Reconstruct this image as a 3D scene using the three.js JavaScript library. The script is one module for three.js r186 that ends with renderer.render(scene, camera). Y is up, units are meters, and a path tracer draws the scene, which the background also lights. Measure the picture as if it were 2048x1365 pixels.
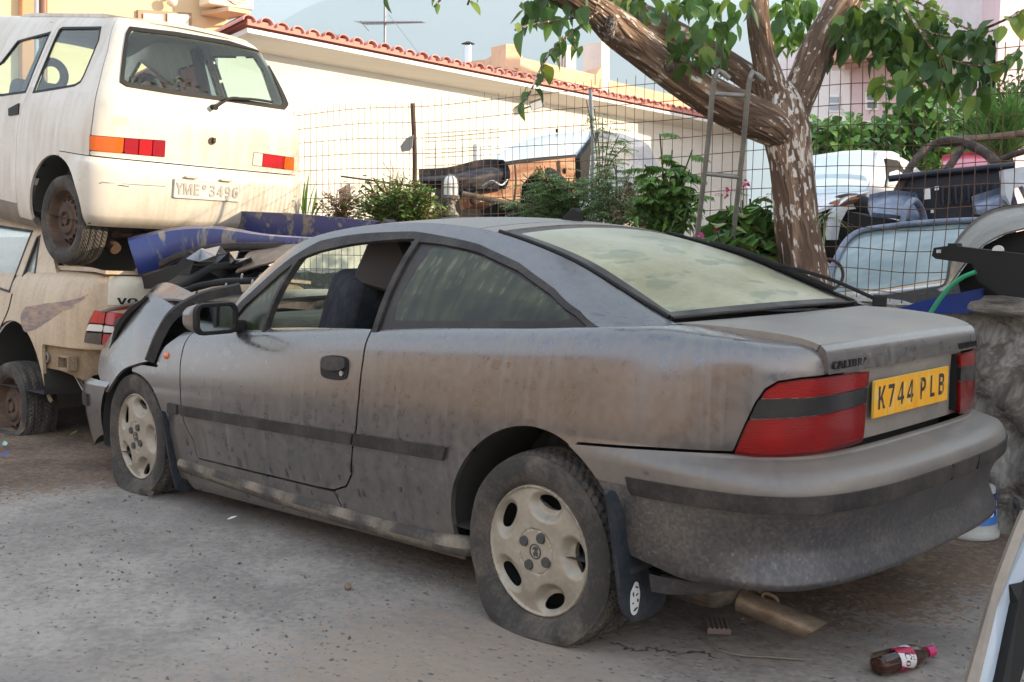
import * as THREE from 'three';
import { mergeGeometries, mergeVertices, toCreasedNormals } from 'three/addons/utils/BufferGeometryUtils.js';
import { RoundedBoxGeometry } from 'three/addons/geometries/RoundedBoxGeometry.js';
import { FontLoader } from 'three/addons/loaders/FontLoader.js';
import { TextGeometry } from 'three/addons/geometries/TextGeometry.js';

// ---------------------------------------------------------------- camera
const V3 = (x, y, z) => new THREE.Vector3(x, y, z);
const CAM = { pos: V3(2.2021, 1.2252, 3.169), yaw: -0.7744, pitch: -0.0997, roll: 0.0053, f: 2160.47, w: 2048, h: 1365 };
{
  const { yaw, pitch, roll } = CAM;
  CAM.fw = V3(Math.sin(yaw) * Math.cos(pitch), Math.sin(pitch), -Math.cos(yaw) * Math.cos(pitch));
  const r = V3(Math.cos(yaw), 0, Math.sin(yaw)), u = r.clone().cross(CAM.fw);
  CAM.r = r.clone().multiplyScalar(Math.cos(roll)).addScaledVector(u, Math.sin(roll));
  CAM.u = u.clone().multiplyScalar(Math.cos(roll)).addScaledVector(r, -Math.sin(roll));
}
const scene = new THREE.Scene();
const camera = new THREE.PerspectiveCamera(2 * Math.atan(CAM.h / 2 / CAM.f) * 180 / Math.PI, 2048 / 1365, 0.05, 9000);
camera.position.copy(CAM.pos);
camera.up.copy(CAM.u);
camera.lookAt(CAM.pos.clone().add(CAM.fw));
const renderer = new THREE.WebGLRenderer({ antialias: true });
renderer.setSize(1024, 682);
renderer.toneMapping = THREE.LinearToneMapping;
renderer.toneMappingExposure = 3.15;
renderer.shadowMap.enabled = true;

// ---------------------------------------------------------------- sky and sun
const SUN = V3(0.72, 0.27, -0.62).normalize();
{
  const w = 512, h = 256, data = new Float32Array(w * h * 4);
  const mixc = (a, b, t) => a.map((x, i) => x + (b[i] - x) * t);
  for (let j = 0; j < h; j++) for (let i = 0; i < w; i++) {
    const th = (0.5 - (j + 0.5) / h) * -Math.PI, ph = ((i + 0.5) / w - 0.5) * 2 * Math.PI;
    const d = V3(Math.cos(th) * Math.cos(ph), Math.sin(th), Math.cos(th) * Math.sin(ph));
    const e = Math.max(0, d.y), cs = d.dot(SUN), g = Math.pow(Math.max(0, cs), 3);
    const hor = mixc([0.93, 0.915, 0.905], [1.5, 1.26, 0.96], g), zen = [0.33, 0.425, 0.61];
    let c = mixc(hor, zen, Math.pow(e, 0.55));
    const halo = 0.9 * Math.pow(Math.max(0, cs), 24);
    c = [c[0] + halo, c[1] + halo * 0.85, c[2] + halo * 0.62];
    if (d.y < 0) c = mixc(hor, [0.3, 0.28, 0.26], Math.min(1, -d.y * 4));
    const k = (j * w + i) * 4;
    data[k] = c[0]; data[k + 1] = c[1]; data[k + 2] = c[2]; data[k + 3] = 1;
  }
  const t = new THREE.DataTexture(data, w, h, THREE.RGBAFormat, THREE.FloatType);
  t.mapping = THREE.EquirectangularReflectionMapping; t.magFilter = t.minFilter = THREE.LinearFilter; t.needsUpdate = true;
  scene.background = t; scene.environment = t;
}
const sun = new THREE.DirectionalLight(new THREE.Color(1, 0.81, 0.57), 3.2);
sun.position.copy(SUN).multiplyScalar(60); sun.target.position.set(-3, 0, -3); sun.castShadow = true;
sun.shadow.mapSize.set(2048, 2048);
Object.assign(sun.shadow.camera, { left: -30, right: 30, top: 30, bottom: -30, near: 1, far: 140 });
scene.add(sun, sun.target);
scene.fog = new THREE.FogExp2(new THREE.Color(0.72, 0.90, 1.0), 0.00075);

// ---------------------------------------------------------------- small maths
const clamp = (x, a = 0, b = 1) => Math.min(b, Math.max(a, x));
const lerp = (a, b, t) => a + (b - a) * t;
const sm = (a, b, x) => { const t = clamp((x - a) / (b - a)); return t * t * (3 - 2 * t); };
function rng(seed) { let a = seed >>> 0; return () => { a = (a + 0x6D2B79F5) | 0; let t = Math.imul(a ^ (a >>> 15), 1 | a); t = (t + Math.imul(t ^ (t >>> 7), 61 | t)) ^ t; return ((t ^ (t >>> 14)) >>> 0) / 4294967296; }; }
const PERM = new Uint16Array(4096), RNDV = new Float32Array(4096); { const r = rng(4242); for (let i = 0; i < 4096; i++) { PERM[i] = i; RNDV[i] = r(); } for (let i = 4095; i > 0; i--) { const k = Math.floor(r() * (i + 1)), t = PERM[i]; PERM[i] = PERM[k]; PERM[k] = t; } }
const hash = (x, y, s = 0) => RNDV[PERM[(x + PERM[(y + PERM[s & 4095]) & 4095]) & 4095]];
// value noise that repeats every p cells
function vn(x, y, p = 1024, s = 0) {
  const xi = Math.floor(x), yi = Math.floor(y), fx = x - xi, fy = y - yi;
  let x0 = xi % p, y0 = yi % p; if (x0 < 0) x0 += p; if (y0 < 0) y0 += p; let x1 = x0 + 1, y1 = y0 + 1; if (x1 >= p) x1 -= p; if (y1 >= p) y1 -= p;
  x0 |= 0; x1 |= 0; y0 |= 0; y1 |= 0;
  const u = fx * fx * (3 - 2 * fx), v = fy * fy * (3 - 2 * fy), q = PERM[s & 4095], r0 = PERM[(y0 + q) & 4095], r1 = PERM[(y1 + q) & 4095];
  const a = RNDV[PERM[(x0 + r0) & 4095]], b = RNDV[PERM[(x1 + r0) & 4095]], c = RNDV[PERM[(x0 + r1) & 4095]], d = RNDV[PERM[(x1 + r1) & 4095]];
  return a + (b - a) * u + (c - a + (a - b - c + d) * u) * v;
}
function fbm(x, y, oct = 4, p = 1024, s = 0) { let a = 0.5, r = 0, n = 0; for (let i = 0; i < oct; i++) { r += a * vn(x, y, p, s + i); n += a; a *= 0.5; x *= 2; y *= 2; p *= 2; } return r / n; }
// cubic through keys [[k, a, b, ...], ...]
function keyed(keys) {
  const n = keys.length, m = keys[0].length;
  const tan = keys.map((q, i) => { const a = keys[Math.max(0, i - 1)], b = keys[Math.min(n - 1, i + 1)]; const o = []; for (let k = 1; k < m; k++) o[k] = (b[k] - a[k]) / ((b[0] - a[0]) || 1); return o; });
  return x => {
    let i = 0; while (i < n - 2 && x > keys[i + 1][0]) i++;
    const a = keys[i], b = keys[i + 1], h = b[0] - a[0], o = [];
    if (x < a[0] || x > b[0]) { const e = x < a[0] ? i : i + 1; for (let k = 1; k < m; k++) o.push(keys[e][k] + tan[e][k] * (x - keys[e][0])); return o; }
    const t = (x - a[0]) / h, t2 = t * t, t3 = t2 * t;
    for (let k = 1; k < m; k++) o.push((2 * t3 - 3 * t2 + 1) * a[k] + (t3 - 2 * t2 + t) * h * tan[i][k] + (-2 * t3 + 3 * t2) * b[k] + (t3 - t2) * h * tan[i + 1][k]);
    return o;
  };
}
function crv(pts, n = 8, closed = false) { // smooth 2-D or 3-D polyline through points
  const P = pts.map(p => V3(p[0], p[1], p[2] || 0));
  return new THREE.CatmullRomCurve3(P, closed, 'centripetal').getPoints(n * pts.length);
}
const smoothPoly = (pts, n = 6, closed = true) => crv(pts, n, closed).map(p => [p.x, p.y]);

// photograph pixel -> direction, and -> parameters on a surface
const rayOf = (px, py) => CAM.fw.clone().addScaledVector(CAM.r, (px - CAM.w / 2) / CAM.f).addScaledVector(CAM.u, -(py - CAM.h / 2) / CAM.f);
const onPlane = (px, py, axis, val) => { const d = rayOf(px, py), t = (val - CAM.pos[axis]) / d[axis]; return CAM.pos.clone().addScaledVector(d, t); };
const atDepth = (px, py, dep) => CAM.pos.clone().addScaledVector(rayOf(px, py), dep);
const toPx = P => { const d = P.clone().sub(CAM.pos), z = d.dot(CAM.fw); return [CAM.w / 2 + CAM.f * d.dot(CAM.r) / z, CAM.h / 2 - CAM.f * d.dot(CAM.u) / z, z]; };
function onSurf(S, px, py, u, v, M) {
  const at = (a, b) => { const p = S(a, b); if (M) p.applyMatrix4(M); return toPx(p); };
  for (let i = 0; i < 25; i++) {
    const q = at(u, v), e = 1e-4, a = at(u + e, v), b = at(u, v + e);
    const a0 = (a[0] - q[0]) / e, a1 = (a[1] - q[1]) / e, b0 = (b[0] - q[0]) / e, b1 = (b[1] - q[1]) / e;
    const rx = px - q[0], ry = py - q[1], det = a0 * b1 - a1 * b0;
    if (Math.abs(rx) + Math.abs(ry) < 0.05 || Math.abs(det) < 1e-3) break;
    u += clamp((rx * b1 - ry * b0) / det, -0.1, 0.1); v += clamp((ry * a0 - rx * a1) / det, -0.1, 0.1);
  }
  return [u, v];
}
const pxPoly = (S, list, u, v, M) => { const u0 = u; return list.map(([x, y]) => {
  const err = r => { const p = S(r[0], r[1]); if (M) p.applyMatrix4(M); const q = toPx(p); const e = Math.hypot(q[0] - x, q[1] - y); return Number.isFinite(e) ? e : 1e9; };
  let best = onSurf(S, x, y, u, v, M), be = err(best);
  if (be > 0.6) for (let k = -6; k <= 6 && be > 0.6; k++) for (const dv of [0, -0.08, 0.08]) { const r = onSurf(S, x, y, u + k * 0.08, v + dv, M), e = err(r); if (e < be - 0.3) { best = r; be = e; } }
  if (be < 6) { u = best[0]; v = best[1]; }
  return best;
}); };

// signed distance to a polygon (negative inside)
function polySDF(pts) {
  const n = pts.length;
  const f = (x, y) => {
    let d = 1e9, s = 1;
    for (let i = 0, j = n - 1; i < n; j = i++) {
      const ex = pts[j][0] - pts[i][0], ey = pts[j][1] - pts[i][1], wx = x - pts[i][0], wy = y - pts[i][1];
      const t = clamp((wx * ex + wy * ey) / (ex * ex + ey * ey || 1e-12)), bx = wx - ex * t, by = wy - ey * t;
      d = Math.min(d, bx * bx + by * by);
      const c1 = y >= pts[i][1], c2 = y < pts[j][1], c3 = ex * wy > ey * wx;
      if ((c1 && c2 && c3) || (!c1 && !c2 && !c3)) s = -s;
    }
    return s * Math.sqrt(d);
  };
  f.box = pts.reduce((b, p) => [Math.min(b[0], p[0]), Math.max(b[1], p[0]), Math.min(b[2], p[1]), Math.max(b[3], p[1])], [1e9, -1e9, 1e9, -1e9]);
  return f;
}
const circSDF = (cx, cy, r) => (x, y) => Math.hypot(x - cx, y - cy) - r;

// a trimmed piece of the surface S(u, v): everything where f(u, v) < 0, with an edge turned inwards by th
function patch(S, { box, f = () => -1, res = 0.02, th = 0.01, lift = 0, gap = 0, resv, mir = false, crease, uvf }) {
  const [u0, u1, v0, v1] = box, nu = Math.max(2, Math.round((u1 - u0) / res)), nv = Math.max(2, Math.round((v1 - v0) / (resv || res)));
  const F = (u, v) => f(u, v) + gap;
  const pos = [], nor = [], uvs = [], idx = [], id = new Map();
  const e = 1e-3, a = V3(), b = V3(), nn = V3();
  const N = (u, v) => { a.copy(S(u + e, v)).sub(S(u - e, v)); b.copy(S(u, v + e)).sub(S(u, v - e)); return nn.crossVectors(a, b).normalize().clone(); };
  const vert = (key, u, v) => {
    let k = id.get(key); if (k !== undefined) return k;
    const n = N(u, v), p = S(u, v).addScaledVector(n, lift);
    k = pos.length / 3; pos.push(p.x, p.y, p.z); nor.push(n.x, n.y, n.z); const q = uvf ? uvf(u, v) : [u, v]; uvs.push(q[0], q[1]); id.set(key, k); return k;
  };
  const G = []; for (let j = 0; j <= nv; j++) for (let i = 0; i <= nu; i++) G.push(F(lerp(u0, u1, i / nu), lerp(v0, v1, j / nv)));
  const uv = k => [lerp(u0, u1, (k % (nu + 1)) / nu), lerp(v0, v1, Math.floor(k / (nu + 1)) / nv)];
  const cut = (p, q) => {
    if (p > q) [p, q] = [q, p];
    const A = uv(p), B = uv(q); let lo = 0, hi = 1, fl = G[p], fh = G[q], t = fl / (fl - fh);
    for (let k = 0; k < 3; k++) { const fm = F(lerp(A[0], B[0], t), lerp(A[1], B[1], t)); if (fm * fl > 0) { lo = t; fl = fm; } else { hi = t; fh = fm; } t = lo + (hi - lo) * (fl / ((fl - fh) || 1e-9)); }
    t = clamp(t, 0.001, 0.999);
    return vert('e' + p + '_' + q, lerp(A[0], B[0], t), lerp(A[1], B[1], t));
  };
  const gv = k => vert(k, ...uv(k));
  const tri = (p, q, r) => {
    const s = [p, q, r], ins = s.map(k => G[k] < 0), c = ins.filter(Boolean).length;
    if (c === 0) return;
    if (c === 3) { idx.push(gv(p), gv(q), gv(r)); return; }
    const i = c === 1 ? ins.indexOf(true) : ins.indexOf(false), A = s[i], B = s[(i + 1) % 3], C = s[(i + 2) % 3], x = cut(A, B), y = cut(A, C);
    if (c === 1) idx.push(gv(A), x, y); else idx.push(x, gv(B), gv(C), x, gv(C), y);
  };
  for (let j = 0; j < nv; j++) for (let i = 0; i < nu; i++) {
    const k = j * (nu + 1) + i, l = k + 1, m = k + nu + 1, n = m + 1;
    if ((i + j) & 1) { tri(k, l, m); tri(l, n, m); } else { tri(k, l, n); tri(k, n, m); }
  }
  if (th) {
    const cnt = new Map();
    for (let t = 0; t < idx.length; t += 3) for (let q = 0; q < 3; q++) { const A = idx[t + q], B = idx[t + (q + 1) % 3], k = A < B ? A + '_' + B : B + '_' + A; if (cnt.has(k)) cnt.set(k, null); else cnt.set(k, [A, B]); }
    for (const ed of cnt.values()) if (ed) {
      const [A, B] = ed, P = k => V3(pos[3 * k], pos[3 * k + 1], pos[3 * k + 2]), Nn = k => V3(nor[3 * k], nor[3 * k + 1], nor[3 * k + 2]);
      const pa = P(A), pb = P(B), qa = pa.clone().addScaledVector(Nn(A), -th), qb = pb.clone().addScaledVector(Nn(B), -th);
      const fn = pb.clone().sub(pa).cross(qa.clone().sub(pa)).normalize().negate(), s = pos.length / 3;
      for (const [p, k] of [[pa, A], [pb, B], [qb, B], [qa, A]]) { pos.push(p.x, p.y, p.z); nor.push(fn.x, fn.y, fn.z); uvs.push(uvs[2 * k], uvs[2 * k + 1]); }
      idx.push(s, s + 3, s + 2, s, s + 2, s + 1);
    }
  }
  if (mir) { for (let k = 2; k < pos.length; k += 3) { pos[k] *= -1; nor[k] *= -1; } for (let t = 0; t < idx.length; t += 3) { const x = idx[t]; idx[t] = idx[t + 1]; idx[t + 1] = x; } }
  return geo(pos, nor, uvs, idx);
}
function geo(pos, nor, uvs, idx) {
  const g = new THREE.BufferGeometry();
  g.setAttribute('position', new THREE.Float32BufferAttribute(pos, 3));
  if (uvs) g.setAttribute('uv', new THREE.Float32BufferAttribute(uvs, 2));
  if (idx) g.setIndex(idx);
  if (nor) g.setAttribute('normal', new THREE.Float32BufferAttribute(nor, 3)); else g.computeVertexNormals();
  return g;
}
const bbox = (fs, pad = 0.03) => fs.map(f => f.box || f).reduce((b, q) => [Math.min(b[0], q[0] - pad), Math.max(b[1], q[1] + pad), Math.min(b[2], q[2] - pad), Math.max(b[3], q[3] + pad)], [1e9, -1e9, 1e9, -1e9]);

// merge geometries of any sort
function merge(list) {
  return mergeGeometries(list.map(g => { let h = g.index ? g.toNonIndexed() : g; if (h === g) h = g.clone(); for (const k of Object.keys(h.attributes)) if (!['position', 'normal', 'uv'].includes(k)) h.deleteAttribute(k); if (!h.attributes.uv) h.setAttribute('uv', new THREE.Float32BufferAttribute(new Float32Array(h.attributes.position.count * 2), 2)); return h; }));
}
const tr = (g, x = 0, y = 0, z = 0, rx = 0, ry = 0, rz = 0) => g.applyMatrix4(new THREE.Matrix4().compose(V3(x, y, z), new THREE.Quaternion().setFromEuler(new THREE.Euler(rx, ry, rz)), V3(1, 1, 1)));
const box = (w, h, d, x = 0, y = 0, z = 0, r = 0, ry = 0, rx = 0, rz = 0) => { const g = r ? new RoundedBoxGeometry(w, h, d, 2, r) : new THREE.BoxGeometry(w, h, d); return tr(g, x, y, z, rx, ry, rz); };
function bar(a, b, r, r2 = r, seg = 8) { // round bar between two points
  const A = a.isVector3 ? a : V3(...a), B = b.isVector3 ? b : V3(...b), L = A.distanceTo(B), g = new THREE.CylinderGeometry(r2, r, L, seg);
  g.translate(0, L / 2, 0); g.applyQuaternion(new THREE.Quaternion().setFromUnitVectors(V3(0, 1, 0), B.clone().sub(A).normalize())); g.translate(A.x, A.y, A.z); return g;
}
function tube(pts, r, seg = 32, rs = 8, closed = false) { const C = new THREE.CatmullRomCurve3(pts.map(p => p.isVector3 ? p : V3(...p)), closed, 'centripetal'), g = new THREE.TubeGeometry(C, seg, r, rs, closed), L = C.getLength(), w = g.attributes.uv; for (let i = 0; i < w.count; i++) w.setXY(i, w.getX(i) * L, w.getY(i) * 6.28 * r); return g; }
// sweep a flat cross-section [[a, b], ...] (closed) along points; a = sideways, b = up
function sweep(pts, sec, { seg = 40, up = V3(0, 1, 0), closedSec = true, scale, caps = true, twist } = {}) {
  const C = new THREE.CatmullRomCurve3(pts.map(p => p.isVector3 ? p : V3(...p)), false, 'centripetal'), pos = [], uvs = [], idx = [], n = sec.length;
  const L = C.getLength();
  for (let i = 0; i <= seg; i++) {
    const t = i / seg, p = C.getPointAt(t), T = C.getTangentAt(t), s = scale ? scale(t) : 1;
    let U = (typeof up === 'function' ? up(t) : up).clone(); const X = T.clone().cross(U).normalize(), Y = X.clone().cross(T).normalize();
    if (twist) { const a = twist(t), x = X.clone(), y = Y.clone(); X.copy(x).multiplyScalar(Math.cos(a)).addScaledVector(y, Math.sin(a)); Y.copy(y).multiplyScalar(Math.cos(a)).addScaledVector(x, -Math.sin(a)); }
    for (let k = 0; k <= n; k++) { const [a, b] = sec[k % n], q = p.clone().addScaledVector(X, a * s).addScaledVector(Y, b * s); pos.push(q.x, q.y, q.z); uvs.push(t * L, k / n * 0.2); }
  }
  for (let i = 0; i < seg; i++) for (let k = 0; k < n - (closedSec ? 0 : 1); k++) { const a = i * (n + 1) + k, b = a + 1, c = a + n + 1, d = c + 1; idx.push(a, b, c, b, d, c); }
  let g = geo(pos, null, uvs, idx);
  if (caps && closedSec) {
    const sh = THREE.ShapeUtils.triangulateShape(sec.map(s => new THREE.Vector2(...s)), []), add = [], base = seg * (n + 1);
    for (const [x, y, z] of sh) add.push(x, z, y, base + x, base + y, base + z);
    g.setIndex([...idx, ...add]);
  }
  return toCreasedNormals(g, 0.6);
}
const rsec = (w, h, r, n = 3) => { const o = [], c = [[w / 2 - r, h / 2 - r, 0], [-w / 2 + r, h / 2 - r, 1], [-w / 2 + r, -h / 2 + r, 2], [w / 2 - r, -h / 2 + r, 3]]; for (const [x, y, q] of c) for (let i = 0; i <= n; i++) { const a = (q + i / n) * Math.PI / 2; o.push([x + r * Math.cos(a), y + r * Math.sin(a)]); } return o; };
function extr(pts, depth, bevel = 0, bs = 1) { const s = new THREE.Shape(pts.map(p => new THREE.Vector2(p[0], p[1]))); return new THREE.ExtrudeGeometry(s, { depth, bevelEnabled: bevel > 0, bevelSize: bevel, bevelThickness: bevel, bevelSegments: bs, curveSegments: 8 }); }
function warp(g, fn) { const p = g.attributes.position, v = V3(); for (let i = 0; i < p.count; i++) { v.fromBufferAttribute(p, i); fn(v); p.setXYZ(i, v.x, v.y, v.z); } g.computeVertexNormals(); return g; }

// ---------------------------------------------------------------- objects
const names = new Map();
function numbered(n) { const k = names.get(n) || 0; names.set(n, k + 1); return k ? n + '_' + String(k).padStart(3, '0') : n; }
function shade(o) { o.castShadow = o.receiveShadow = true; return o; }
function thing(name, label, category, group, at) { const o = new THREE.Group(); o.name = numbered(name); o.userData = { label, category }; if (group) o.userData.group = group; if (at) o.position.set(...at); scene.add(o); return o; }
function solo(name, label, category, g, m, group) { const o = shade(new THREE.Mesh(g, m)); o.name = numbered(name); o.userData = { label, category }; if (group) o.userData.group = group; scene.add(o); return o; }
function struct(name, g, m) { const o = shade(new THREE.Mesh(g, m)); o.name = numbered(name); o.userData = { kind: 'structure' }; scene.add(o); return o; }
function part(parent, name, g, m, label) { const o = shade(new THREE.Mesh(Array.isArray(g) ? merge(g) : g, m)); o.name = name; if (label) o.userData.label = label; parent.add(o); return o; }

// ---------------------------------------------------------------- textures
function tex(w, h, fn, { srgb = true, rep = [1, 1] } = {}) {
  const d = new Uint8Array(w * h * 4);
  for (let j = 0; j < h; j++) for (let i = 0; i < w; i++) { const c = fn((i + 0.5) / w, (j + 0.5) / h, i, j), k = (j * w + i) * 4; const q = typeof c === 'number' ? [c, c, c] : c; d[k] = clamp(q[0]) * 255; d[k + 1] = clamp(q[1]) * 255; d[k + 2] = clamp(q[2]) * 255; d[k + 3] = 255; }
  const t = new THREE.DataTexture(d, w, h); t.wrapS = t.wrapT = THREE.RepeatWrapping; t.magFilter = THREE.LinearFilter; t.minFilter = THREE.LinearMipmapLinearFilter; t.generateMipmaps = true;
  if (srgb) t.colorSpace = THREE.SRGBColorSpace; t.repeat.set(...rep); t.needsUpdate = true; return t;
}
const mix3 = (a, b, t) => [lerp(a[0], b[0], t), lerp(a[1], b[1], t), lerp(a[2], b[2], t)];
const M = (color, rough = 0.6, o = {}) => new THREE.MeshStandardMaterial({ color: Array.isArray(color) ? new THREE.Color().setRGB(...color) : color, roughness: rough, side: THREE.DoubleSide, ...o });
const P = (color, rough = 0.6, o = {}) => new THREE.MeshPhysicalMaterial({ color: Array.isArray(color) ? new THREE.Color().setRGB(...color) : color, roughness: rough, side: THREE.DoubleSide, ...o });
// slab: a flat or bent sheet from photograph pixels with a depth for each corner, with thickness
function slab(list, th, bend = 0) { // list: [px, py, Vector3]
  const c2 = list.map(q => new THREE.Vector2(q[0], -q[1])), tri = THREE.ShapeUtils.triangulateShape(c2, []), P3 = list.map(q => q[2]);
  const n = V3(0, 0, 0); for (let i = 0; i < P3.length; i++) { const a = P3[i], b = P3[(i + 1) % P3.length]; n.add(V3((a.y - b.y) * (a.z + b.z), (a.z - b.z) * (a.x + b.x), (a.x - b.x) * (a.y + b.y))); }
  n.normalize(); if (n.dot(CAM.fw) > 0) n.negate();
  const Q3 = P3.map(p => p.clone().addScaledVector(n, -th)), pos = [], uvs = [], t3 = (a, b, c) => { for (const p of [a, b, c]) { pos.push(p.x, p.y, p.z); uvs.push(p.x, p.y); } };
  for (const [a, b, c] of tri) { t3(P3[a], P3[b], P3[c]); t3(Q3[a], Q3[c], Q3[b]); }
  for (let i = 0; i < P3.length; i++) { const j = (i + 1) % P3.length; t3(P3[i], Q3[i], P3[j]); t3(P3[j], Q3[i], Q3[j]); }
  const g = geo(pos, null, uvs); return g;
}
const zSlab = (l, z, th) => slab(l.map(([x, y, zz]) => [x, y, onPlane(x, y, 'z', zz ?? z)]), th);
const dSlab = (l, d, th) => slab(l.map(([x, y, dd]) => [x, y, atDepth(x, y, dd ?? d)]), th);
const xSlab = (l, xx, th) => slab(l.map(([x, y, dd]) => [x, y, onPlane(x, y, 'x', dd ?? xx)]), th);
// a gently curved sheet from a net of pixels: rows of [px, py, value] on planes of one axis
function net(rows, axis, { res = 0.08, th = 0.01, uv = [1, 1] } = {}) {
  const c = rows.map(r => new THREE.CatmullRomCurve3(r.map(([x, y, v]) => axis === 'd' ? atDepth(x, y, v) : onPlane(x, y, axis, v)), false, 'centripetal'));
  const S = (u, v) => new THREE.CatmullRomCurve3(c.map(q => q.getPoint(clamp(u))), false, 'centripetal').getPoint(clamp(v));
  return patch(S, { box: [0.002, 0.998, 0.002, 0.998], res, th, uvf: (u, v) => [u * uv[0], v * uv[1]] });
}
// ---------------------------------------------------------------- materials shared by the cars
const spots = (n, seed, rmin, rmax, W, H) => { const R = rng(seed), l = []; for (let i = 0; i < n; i++) l.push([R() * W, R() * H, rmin + (rmax - rmin) * R() ** 2, R()]); return l; };
// rasterised field of soft blots
function blots(w, h, W, H, list, soft = 0.35, ax = 1) {
  const a = new Float32Array(w * h);
  for (const [x, y, r, s] of list) {
    const px = x / W * w, py = y / H * h, rx = r / W * w, ry = r * ax / H * h;
    for (let j = Math.floor(py - ry * 1.3); j <= py + ry * 1.3; j++) for (let i = Math.floor(px - rx * 1.3); i <= px + rx * 1.3; i++) {
      const q = Math.hypot((i - px) / rx, (j - py) / ry) + (vn(i * 0.35, j * 0.35, 4096, 7) - 0.5) * 0.5, v = 1 - sm(1 - soft, 1, q);
      if (v <= 0) continue; const k = (((j % h) + h) % h) * w + (((i % w) + w) % w); a[k] = Math.max(a[k], v * (0.5 + 0.5 * s));
    }
  }
  return a;
}
const S1 = [1536, 640]; // side paint: 3 m x 1.25 m
const sideSpots = blots(...S1, 3, 1.25, spots(150, 11, 0.004, 0.022, 3, 0.35).map(q => [q[0], q[1] + 0.12, q[2], q[3]]), 0.5, 1.5);
const upSpots = blots(...S1, 3, 1.25, spots(120, 12, 0.008, 0.034, 3, 0.3).map(q => [q[0], q[1] + 0.8, q[2], q[3]]), 0.4, 0.7);
const splash = blots(...S1, 3, 1.25, spots(420, 13, 0.0015, 0.006, 3, 0.4).map(q => [q[0], q[1] + 0.1, q[2], q[3]]), 0.6, 0.8);
const sidePaint = [0.40, 0.395, 0.41], sideDust = [0.495, 0.46, 0.415];
const sideAmt = (u, v, i, j) => {
  const x = u * 3, y = v * 1.25;
  const big = fbm(x * 1.6, y * 2.2, 4, 4.8, 3), str = fbm(x * 26, y * 1.6, 3, 78, 5), fine = fbm(x * 55, y * 55, 2, 165, 6);
  const drip = sm(0.60, 0.68, fbm(x * 48, y * 1.1 + 3, 3, 144, 9)) * sm(0.42, 0.62, fbm(x * 3, y * 3 + 7, 3, 9, 10)); let a = 0.36 + 0.26 * (big - 0.5) + 0.28 * (str - 0.5) + 0.5 * (fine - 0.5) + 0.22 * drip;
  a += 0.30 * sm(0.62, 0.2, y) * (0.4 + str);
  const k = j * S1[0] + i;
  a -= 0.6 * sideSpots[k] * sm(0.5, 0.4, y); a -= 0.4 * upSpots[k];
  return clamp(a, 0, 1);
};
const T_side = tex(...S1, (u, v, i, j) => { const a = sideAmt(u, v, i, j), s = splash[j * S1[0] + i] * 0.45; let c = mix3(sidePaint, sideDust, a * 0.85); return mix3(c, [0.70, 0.66, 0.6], s); }, { rep: [1 / 3, 1 / 1.25] });
const T_sideR = tex(S1[0] / 2, S1[1] / 2, (u, v, i, j) => { const a = sideAmt(u, v, i * 2, j * 2); return [1, lerp(0.20, 0.58, a), lerp(0.92, 0.30, a)]; }, { srgb: false, rep: [1 / 3, 1 / 1.25] });
const m_side = P(0xffffff, 1, { map: T_side, roughnessMap: T_sideR, metalnessMap: T_sideR, metalness: 1, clearcoat: 0.7, clearcoatRoughness: 0.16 });
// roof and boot lid: thick dust with drop marks
const S2 = [1024, 1024];
const drops = blots(...S2, 1.6, 1.6, spots(90, 21, 0.006, 0.03, 1.6, 1.6), 0.6, 0.55);
const topAmt = (u, v, i, j) => { const x = u * 1.6, y = v * 1.6; return clamp(0.66 + 0.6 * (fbm(x * 3.75, y * 3.75, 5, 6, 22) - 0.5) + 0.22 * (fbm(x * 60, y * 60, 2, 96, 23) - 0.5) - 0.5 * drops[j * S2[0] + i]); };
const T_top = tex(...S2, (u, v, i, j) => mix3(sidePaint, [0.60, 0.56, 0.50], topAmt(u, v, i, j)), { rep: [1 / 1.6, 1 / 1.6] });
const T_topR = tex(512, 512, (u, v, i, j) => { const a = topAmt(u, v, i * 2, j * 2); return [1, lerp(0.34, 0.66, a), lerp(0.55, 0.05, a)]; }, { srgb: false, rep: [1 / 1.6, 1 / 1.6] });
const m_top = P(0xffffff, 1, { map: T_top, roughnessMap: T_topR, metalnessMap: T_topR, metalness: 1, clearcoat: 0.15, clearcoatRoughness: 0.4 });
const m_bumpTop = P([0.62, 0.61, 0.61], 1, { map: T_top, roughnessMap: T_topR, metalnessMap: T_topR, metalness: 1, clearcoat: 0.4, clearcoatRoughness: 0.28 });
// lower rear bumper: dark paint speckled with dry mud
const bspk = blots(1024, 512, 2, 1, spots(2600, 31, 0.0012, 0.006, 2, 1), 0.5, 1);
const bstk = blots(1024, 512, 2, 1, spots(150, 32, 0.008, 0.028, 2, 1), 0.6, 0.1);
const T_bump = tex(1024, 512, (u, v, i, j) => { const x = u * 2, y = v, n = fbm(x * 4, y * 4, 4, 8, 33), s = fbm(x * 120, y * 120, 2, 240, 34); const up = sm(0.5, 0.6, y); let c = mix3([0.25, 0.245, 0.255], [0.46, 0.43, 0.39], clamp(0.22 + up * 0.3 + (n - 0.5) * 1.4 + up * 0.1 + (s - 0.5) * 0.7)); return mix3(c, [0.66, 0.63, 0.59], Math.max(bspk[j * 1024 + i] * 0.32 * (0.4 + n), bstk[j * 1024 + i] * 0.5) * (1 - up * 0.7)); }, { rep: [0.5, 1] });
const m_bump = P(0xffffff, 0.5, { map: T_bump, metalness: 0.35, clearcoat: 0.2, clearcoatRoughness: 0.3 });
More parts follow.
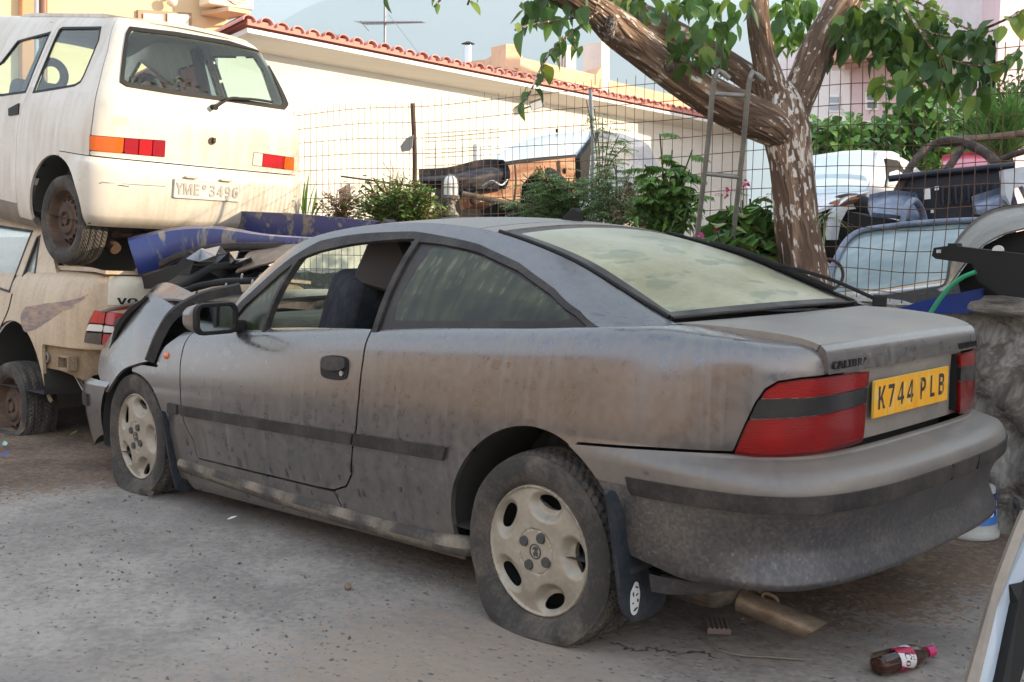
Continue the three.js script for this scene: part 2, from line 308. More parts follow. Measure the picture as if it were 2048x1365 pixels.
// dusty black plastic
const dustyTex = (a, b, sc, seed, k = 1.3) => tex(512, 512, (u, v) => mix3(a, b, clamp(0.4 + k * (fbm(u * sc, v * sc, 5, sc, seed) - 0.5) + 0.5 * (fbm(u * sc * 12, v * sc * 12, 2, sc * 12, seed + 9) - 0.5))), { rep: [1 / 0.6, 1 / 0.6] });
const m_trim = P(0xffffff, 0.6, { map: dustyTex([0.15, 0.14, 0.14], [0.30, 0.275, 0.25], 6, 41), specularIntensity: 0.5 });
const m_skirt = M(0xffffff, 0.8, { map: dustyTex([0.24, 0.225, 0.21], [0.50, 0.46, 0.40], 5, 43, 2.2) });
const m_strip = P(0xffffff, 0.42, { map: dustyTex([0.19, 0.19, 0.20], [0.335, 0.32, 0.305], 6, 42) });
const m_black = P([0.018, 0.017, 0.017], 0.55, { specularIntensity: 0.35 });
const m_rubber = P([0.02, 0.019, 0.018], 0.65, { specularIntensity: 0.4 });
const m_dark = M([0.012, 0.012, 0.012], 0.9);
const m_flap = P(0xffffff, 0.55, { specularIntensity: 0.5, map: dustyTex([0.13, 0.15, 0.18], [0.30, 0.30, 0.30], 4, 45) });
const m_under = M([0.04, 0.036, 0.032], 0.95);
const m_tyre = M(0xffffff, 0.88, { map: dustyTex([0.20, 0.19, 0.18], [0.37, 0.34, 0.31], 6, 47, 1.6) });
const m_tyreMud = M(0xffffff, 0.92, { map: dustyTex([0.21, 0.20, 0.19], [0.43, 0.39, 0.345], 5, 49, 1.8) });
const m_alloy = P(0xffffff, 0.5, { map: dustyTex([0.56, 0.53, 0.475], [0.69, 0.655, 0.59], 4, 51, 1.2), metalness: 0.25 });
const m_alloyIn = P([0.42, 0.45, 0.5], 0.3, { metalness: 0.75 });
const m_cap = P([0.07, 0.068, 0.066], 0.6, { specularIntensity: 0.4 });
const m_rust = M(0xffffff, 0.75, { map: dustyTex([0.37, 0.31, 0.265], [0.60, 0.53, 0.44], 8, 53, 2.2), metalness: 0.3 });
const m_chrome = M([0.55, 0.55, 0.56], 0.3, { metalness: 0.9 });
const m_steelRust = M(0xffffff, 0.8, { map: dustyTex([0.26, 0.20, 0.165], [0.42, 0.33, 0.26], 8, 55, 1.8), metalness: 0.2 });
// ---------------------------------------------------------------- ground
{
  const S = [2048, 1216], X0 = -5.2, Z0 = -1.6, WX = 6.8, WZ = 4.04;
  const pits = blots(...S, WX, WZ, spots(7500, 301, 0.003, 0.013, WX, WZ), 0.6, 0.6), grit = blots(...S, WX, WZ, spots(3600, 302, 0.002, 0.006, WX, WZ), 0.4, 1);
  const G0 = (px, py) => { const p = onPlane(px, py, 'y', 0); return [p.x, p.z]; };
  const pl = polySDF([...[[-80, 1000], [60, 980], [200, 970], [280, 985], [420, 990], [600, 1030], [780, 1080], [930, 1130]].map(q => G0(...q)), [0.3, 0.3], [0.7, 0.1], [0.9, -1.1], [0.9, -2], [-8.5, -2], [-8.5, 1.5]]);
  // cracks as jagged lines
  const cracks = [[[1225, 1288], [1262, 1300], [1310, 1298], [1355, 1306], [1395, 1302], [1440, 1316]]].map((l, n) => { const R = rng(700 + n), o = []; const P0 = l.map(q => G0(...q)); for (let i = 0; i < P0.length - 1; i++) for (let k = 0; k < 8; k++) { const t = k / 8; o.push([lerp(P0[i][0], P0[i + 1][0], t) + (R() - 0.5) * 0.03, lerp(P0[i][1], P0[i + 1][1], t) + (R() - 0.5) * 0.03]); } return o; });
  const cr = new Float32Array(S[0] * S[1]); for (const [n, l] of cracks.entries()) for (let i = 0; i < l.length - 1; i++) { const a = l[i], b = l[i + 1], L = Math.hypot(b[0] - a[0], b[1] - a[1]), m = Math.ceil(L / 0.002); for (let k = 0; k <= m; k++) { const x = (lerp(a[0], b[0], k / m) - X0) / WX * S[0], y = (lerp(a[1], b[1], k / m) - Z0) / WZ * S[1], w = n ? 0.6 : 1; for (const [dx, dy] of [[0, 0], [1, 0], [0, 1]]) { const q = (Math.floor(y) + dy) * S[0] + Math.floor(x) + dx; if (q >= 0 && q < cr.length) cr[q] = Math.max(cr[q], w * (0.5 + 0.5 * hash(Math.floor(x), Math.floor(y), 3))); } } }
  const T = tex(...S, (u, v, i, j) => {
    const x = X0 + u * WX, z = Z0 + v * WZ, k0 = j * S[0] + i, a = fbm(x * 0.8 + 20, z * 0.8 + 20, 5), b = fbm(x * 55 + 90, z * 55 + 90, 3, 4096), c = fbm(x * 4 + 50, z * 4 + 50, 4);
    let k = mix3([0.49, 0.458, 0.425], [0.61, 0.572, 0.532], clamp(0.5 + (c - 0.5) * 1.5 + (b - 0.5) * 1.3));
    k = mix3(k, [0.545, 0.475, 0.41], sm(0.46, 0.66, a * 0.7 + b * 0.3) * 0.7);
    k = mix3(k, [0.40, 0.375, 0.36], sm(0.60, 0.72, fbm(x * 1.4 + 5, z * 2.2 + 71, 4) * 0.75 + b * 0.25) * 0.6);
    const dirt = sm(0.36, 0.62, 0.5 - pl(x, z) * 1.5 + (c - 0.5) * 0.9 + (b - 0.5) * 0.9 + (a - 0.5) * 0.8);
    k = mix3(k, mix3([0.33, 0.255, 0.20], [0.50, 0.41, 0.33], clamp(0.5 + (c - 0.5) * 1.4 + (b - 0.5) * 1.5)), dirt * 0.88);
    k = mix3(k, [0.27, 0.245, 0.235], pits[k0] * 0.8); k = mix3(k, [0.70, 0.675, 0.645], grit[k0] * 0.45); return mix3(k, [0.16, 0.14, 0.13], cr[k0] * 0.8);
  });
  const Bp = blots(768, 768, 2, 2, spots(1500, 304, 0.003, 0.010, 2, 2), 0.6, 0.9);
  const B = tex(768, 768, (u, v, i, j) => 0.55 + 0.6 * (fbm(u * 60, v * 60, 4, 60, 305) - 0.5) - 0.5 * Bp[j * 768 + i], { srgb: false, rep: [WX / 2, WZ / 2] });
  const g = new THREE.PlaneGeometry(WX, WZ, 1, 1).rotateX(-Math.PI / 2).translate(X0 + WX / 2, 0, Z0 + WZ / 2), uv = g.attributes.uv, p = g.attributes.position; for (let i = 0; i < p.count; i++) uv.setXY(i, (p.getX(i) - X0) / WX, (p.getZ(i) - Z0) / WZ);
  struct('yard_ground', g, M(0xffffff, 0.92, { map: T, bumpMap: B, bumpScale: 0.007 }));
  const far = new THREE.PlaneGeometry(400, 400, 1, 1).rotateX(-Math.PI / 2).translate(0, -0.006, 0); { const q = far.attributes.position, w = far.attributes.uv; for (let i = 0; i < q.count; i++) w.setXY(i, q.getX(i) / 4, q.getZ(i) / 4); }
  struct('ground', far, M(0xffffff, 0.95, { map: tex(512, 512, (u, v) => mix3([0.47, 0.43, 0.40], [0.58, 0.54, 0.50], clamp(0.5 + 1.5 * (fbm(u * 8, v * 8, 6, 8, 306) - 0.5)))) }));
  // grit and small stones
  const R = rng(321), peb = new THREE.IcosahedronGeometry(1, 0), add = (n, col, lo, hi) => { const l = []; while (l.length < n) { const px = R() * 2200 - 80, py = 880 + R() * 520, q = onPlane(px, py, 'y', 0); const s = lo + (hi - lo) * R() ** 4; if (fbm(q.x * 1.5 + 9, q.z * 1.5 + 9, 3) < 0.40 + 0.25 * R()) continue; l.push(new THREE.Matrix4().compose(V3(q.x, s * 0.25, q.z), new THREE.Quaternion().setFromEuler(new THREE.Euler(R() * 6, R() * 6, R() * 6)), V3(s * (0.7 + R()), s * 0.7, s * (0.7 + R())))); } const o = new THREE.InstancedMesh(peb, M(col, 0.9), l.length); l.forEach((m, i) => o.setMatrixAt(i, m)); o.name = numbered('gravel'); o.userData = { kind: 'stuff', label: 'scattered grit and small stones on the ground', category: 'gravel' }; shade(o); scene.add(o); };
  add(1100, [0.12, 0.10, 0.085], 0.0015, 0.006); add(380, [0.30, 0.27, 0.24], 0.0015, 0.006); add(160, [0.22, 0.16, 0.11], 0.002, 0.008);
}
// ---------------------------------------------------------------- far hills, yard bank, houses
function plaster(a, b, seed, sc = 3) { return tex(512, 512, (u, v) => mix3(a, b, clamp(0.4 + 1.5 * (fbm(u * 5, v * 5, 5, 5, seed) - 0.5) + 0.5 * (fbm(u * 60, v * 60, 2, 60, seed + 4) - 0.5) + 0.5 * (fbm(u * 40, v * 2, 3, 40, seed + 7) - 0.5))), { rep: [1 / sc, 1 / sc] }); }
{
  // hills: a long ridge some three kilometres away
  const n = 120, m = 30, pos = [], uvs = [], idx = [];
  const ridge = keyed([[-300, 215], [100, 190], [300, 150], [450, 100], [540, 55], [600, 20], [680, -10], [800, -48], [950, -75], [1100, -78], [1250, -50], [1400, -12], [1550, 25], [1700, 65], [1900, 110], [2200, 160], [2500, 200]]);
  for (let j = 0; j <= m; j++) for (let i = 0; i <= n; i++) {
    const px = lerp(-300, 2500, i / n), t = j / m, dep = lerp(1700, 3200, t), top = ridge(px)[0] + 16 * (fbm(i * 0.23, 3, 4, 1024, 201) - 0.5);
    const p = atDepth(px, top, 3200), y = Math.pow(t, 1.25) * p.y * (1 + 0.25 * (fbm(i * 0.16, j * 0.22, 4, 1024, 202) - 0.5) * (1 - t) * 2), q = atDepth(px, top, dep);
    pos.push(q.x, Math.max(-5, y), q.z); uvs.push(i * 25 / 400, j * 50 / 400);
  }
  for (let j = 0; j < m; j++) for (let i = 0; i < n; i++) { const a = j * (n + 1) + i, b = a + 1, c = a + n + 1, d = c + 1; idx.push(a, b, c, b, d, c); }
  struct('hills', geo(pos, null, uvs, idx), M(0xffffff, 1, { map: tex(256, 256, (u, v) => mix3([0.33, 0.36, 0.25], [0.46, 0.43, 0.34], clamp(fbm(u * 8, v * 8, 5, 8, 203) * 1.8 - 0.4))) }));
  // raised earth of the yard behind the fence
  const g = new THREE.PlaneGeometry(60, 60, 60, 60).rotateX(-Math.PI / 2).translate(-6, 0, -34.2); warp(g, p => { p.y = 0.02 + 0.62 * sm(-4.4, -6.2, p.z) + 0.08 * (fbm(p.x * 0.8 + 50, p.z * 0.8 + 90, 3) - 0.5) * sm(-4.6, -6, p.z); });
  struct('yard_bank', g, M(0xffffff, 0.95, { map: tex(256, 256, (u, v) => mix3([0.46, 0.39, 0.30], [0.60, 0.53, 0.43], fbm(u * 10, v * 10, 5, 10, 204)), { rep: [12, 12] }) }));
}
{ // long low white building with a tiled eave
  const b = thing('outbuilding', 'long low white building with a red tiled eave behind the wire fence', 'building');
  const A = V3(-8.35, 0, -3.3), D = V3(-1.91, 0, -12.96).normalize(), N = V3(-D.z, 0, D.x).negate(); if (N.x < 0) N.negate();
  const at = (s, o, y) => A.clone().addScaledVector(D, s).addScaledVector(N, o).setY(y);
  const quad = (l, th) => { const P3 = l; const g = slab(P3.map(p => { const q = toPx(p); return [q[0], q[1], p]; }), th); return g; };
  const mw = M(0xffffff, 0.9, { map: plaster([0.84, 0.83, 0.80], [0.76, 0.74, 0.70], 211) });
  const L = 13.3, s0 = -0.25;
  part(b, 'wall', quad([at(s0, 0, 0.3), at(L, 0, 0.3), at(L, 0, 3.30), at(s0, 0, 3.30)], 0.25), mw);
  part(b, 'end_wall', quad([at(L, 0, 0.3), at(L, -5, 0.3), at(L, -5, 2.6), at(L, 0, 3.3)], 0.2), mw);
  const eo = 0.48, ye = 3.40, sl = 0.18;
  part(b, 'soffit', slab([at(s0, eo, ye - 0.06), at(L + 0.15, eo, ye - 0.06), at(L + 0.15, -0.2, ye - 0.06 - sl * (eo + 0.2)), at(s0, -0.2, ye - 0.06 - sl * (eo + 0.2))].map(p => { const q = toPx(p); return [q[0], q[1], p]; }), -0.05), M(0xffffff, 0.7, { map: plaster([0.86, 0.85, 0.83], [0.80, 0.78, 0.75], 213) }));
  part(b, 'roof_deck', slab([at(s0, eo, ye), at(L + 0.15, eo, ye), at(L + 0.15, -5, ye - 1.1), at(s0, -5, ye - 1.1)].map((p, i) => [[0, 0], [10, 0], [10, 5], [0, 5]][i].concat([p])), 0.02), M([0.45, 0.15, 0.12], 0.8));
  // barrel tiles, one by one, and the moulded edge
  const sh = []; for (let i = 0; i <= 10; i++) { const a = Math.PI * i / 10; sh.push([0.088 * Math.cos(a), 0.065 * Math.sin(a)]); } for (let i = 10; i >= 0; i--) { const a = Math.PI * i / 10; sh.push([0.076 * Math.cos(a), 0.053 * Math.sin(a)]); }
  const tg = extr(sh, 1.1), tms = [[0.52, 0.21, 0.18], [0.60, 0.27, 0.23], [0.46, 0.18, 0.15], [0.56, 0.28, 0.25]].map((c, i) => M(c, 0.75)), R = rng(21);
  const rot = new THREE.Matrix4().makeBasis(D.clone().negate(), V3(0, 1, 0), N.clone().negate());
  for (let s = s0; s < L; s += 0.23) { const t = part(b, 'roof_tile', tg, tms[Math.floor(R() * 4)]); const p = at(s, eo + 0.04 + R() * 0.02, ye + 0.01); t.quaternion.setFromRotationMatrix(rot); t.rotateX(0.2); t.rotateY((R() - 0.5) * 0.1); t.rotateZ((R() - 0.5) * 0.12); p.y += (R() - 0.5) * 0.02; t.position.copy(p); }
  part(b, 'eave_board', quad([at(s0, eo + 0.01, ye - 0.03), at(L + 0.15, eo + 0.01, ye - 0.03), at(L + 0.15, eo + 0.01, ye + 0.03), at(s0, eo + 0.01, ye + 0.03)], 0.03), M([0.55, 0.22, 0.18], 0.75));
  // downpipe and shutter frame low on the wall
  const fr = (x0, y0, x1, y1) => { const P0 = q => { const d = rayOf(...q), t = A.clone().sub(CAM.pos).dot(N) / d.dot(N); return CAM.pos.clone().addScaledVector(d, t); }; return [[x0, y0], [x1, y0], [x1, y1], [x0, y1]].map(P0); };
  const fq = fr(948, 288, 1024, 345); part(b, 'window_frame', quad(fq.map(p => p.clone().addScaledVector(N, 0.05)), 0.05), M([0.62, 0.68, 0.72], 0.5)); const fi = fr(956, 295, 1016, 345); part(b, 'window_pane', quad(fi.map(p => p.clone().addScaledVector(N, 0.062)), 0.01), M([0.75, 0.75, 0.72], 0.4));
  const fl = fr(1030, 200, 1062, 222).map(p => p.clone().addScaledVector(N, 0.25)), flc = fl[0].clone().lerp(fl[2], 0.5);
  const ff = thing('flood_light', 'small black flood light bracketed to the white building under its eave', 'lamp'); part(ff, 'housing', tr(box(0.2, 0.13, 0.14, 0, 0, 0, 0.02), flc.x, flc.y, flc.z, 0.2, 0.9, 0.2), M([0.10, 0.10, 0.10], 0.4)); part(ff, 'bracket', bar(flc.clone().addScaledVector(N, -0.26).add(V3(0, -0.05, 0)), flc, 0.012), m_black); part(ff, 'lamp_glass', tr(box(0.17, 0.1, 0.01), flc.x + 0.05, flc.y - 0.02, flc.z + 0.06, 0.2, 0.9, 0.2), M([0.6, 0.62, 0.62], 0.2));
  // television aerial on the roof
  const ta = thing('television_aerial', 'thin grey television aerial on a mast above the tiled eave', 'aerial'); const mc = M([0.25, 0.26, 0.28], 0.5, { metalness: 0.6 });
  const a0 = atDepth(769, 118, 15.6), a1 = atDepth(770, -12, 15.6); a0.y -= 0.4; part(ta, 'mast', bar(a0, a1, 0.02), mc);
  const b0 = atDepth(722, 46, 15.4), b1 = atDepth(846, 44, 15.8), bd = b1.clone().sub(b0); part(ta, 'boom', bar(b0, b1, 0.009), mc);
  for (let k = 0; k <= 20; k++) { const p = b0.clone().addScaledVector(bd, k / 20), w = 0.16 - 0.004 * k; part(ta, 'element', bar(p.clone().add(V3(-w * 0.3, 0, -w)), p.clone().add(V3(w * 0.3, 0, w)), 0.005, 0.005, 5), mc); }
  part(ta, 'element', bar(atDepth(720, 42, 15.4), atDepth(738, 62, 15.4), 0.006), mc); part(ta, 'guy_wire', bar(atDepth(778, 30, 15.6), atDepth(852, 126, 14.6), 0.004, 0.004, 5), mc);
}
{ // peach house with parapet beyond it
  const h = thing('house', 'peach house with a curved parapet gable beyond the tiled eave', 'building');
  const mp = M(0xffffff, 0.9, { map: plaster([0.86, 0.70, 0.57], [0.78, 0.60, 0.48], 221) }), mw = M(0xffffff, 0.9, { map: plaster([0.86, 0.80, 0.76], [0.80, 0.73, 0.68], 223) });
  const d0 = 25.5, d1 = 22.5, d2 = 32;
  part(h, 'wall', dSlab([[840, 300, d0], [1012, 300, d1], [1012, 131, d1], [840, 150, d0]], 0, 0.3), mw);
  part(h, 'wall', dSlab([[1012, 300, d1], [1400, 330, d2], [1400, 235, d2], [1012, 133, d1]], 0, 0.3), mw);
  part(h, 'parapet', dSlab([[855, 132, d0], [970, 119, 23.2], [990, 108, 22.9], [1004, 94, 22.7], [1012, 88, 22.4], [1012, 131, 22.4], [855, 150, d0]], 0, 0.35), mp);
  part(h, 'parapet', dSlab([[1012, 88, 22.35], [1028, 88, 22.7], [1038, 98, 22.9], [1046, 116, 23.1], [1193, 150, 26.4], [1193, 170, 26.4], [1012, 131, 22.35]], 0, 0.35), mp);
  part(h, 'parapet', dSlab([[1219, 160, 27], [1240, 166, 27.5], [1392, 200, 31.6], [1392, 218, 31.6], [1219, 178, 27]], 0, 0.35), mp);
  part(h, 'pilaster', dSlab([[1203, 83, 26.5], [1219, 83, 26.9], [1219, 240, 26.9], [1203, 240, 26.5]], 0, 0.5), mw);
  part(h, 'pilaster', dSlab([[1192, 150, 26.3], [1204, 132, 26.5], [1204, 240, 26.5], [1192, 240, 26.3]], 0, 0.4), mp);
  part(h, 'cornice', dSlab([[1012, 131, 22.2], [1193, 170, 26.2], [1193, 176, 26.2], [1012, 138, 22.2]], 0, 0.12), mp); part(h, 'cornice', dSlab([[1219, 178, 26.8], [1392, 218, 31.4], [1392, 224, 31.4], [1219, 184, 26.8]], 0, 0.12), mp);
  const f = thing('flue_pipe', 'shiny steel flue pipe with a flat cap on the peach house', 'chimney'); const c0 = atDepth(936, 135, 24), c1 = atDepth(936, 92, 24); part(f, 'pipe', bar(c0, c1, 0.09, 0.09, 18), m_chrome); part(f, 'cap', tr(new THREE.CylinderGeometry(0.04, 0.155, 0.05, 20), c1.x, c1.y + 0.07, c1.z), m_trim); for (const a of [0, 2.1, 4.2]) part(f, 'cap_stay', bar(c1.clone().add(V3(0.08 * Math.cos(a), 0, 0.08 * Math.sin(a))), c1.clone().add(V3(0.08 * Math.cos(a), 0.06, 0.08 * Math.sin(a))), 0.008), m_chrome);
  const rb = thing('concrete_stub', 'unfinished concrete column stub with bare steel bars on the peach house roof', 'column'); part(rb, 'column', dSlab([[1132, 90, 26], [1152, 92, 26.2], [1152, 150, 26.2], [1132, 150, 26]], 0, 0.3), mw); for (const x of [1118, 1124, 1130]) part(rb, 'steel_bar', bar(atDepth(x, 145, 25.8), atDepth(x + 1, 72, 25.8), 0.012), m_steelRust);
  const pp = thing('grey_post', 'thin grey post at the corner of the peach house', 'post'); part(pp, 'post', bar(atDepth(1387, 200, 24), atDepth(1391, 262, 24).setY(0), 0.05), M([0.4, 0.38, 0.36], 0.6)); part(pp, 'elbow', bar(atDepth(1387, 200, 24), atDepth(1378, 196, 24), 0.05), M([0.4, 0.38, 0.36], 0.6));
}
{ // flats behind the hatchback
  const b = thing('apartment_building', 'cream apartment building rising behind the white hatchback', 'building');
  const mw = M(0xffffff, 0.9, { map: plaster([0.86, 0.79, 0.64], [0.80, 0.71, 0.55], 231) });
  const F = (px, py) => { const t = clamp((px + 60) / 515, -3, 1); return atDepth(px, py, 12 / (1 - 0.1615 * ((px + 60) / 515))); };
  const S = (l, th) => slab(l.map(([x, y, o]) => { const p = F(x, y); return [x, y, o ? p.clone().add(V3(o, 0, 0)) : p]; }), th);
  part(b, 'wall', S([[-400, -260], [455, -260], [455, 330], [-400, 330]], 0.3), mw);
  part(b, 'pilaster', S([[36, -260, 0.12], [60, -260, 0.12], [60, 330, 0.12], [36, 330, 0.12]], 0.14), M(0xffffff, 0.9, { map: plaster([0.80, 0.58, 0.42], [0.72, 0.5, 0.36], 233) }));
  const win = part(b, 'window_frame', S([[272, 20, 0.05], [379, 27, 0.05], [379, 90, 0.05], [272, 90, 0.05]], 0.06), M([0.30, 0.19, 0.12], 0.6)); for (const [x0, x1] of [[281, 320], [329, 371]]) part(win, 'pane', S([[x0, 28, 0.075], [x1, 31, 0.075], [x1, 88, 0.075], [x0, 88, 0.075]], 0.02), P([0.55, 0.52, 0.46], 0.1, { clearcoat: 1 }));
  for (const [x, r, c] of [[64, 0.035, [0.28, 0.29, 0.34]], [79, 0.045, [0.22, 0.11, 0.07]]]) part(b, 'drain_pipe', bar(F(x, -260).add(V3(0.1, 0, 0)), F(x, 330).add(V3(0.1, 0, 0)), r, r, 10), M(c, 0.5));
  const ac = thing('air_conditioner', 'white air conditioner on a bracket shelf high on the cream building', 'air conditioner'); const q = F(428, 5).add(V3(0.3, 0, 0));
  part(ac, 'casing', box(0.3, 0.36, 0.62, q.x, q.y + 0.06, q.z, 0.02, -0.1), M([0.72, 0.66, 0.55], 0.5)); part(ac, 'grille', tr(new THREE.CylinderGeometry(0.15, 0.15, 0.02, 30), q.x + 0.16, q.y + 0.06, q.z - 0.06, 0, 0, Math.PI / 2), M([0.40, 0.37, 0.32], 0.6)); for (let k = -3; k <= 3; k++) part(ac, 'grille_bar', box(0.012, 0.01, 0.3, q.x + 0.175, q.y + 0.06 + k * 0.035, q.z - 0.06), M([0.6, 0.56, 0.48], 0.5));
  const q2 = F(440, 42); part(ac, 'shelf', slab([[400, 38, 0.02], [455, 46, 0.02], [470, 41, 0.55], [412, 34, 0.55]].map(([x, y, o]) => { const p = F(Math.min(x, 455), y).add(V3(o, 0, 0)); return [x, y, p.setY(q.y - 0.15)]; }), 0.05), M([0.55, 0.42, 0.28], 0.7)); part(ac, 'bracket', bar(F(447, 52).add(V3(0.02, 0, 0)), V3(q.x + 0.2, q.y - 0.17, q.z - 0.2), 0.015), m_rust);
  const gl = F(331, 6).add(V3(0.16, 0, 0)), lm = thing('wall_lamp', 'round globe lamp on the cream building above its window', 'lamp'); part(lm, 'globe', new THREE.SphereGeometry(0.07, 20, 14).translate(gl.x, gl.y, gl.z), P([0.75, 0.68, 0.56], 0.25)); part(lm, 'arm', bar(gl.clone().add(V3(-0.16, 0.05, 0)), gl.clone().add(V3(0, 0.03, 0)), 0.018), m_trim);
}
{ // pink house on the right
  const h = thing('house', 'pale pink house with a flat concrete canopy beyond the scrap yard', 'building');
  const mp = M(0xffffff, 0.9, { map: plaster([0.80, 0.72, 0.74], [0.74, 0.65, 0.67], 241) }), mw = M(0xffffff, 0.9, { map: plaster([0.86, 0.84, 0.84], [0.80, 0.77, 0.77], 243) }), mc = M(0xffffff, 0.9, { map: plaster([0.72, 0.56, 0.50], [0.64, 0.48, 0.43], 245) });
  const Z = -16, S = (l, o, th) => zSlab(l, Z + o, th);
  const corner = onPlane(1992, 200, 'z', Z);
  part(h, 'wall', S([[1700, 95], [1900, 85], [1992, 80], [1992, 360], [1700, 360]], 0, 0.3), mp); part(h, 'wall', S([[1560, 88], [1700, 95], [1700, 360], [1560, 360]], 0.02, 0.3), mw);
  part(h, 'upper_storey', S([[1640, -40], [1992, -60], [1992, 80], [1900, 85], [1700, 94], [1640, 92]], -1.5, 0.3), mw);
  part(h, 'side_wall', box(0.3, 8.5, 6, corner.x - 0.15, 3.6, Z - 3, 0), mp);
  const ca = onPlane(1682, 130, 'z', Z), cb = onPlane(1905, 120, 'z', Z); part(h, 'canopy', box(cb.x - ca.x, 0.30, 1.1, (ca.x + cb.x) / 2, ca.y + 0.05, Z + 0.56, 0.02), mc);
  const frame = (x0, y0, x1, y1, m, pm) => { const w = part(h, 'window', S([[x0, y0], [x1, y0], [x1, y1], [x0, y1]], 0.05, 0.08), m); const mx = (x0 + x1) / 2; part(w, 'pane', S([[x0 + 4, y0 + 4], [x1 - 4, y0 + 4], [x1 - 4, (y0 + y1) / 2 - 2], [x0 + 4, (y0 + y1) / 2 - 2]], 0.07, 0.02), pm); part(w, 'pane', S([[x0 + 4, (y0 + y1) / 2 + 2], [x1 - 4, (y0 + y1) / 2 + 2], [x1 - 4, y1 - 4], [x0 + 4, y1 - 4]], 0.07, 0.02), pm); };
  frame(1656, 190, 1681, 224, M([0.75, 0.74, 0.74], 0.6), P([0.20, 0.24, 0.30], 0.1, { clearcoat: 1 })); frame(1731, 184, 1757, 220, M([0.75, 0.74, 0.74], 0.6), P([0.012, 0.012, 0.014], 0.1, { clearcoat: 1 }));
  part(h, 'door', S([[1815, 178], [1893, 172], [1893, 300], [1815, 300]], 0.05, 0.08), M([0.78, 0.80, 0.82], 0.5)); part(h, 'roof_pipe', bar(onPlane(1664, 132, 'z', Z + 0.6), onPlane(1690, 130, 'z', Z + 0.5), 0.09), mw);
  solo('boundary_wall', 'low white boundary wall in front of the pink house', 'wall', zSlab([[1600, 244], [1800, 240], [1800, 330], [1600, 330]], -13, 0.25), mw);
  // the neighbour outside the picture whose shade lies over the yard
  const nb = thing('house', 'low flat-roofed neighbouring house whose shade falls on the yard', 'building');
  part(nb, 'wall', box(6, 3.0, 8, 6.3, 1.5, -6.6), mw); part(nb, 'roof_slab', box(6.4, 0.2, 8.4, 6.3, 3.12, -6.6, 0.02), mc); part(nb, 'door', box(0.06, 2.05, 0.95, 3.28, 1.03, -5.2), M([0.2, 0.14, 0.1], 0.6)); part(nb, 'window', box(0.05, 1.0, 1.2, 3.285, 1.7, -7.6), P([0.1, 0.12, 0.14], 0.1, { clearcoat: 1 }));
  // sunlit houses across the lane, behind the camera: the car flank mirrors them
  const across = (x, w, hgt, z, c, c2, lab, seed) => { const o = thing('house', lab, 'building'); const m = M(0xffffff, 0.9, { map: plaster(c, c2, seed) }); part(o, 'wall', box(w, hgt, 6, x, hgt / 2, z + 3), m); part(o, 'roof_slab', box(w + 0.5, 0.25, 6.5, x, hgt + 0.125, z + 3), mc); part(o, 'door', box(1.0, 2.1, 0.08, x - w * 0.2, 1.05, z - 0.03), M([0.16, 0.10, 0.06], 0.6)); for (const k of [0.12, 0.34]) { const wf = part(o, 'window_frame', box(1.2, 1.1, 0.08, x + w * k, 1.7, z - 0.03), M([0.6, 0.55, 0.48], 0.6)); part(wf, 'pane', box(1.04, 0.94, 0.02, x + w * k, 1.7, z - 0.08), P([0.12, 0.13, 0.14], 0.1)); } };
  across(-8.5, 11, 4.2, 9.0, [0.80, 0.72, 0.61], [0.72, 0.63, 0.53], 'cream house across the lane facing the coupe flank', 251); across(4.5, 12, 3.6, 11.5, [0.78, 0.69, 0.58], [0.70, 0.61, 0.51], 'sandy house across the lane behind the viewpoint', 253);
}
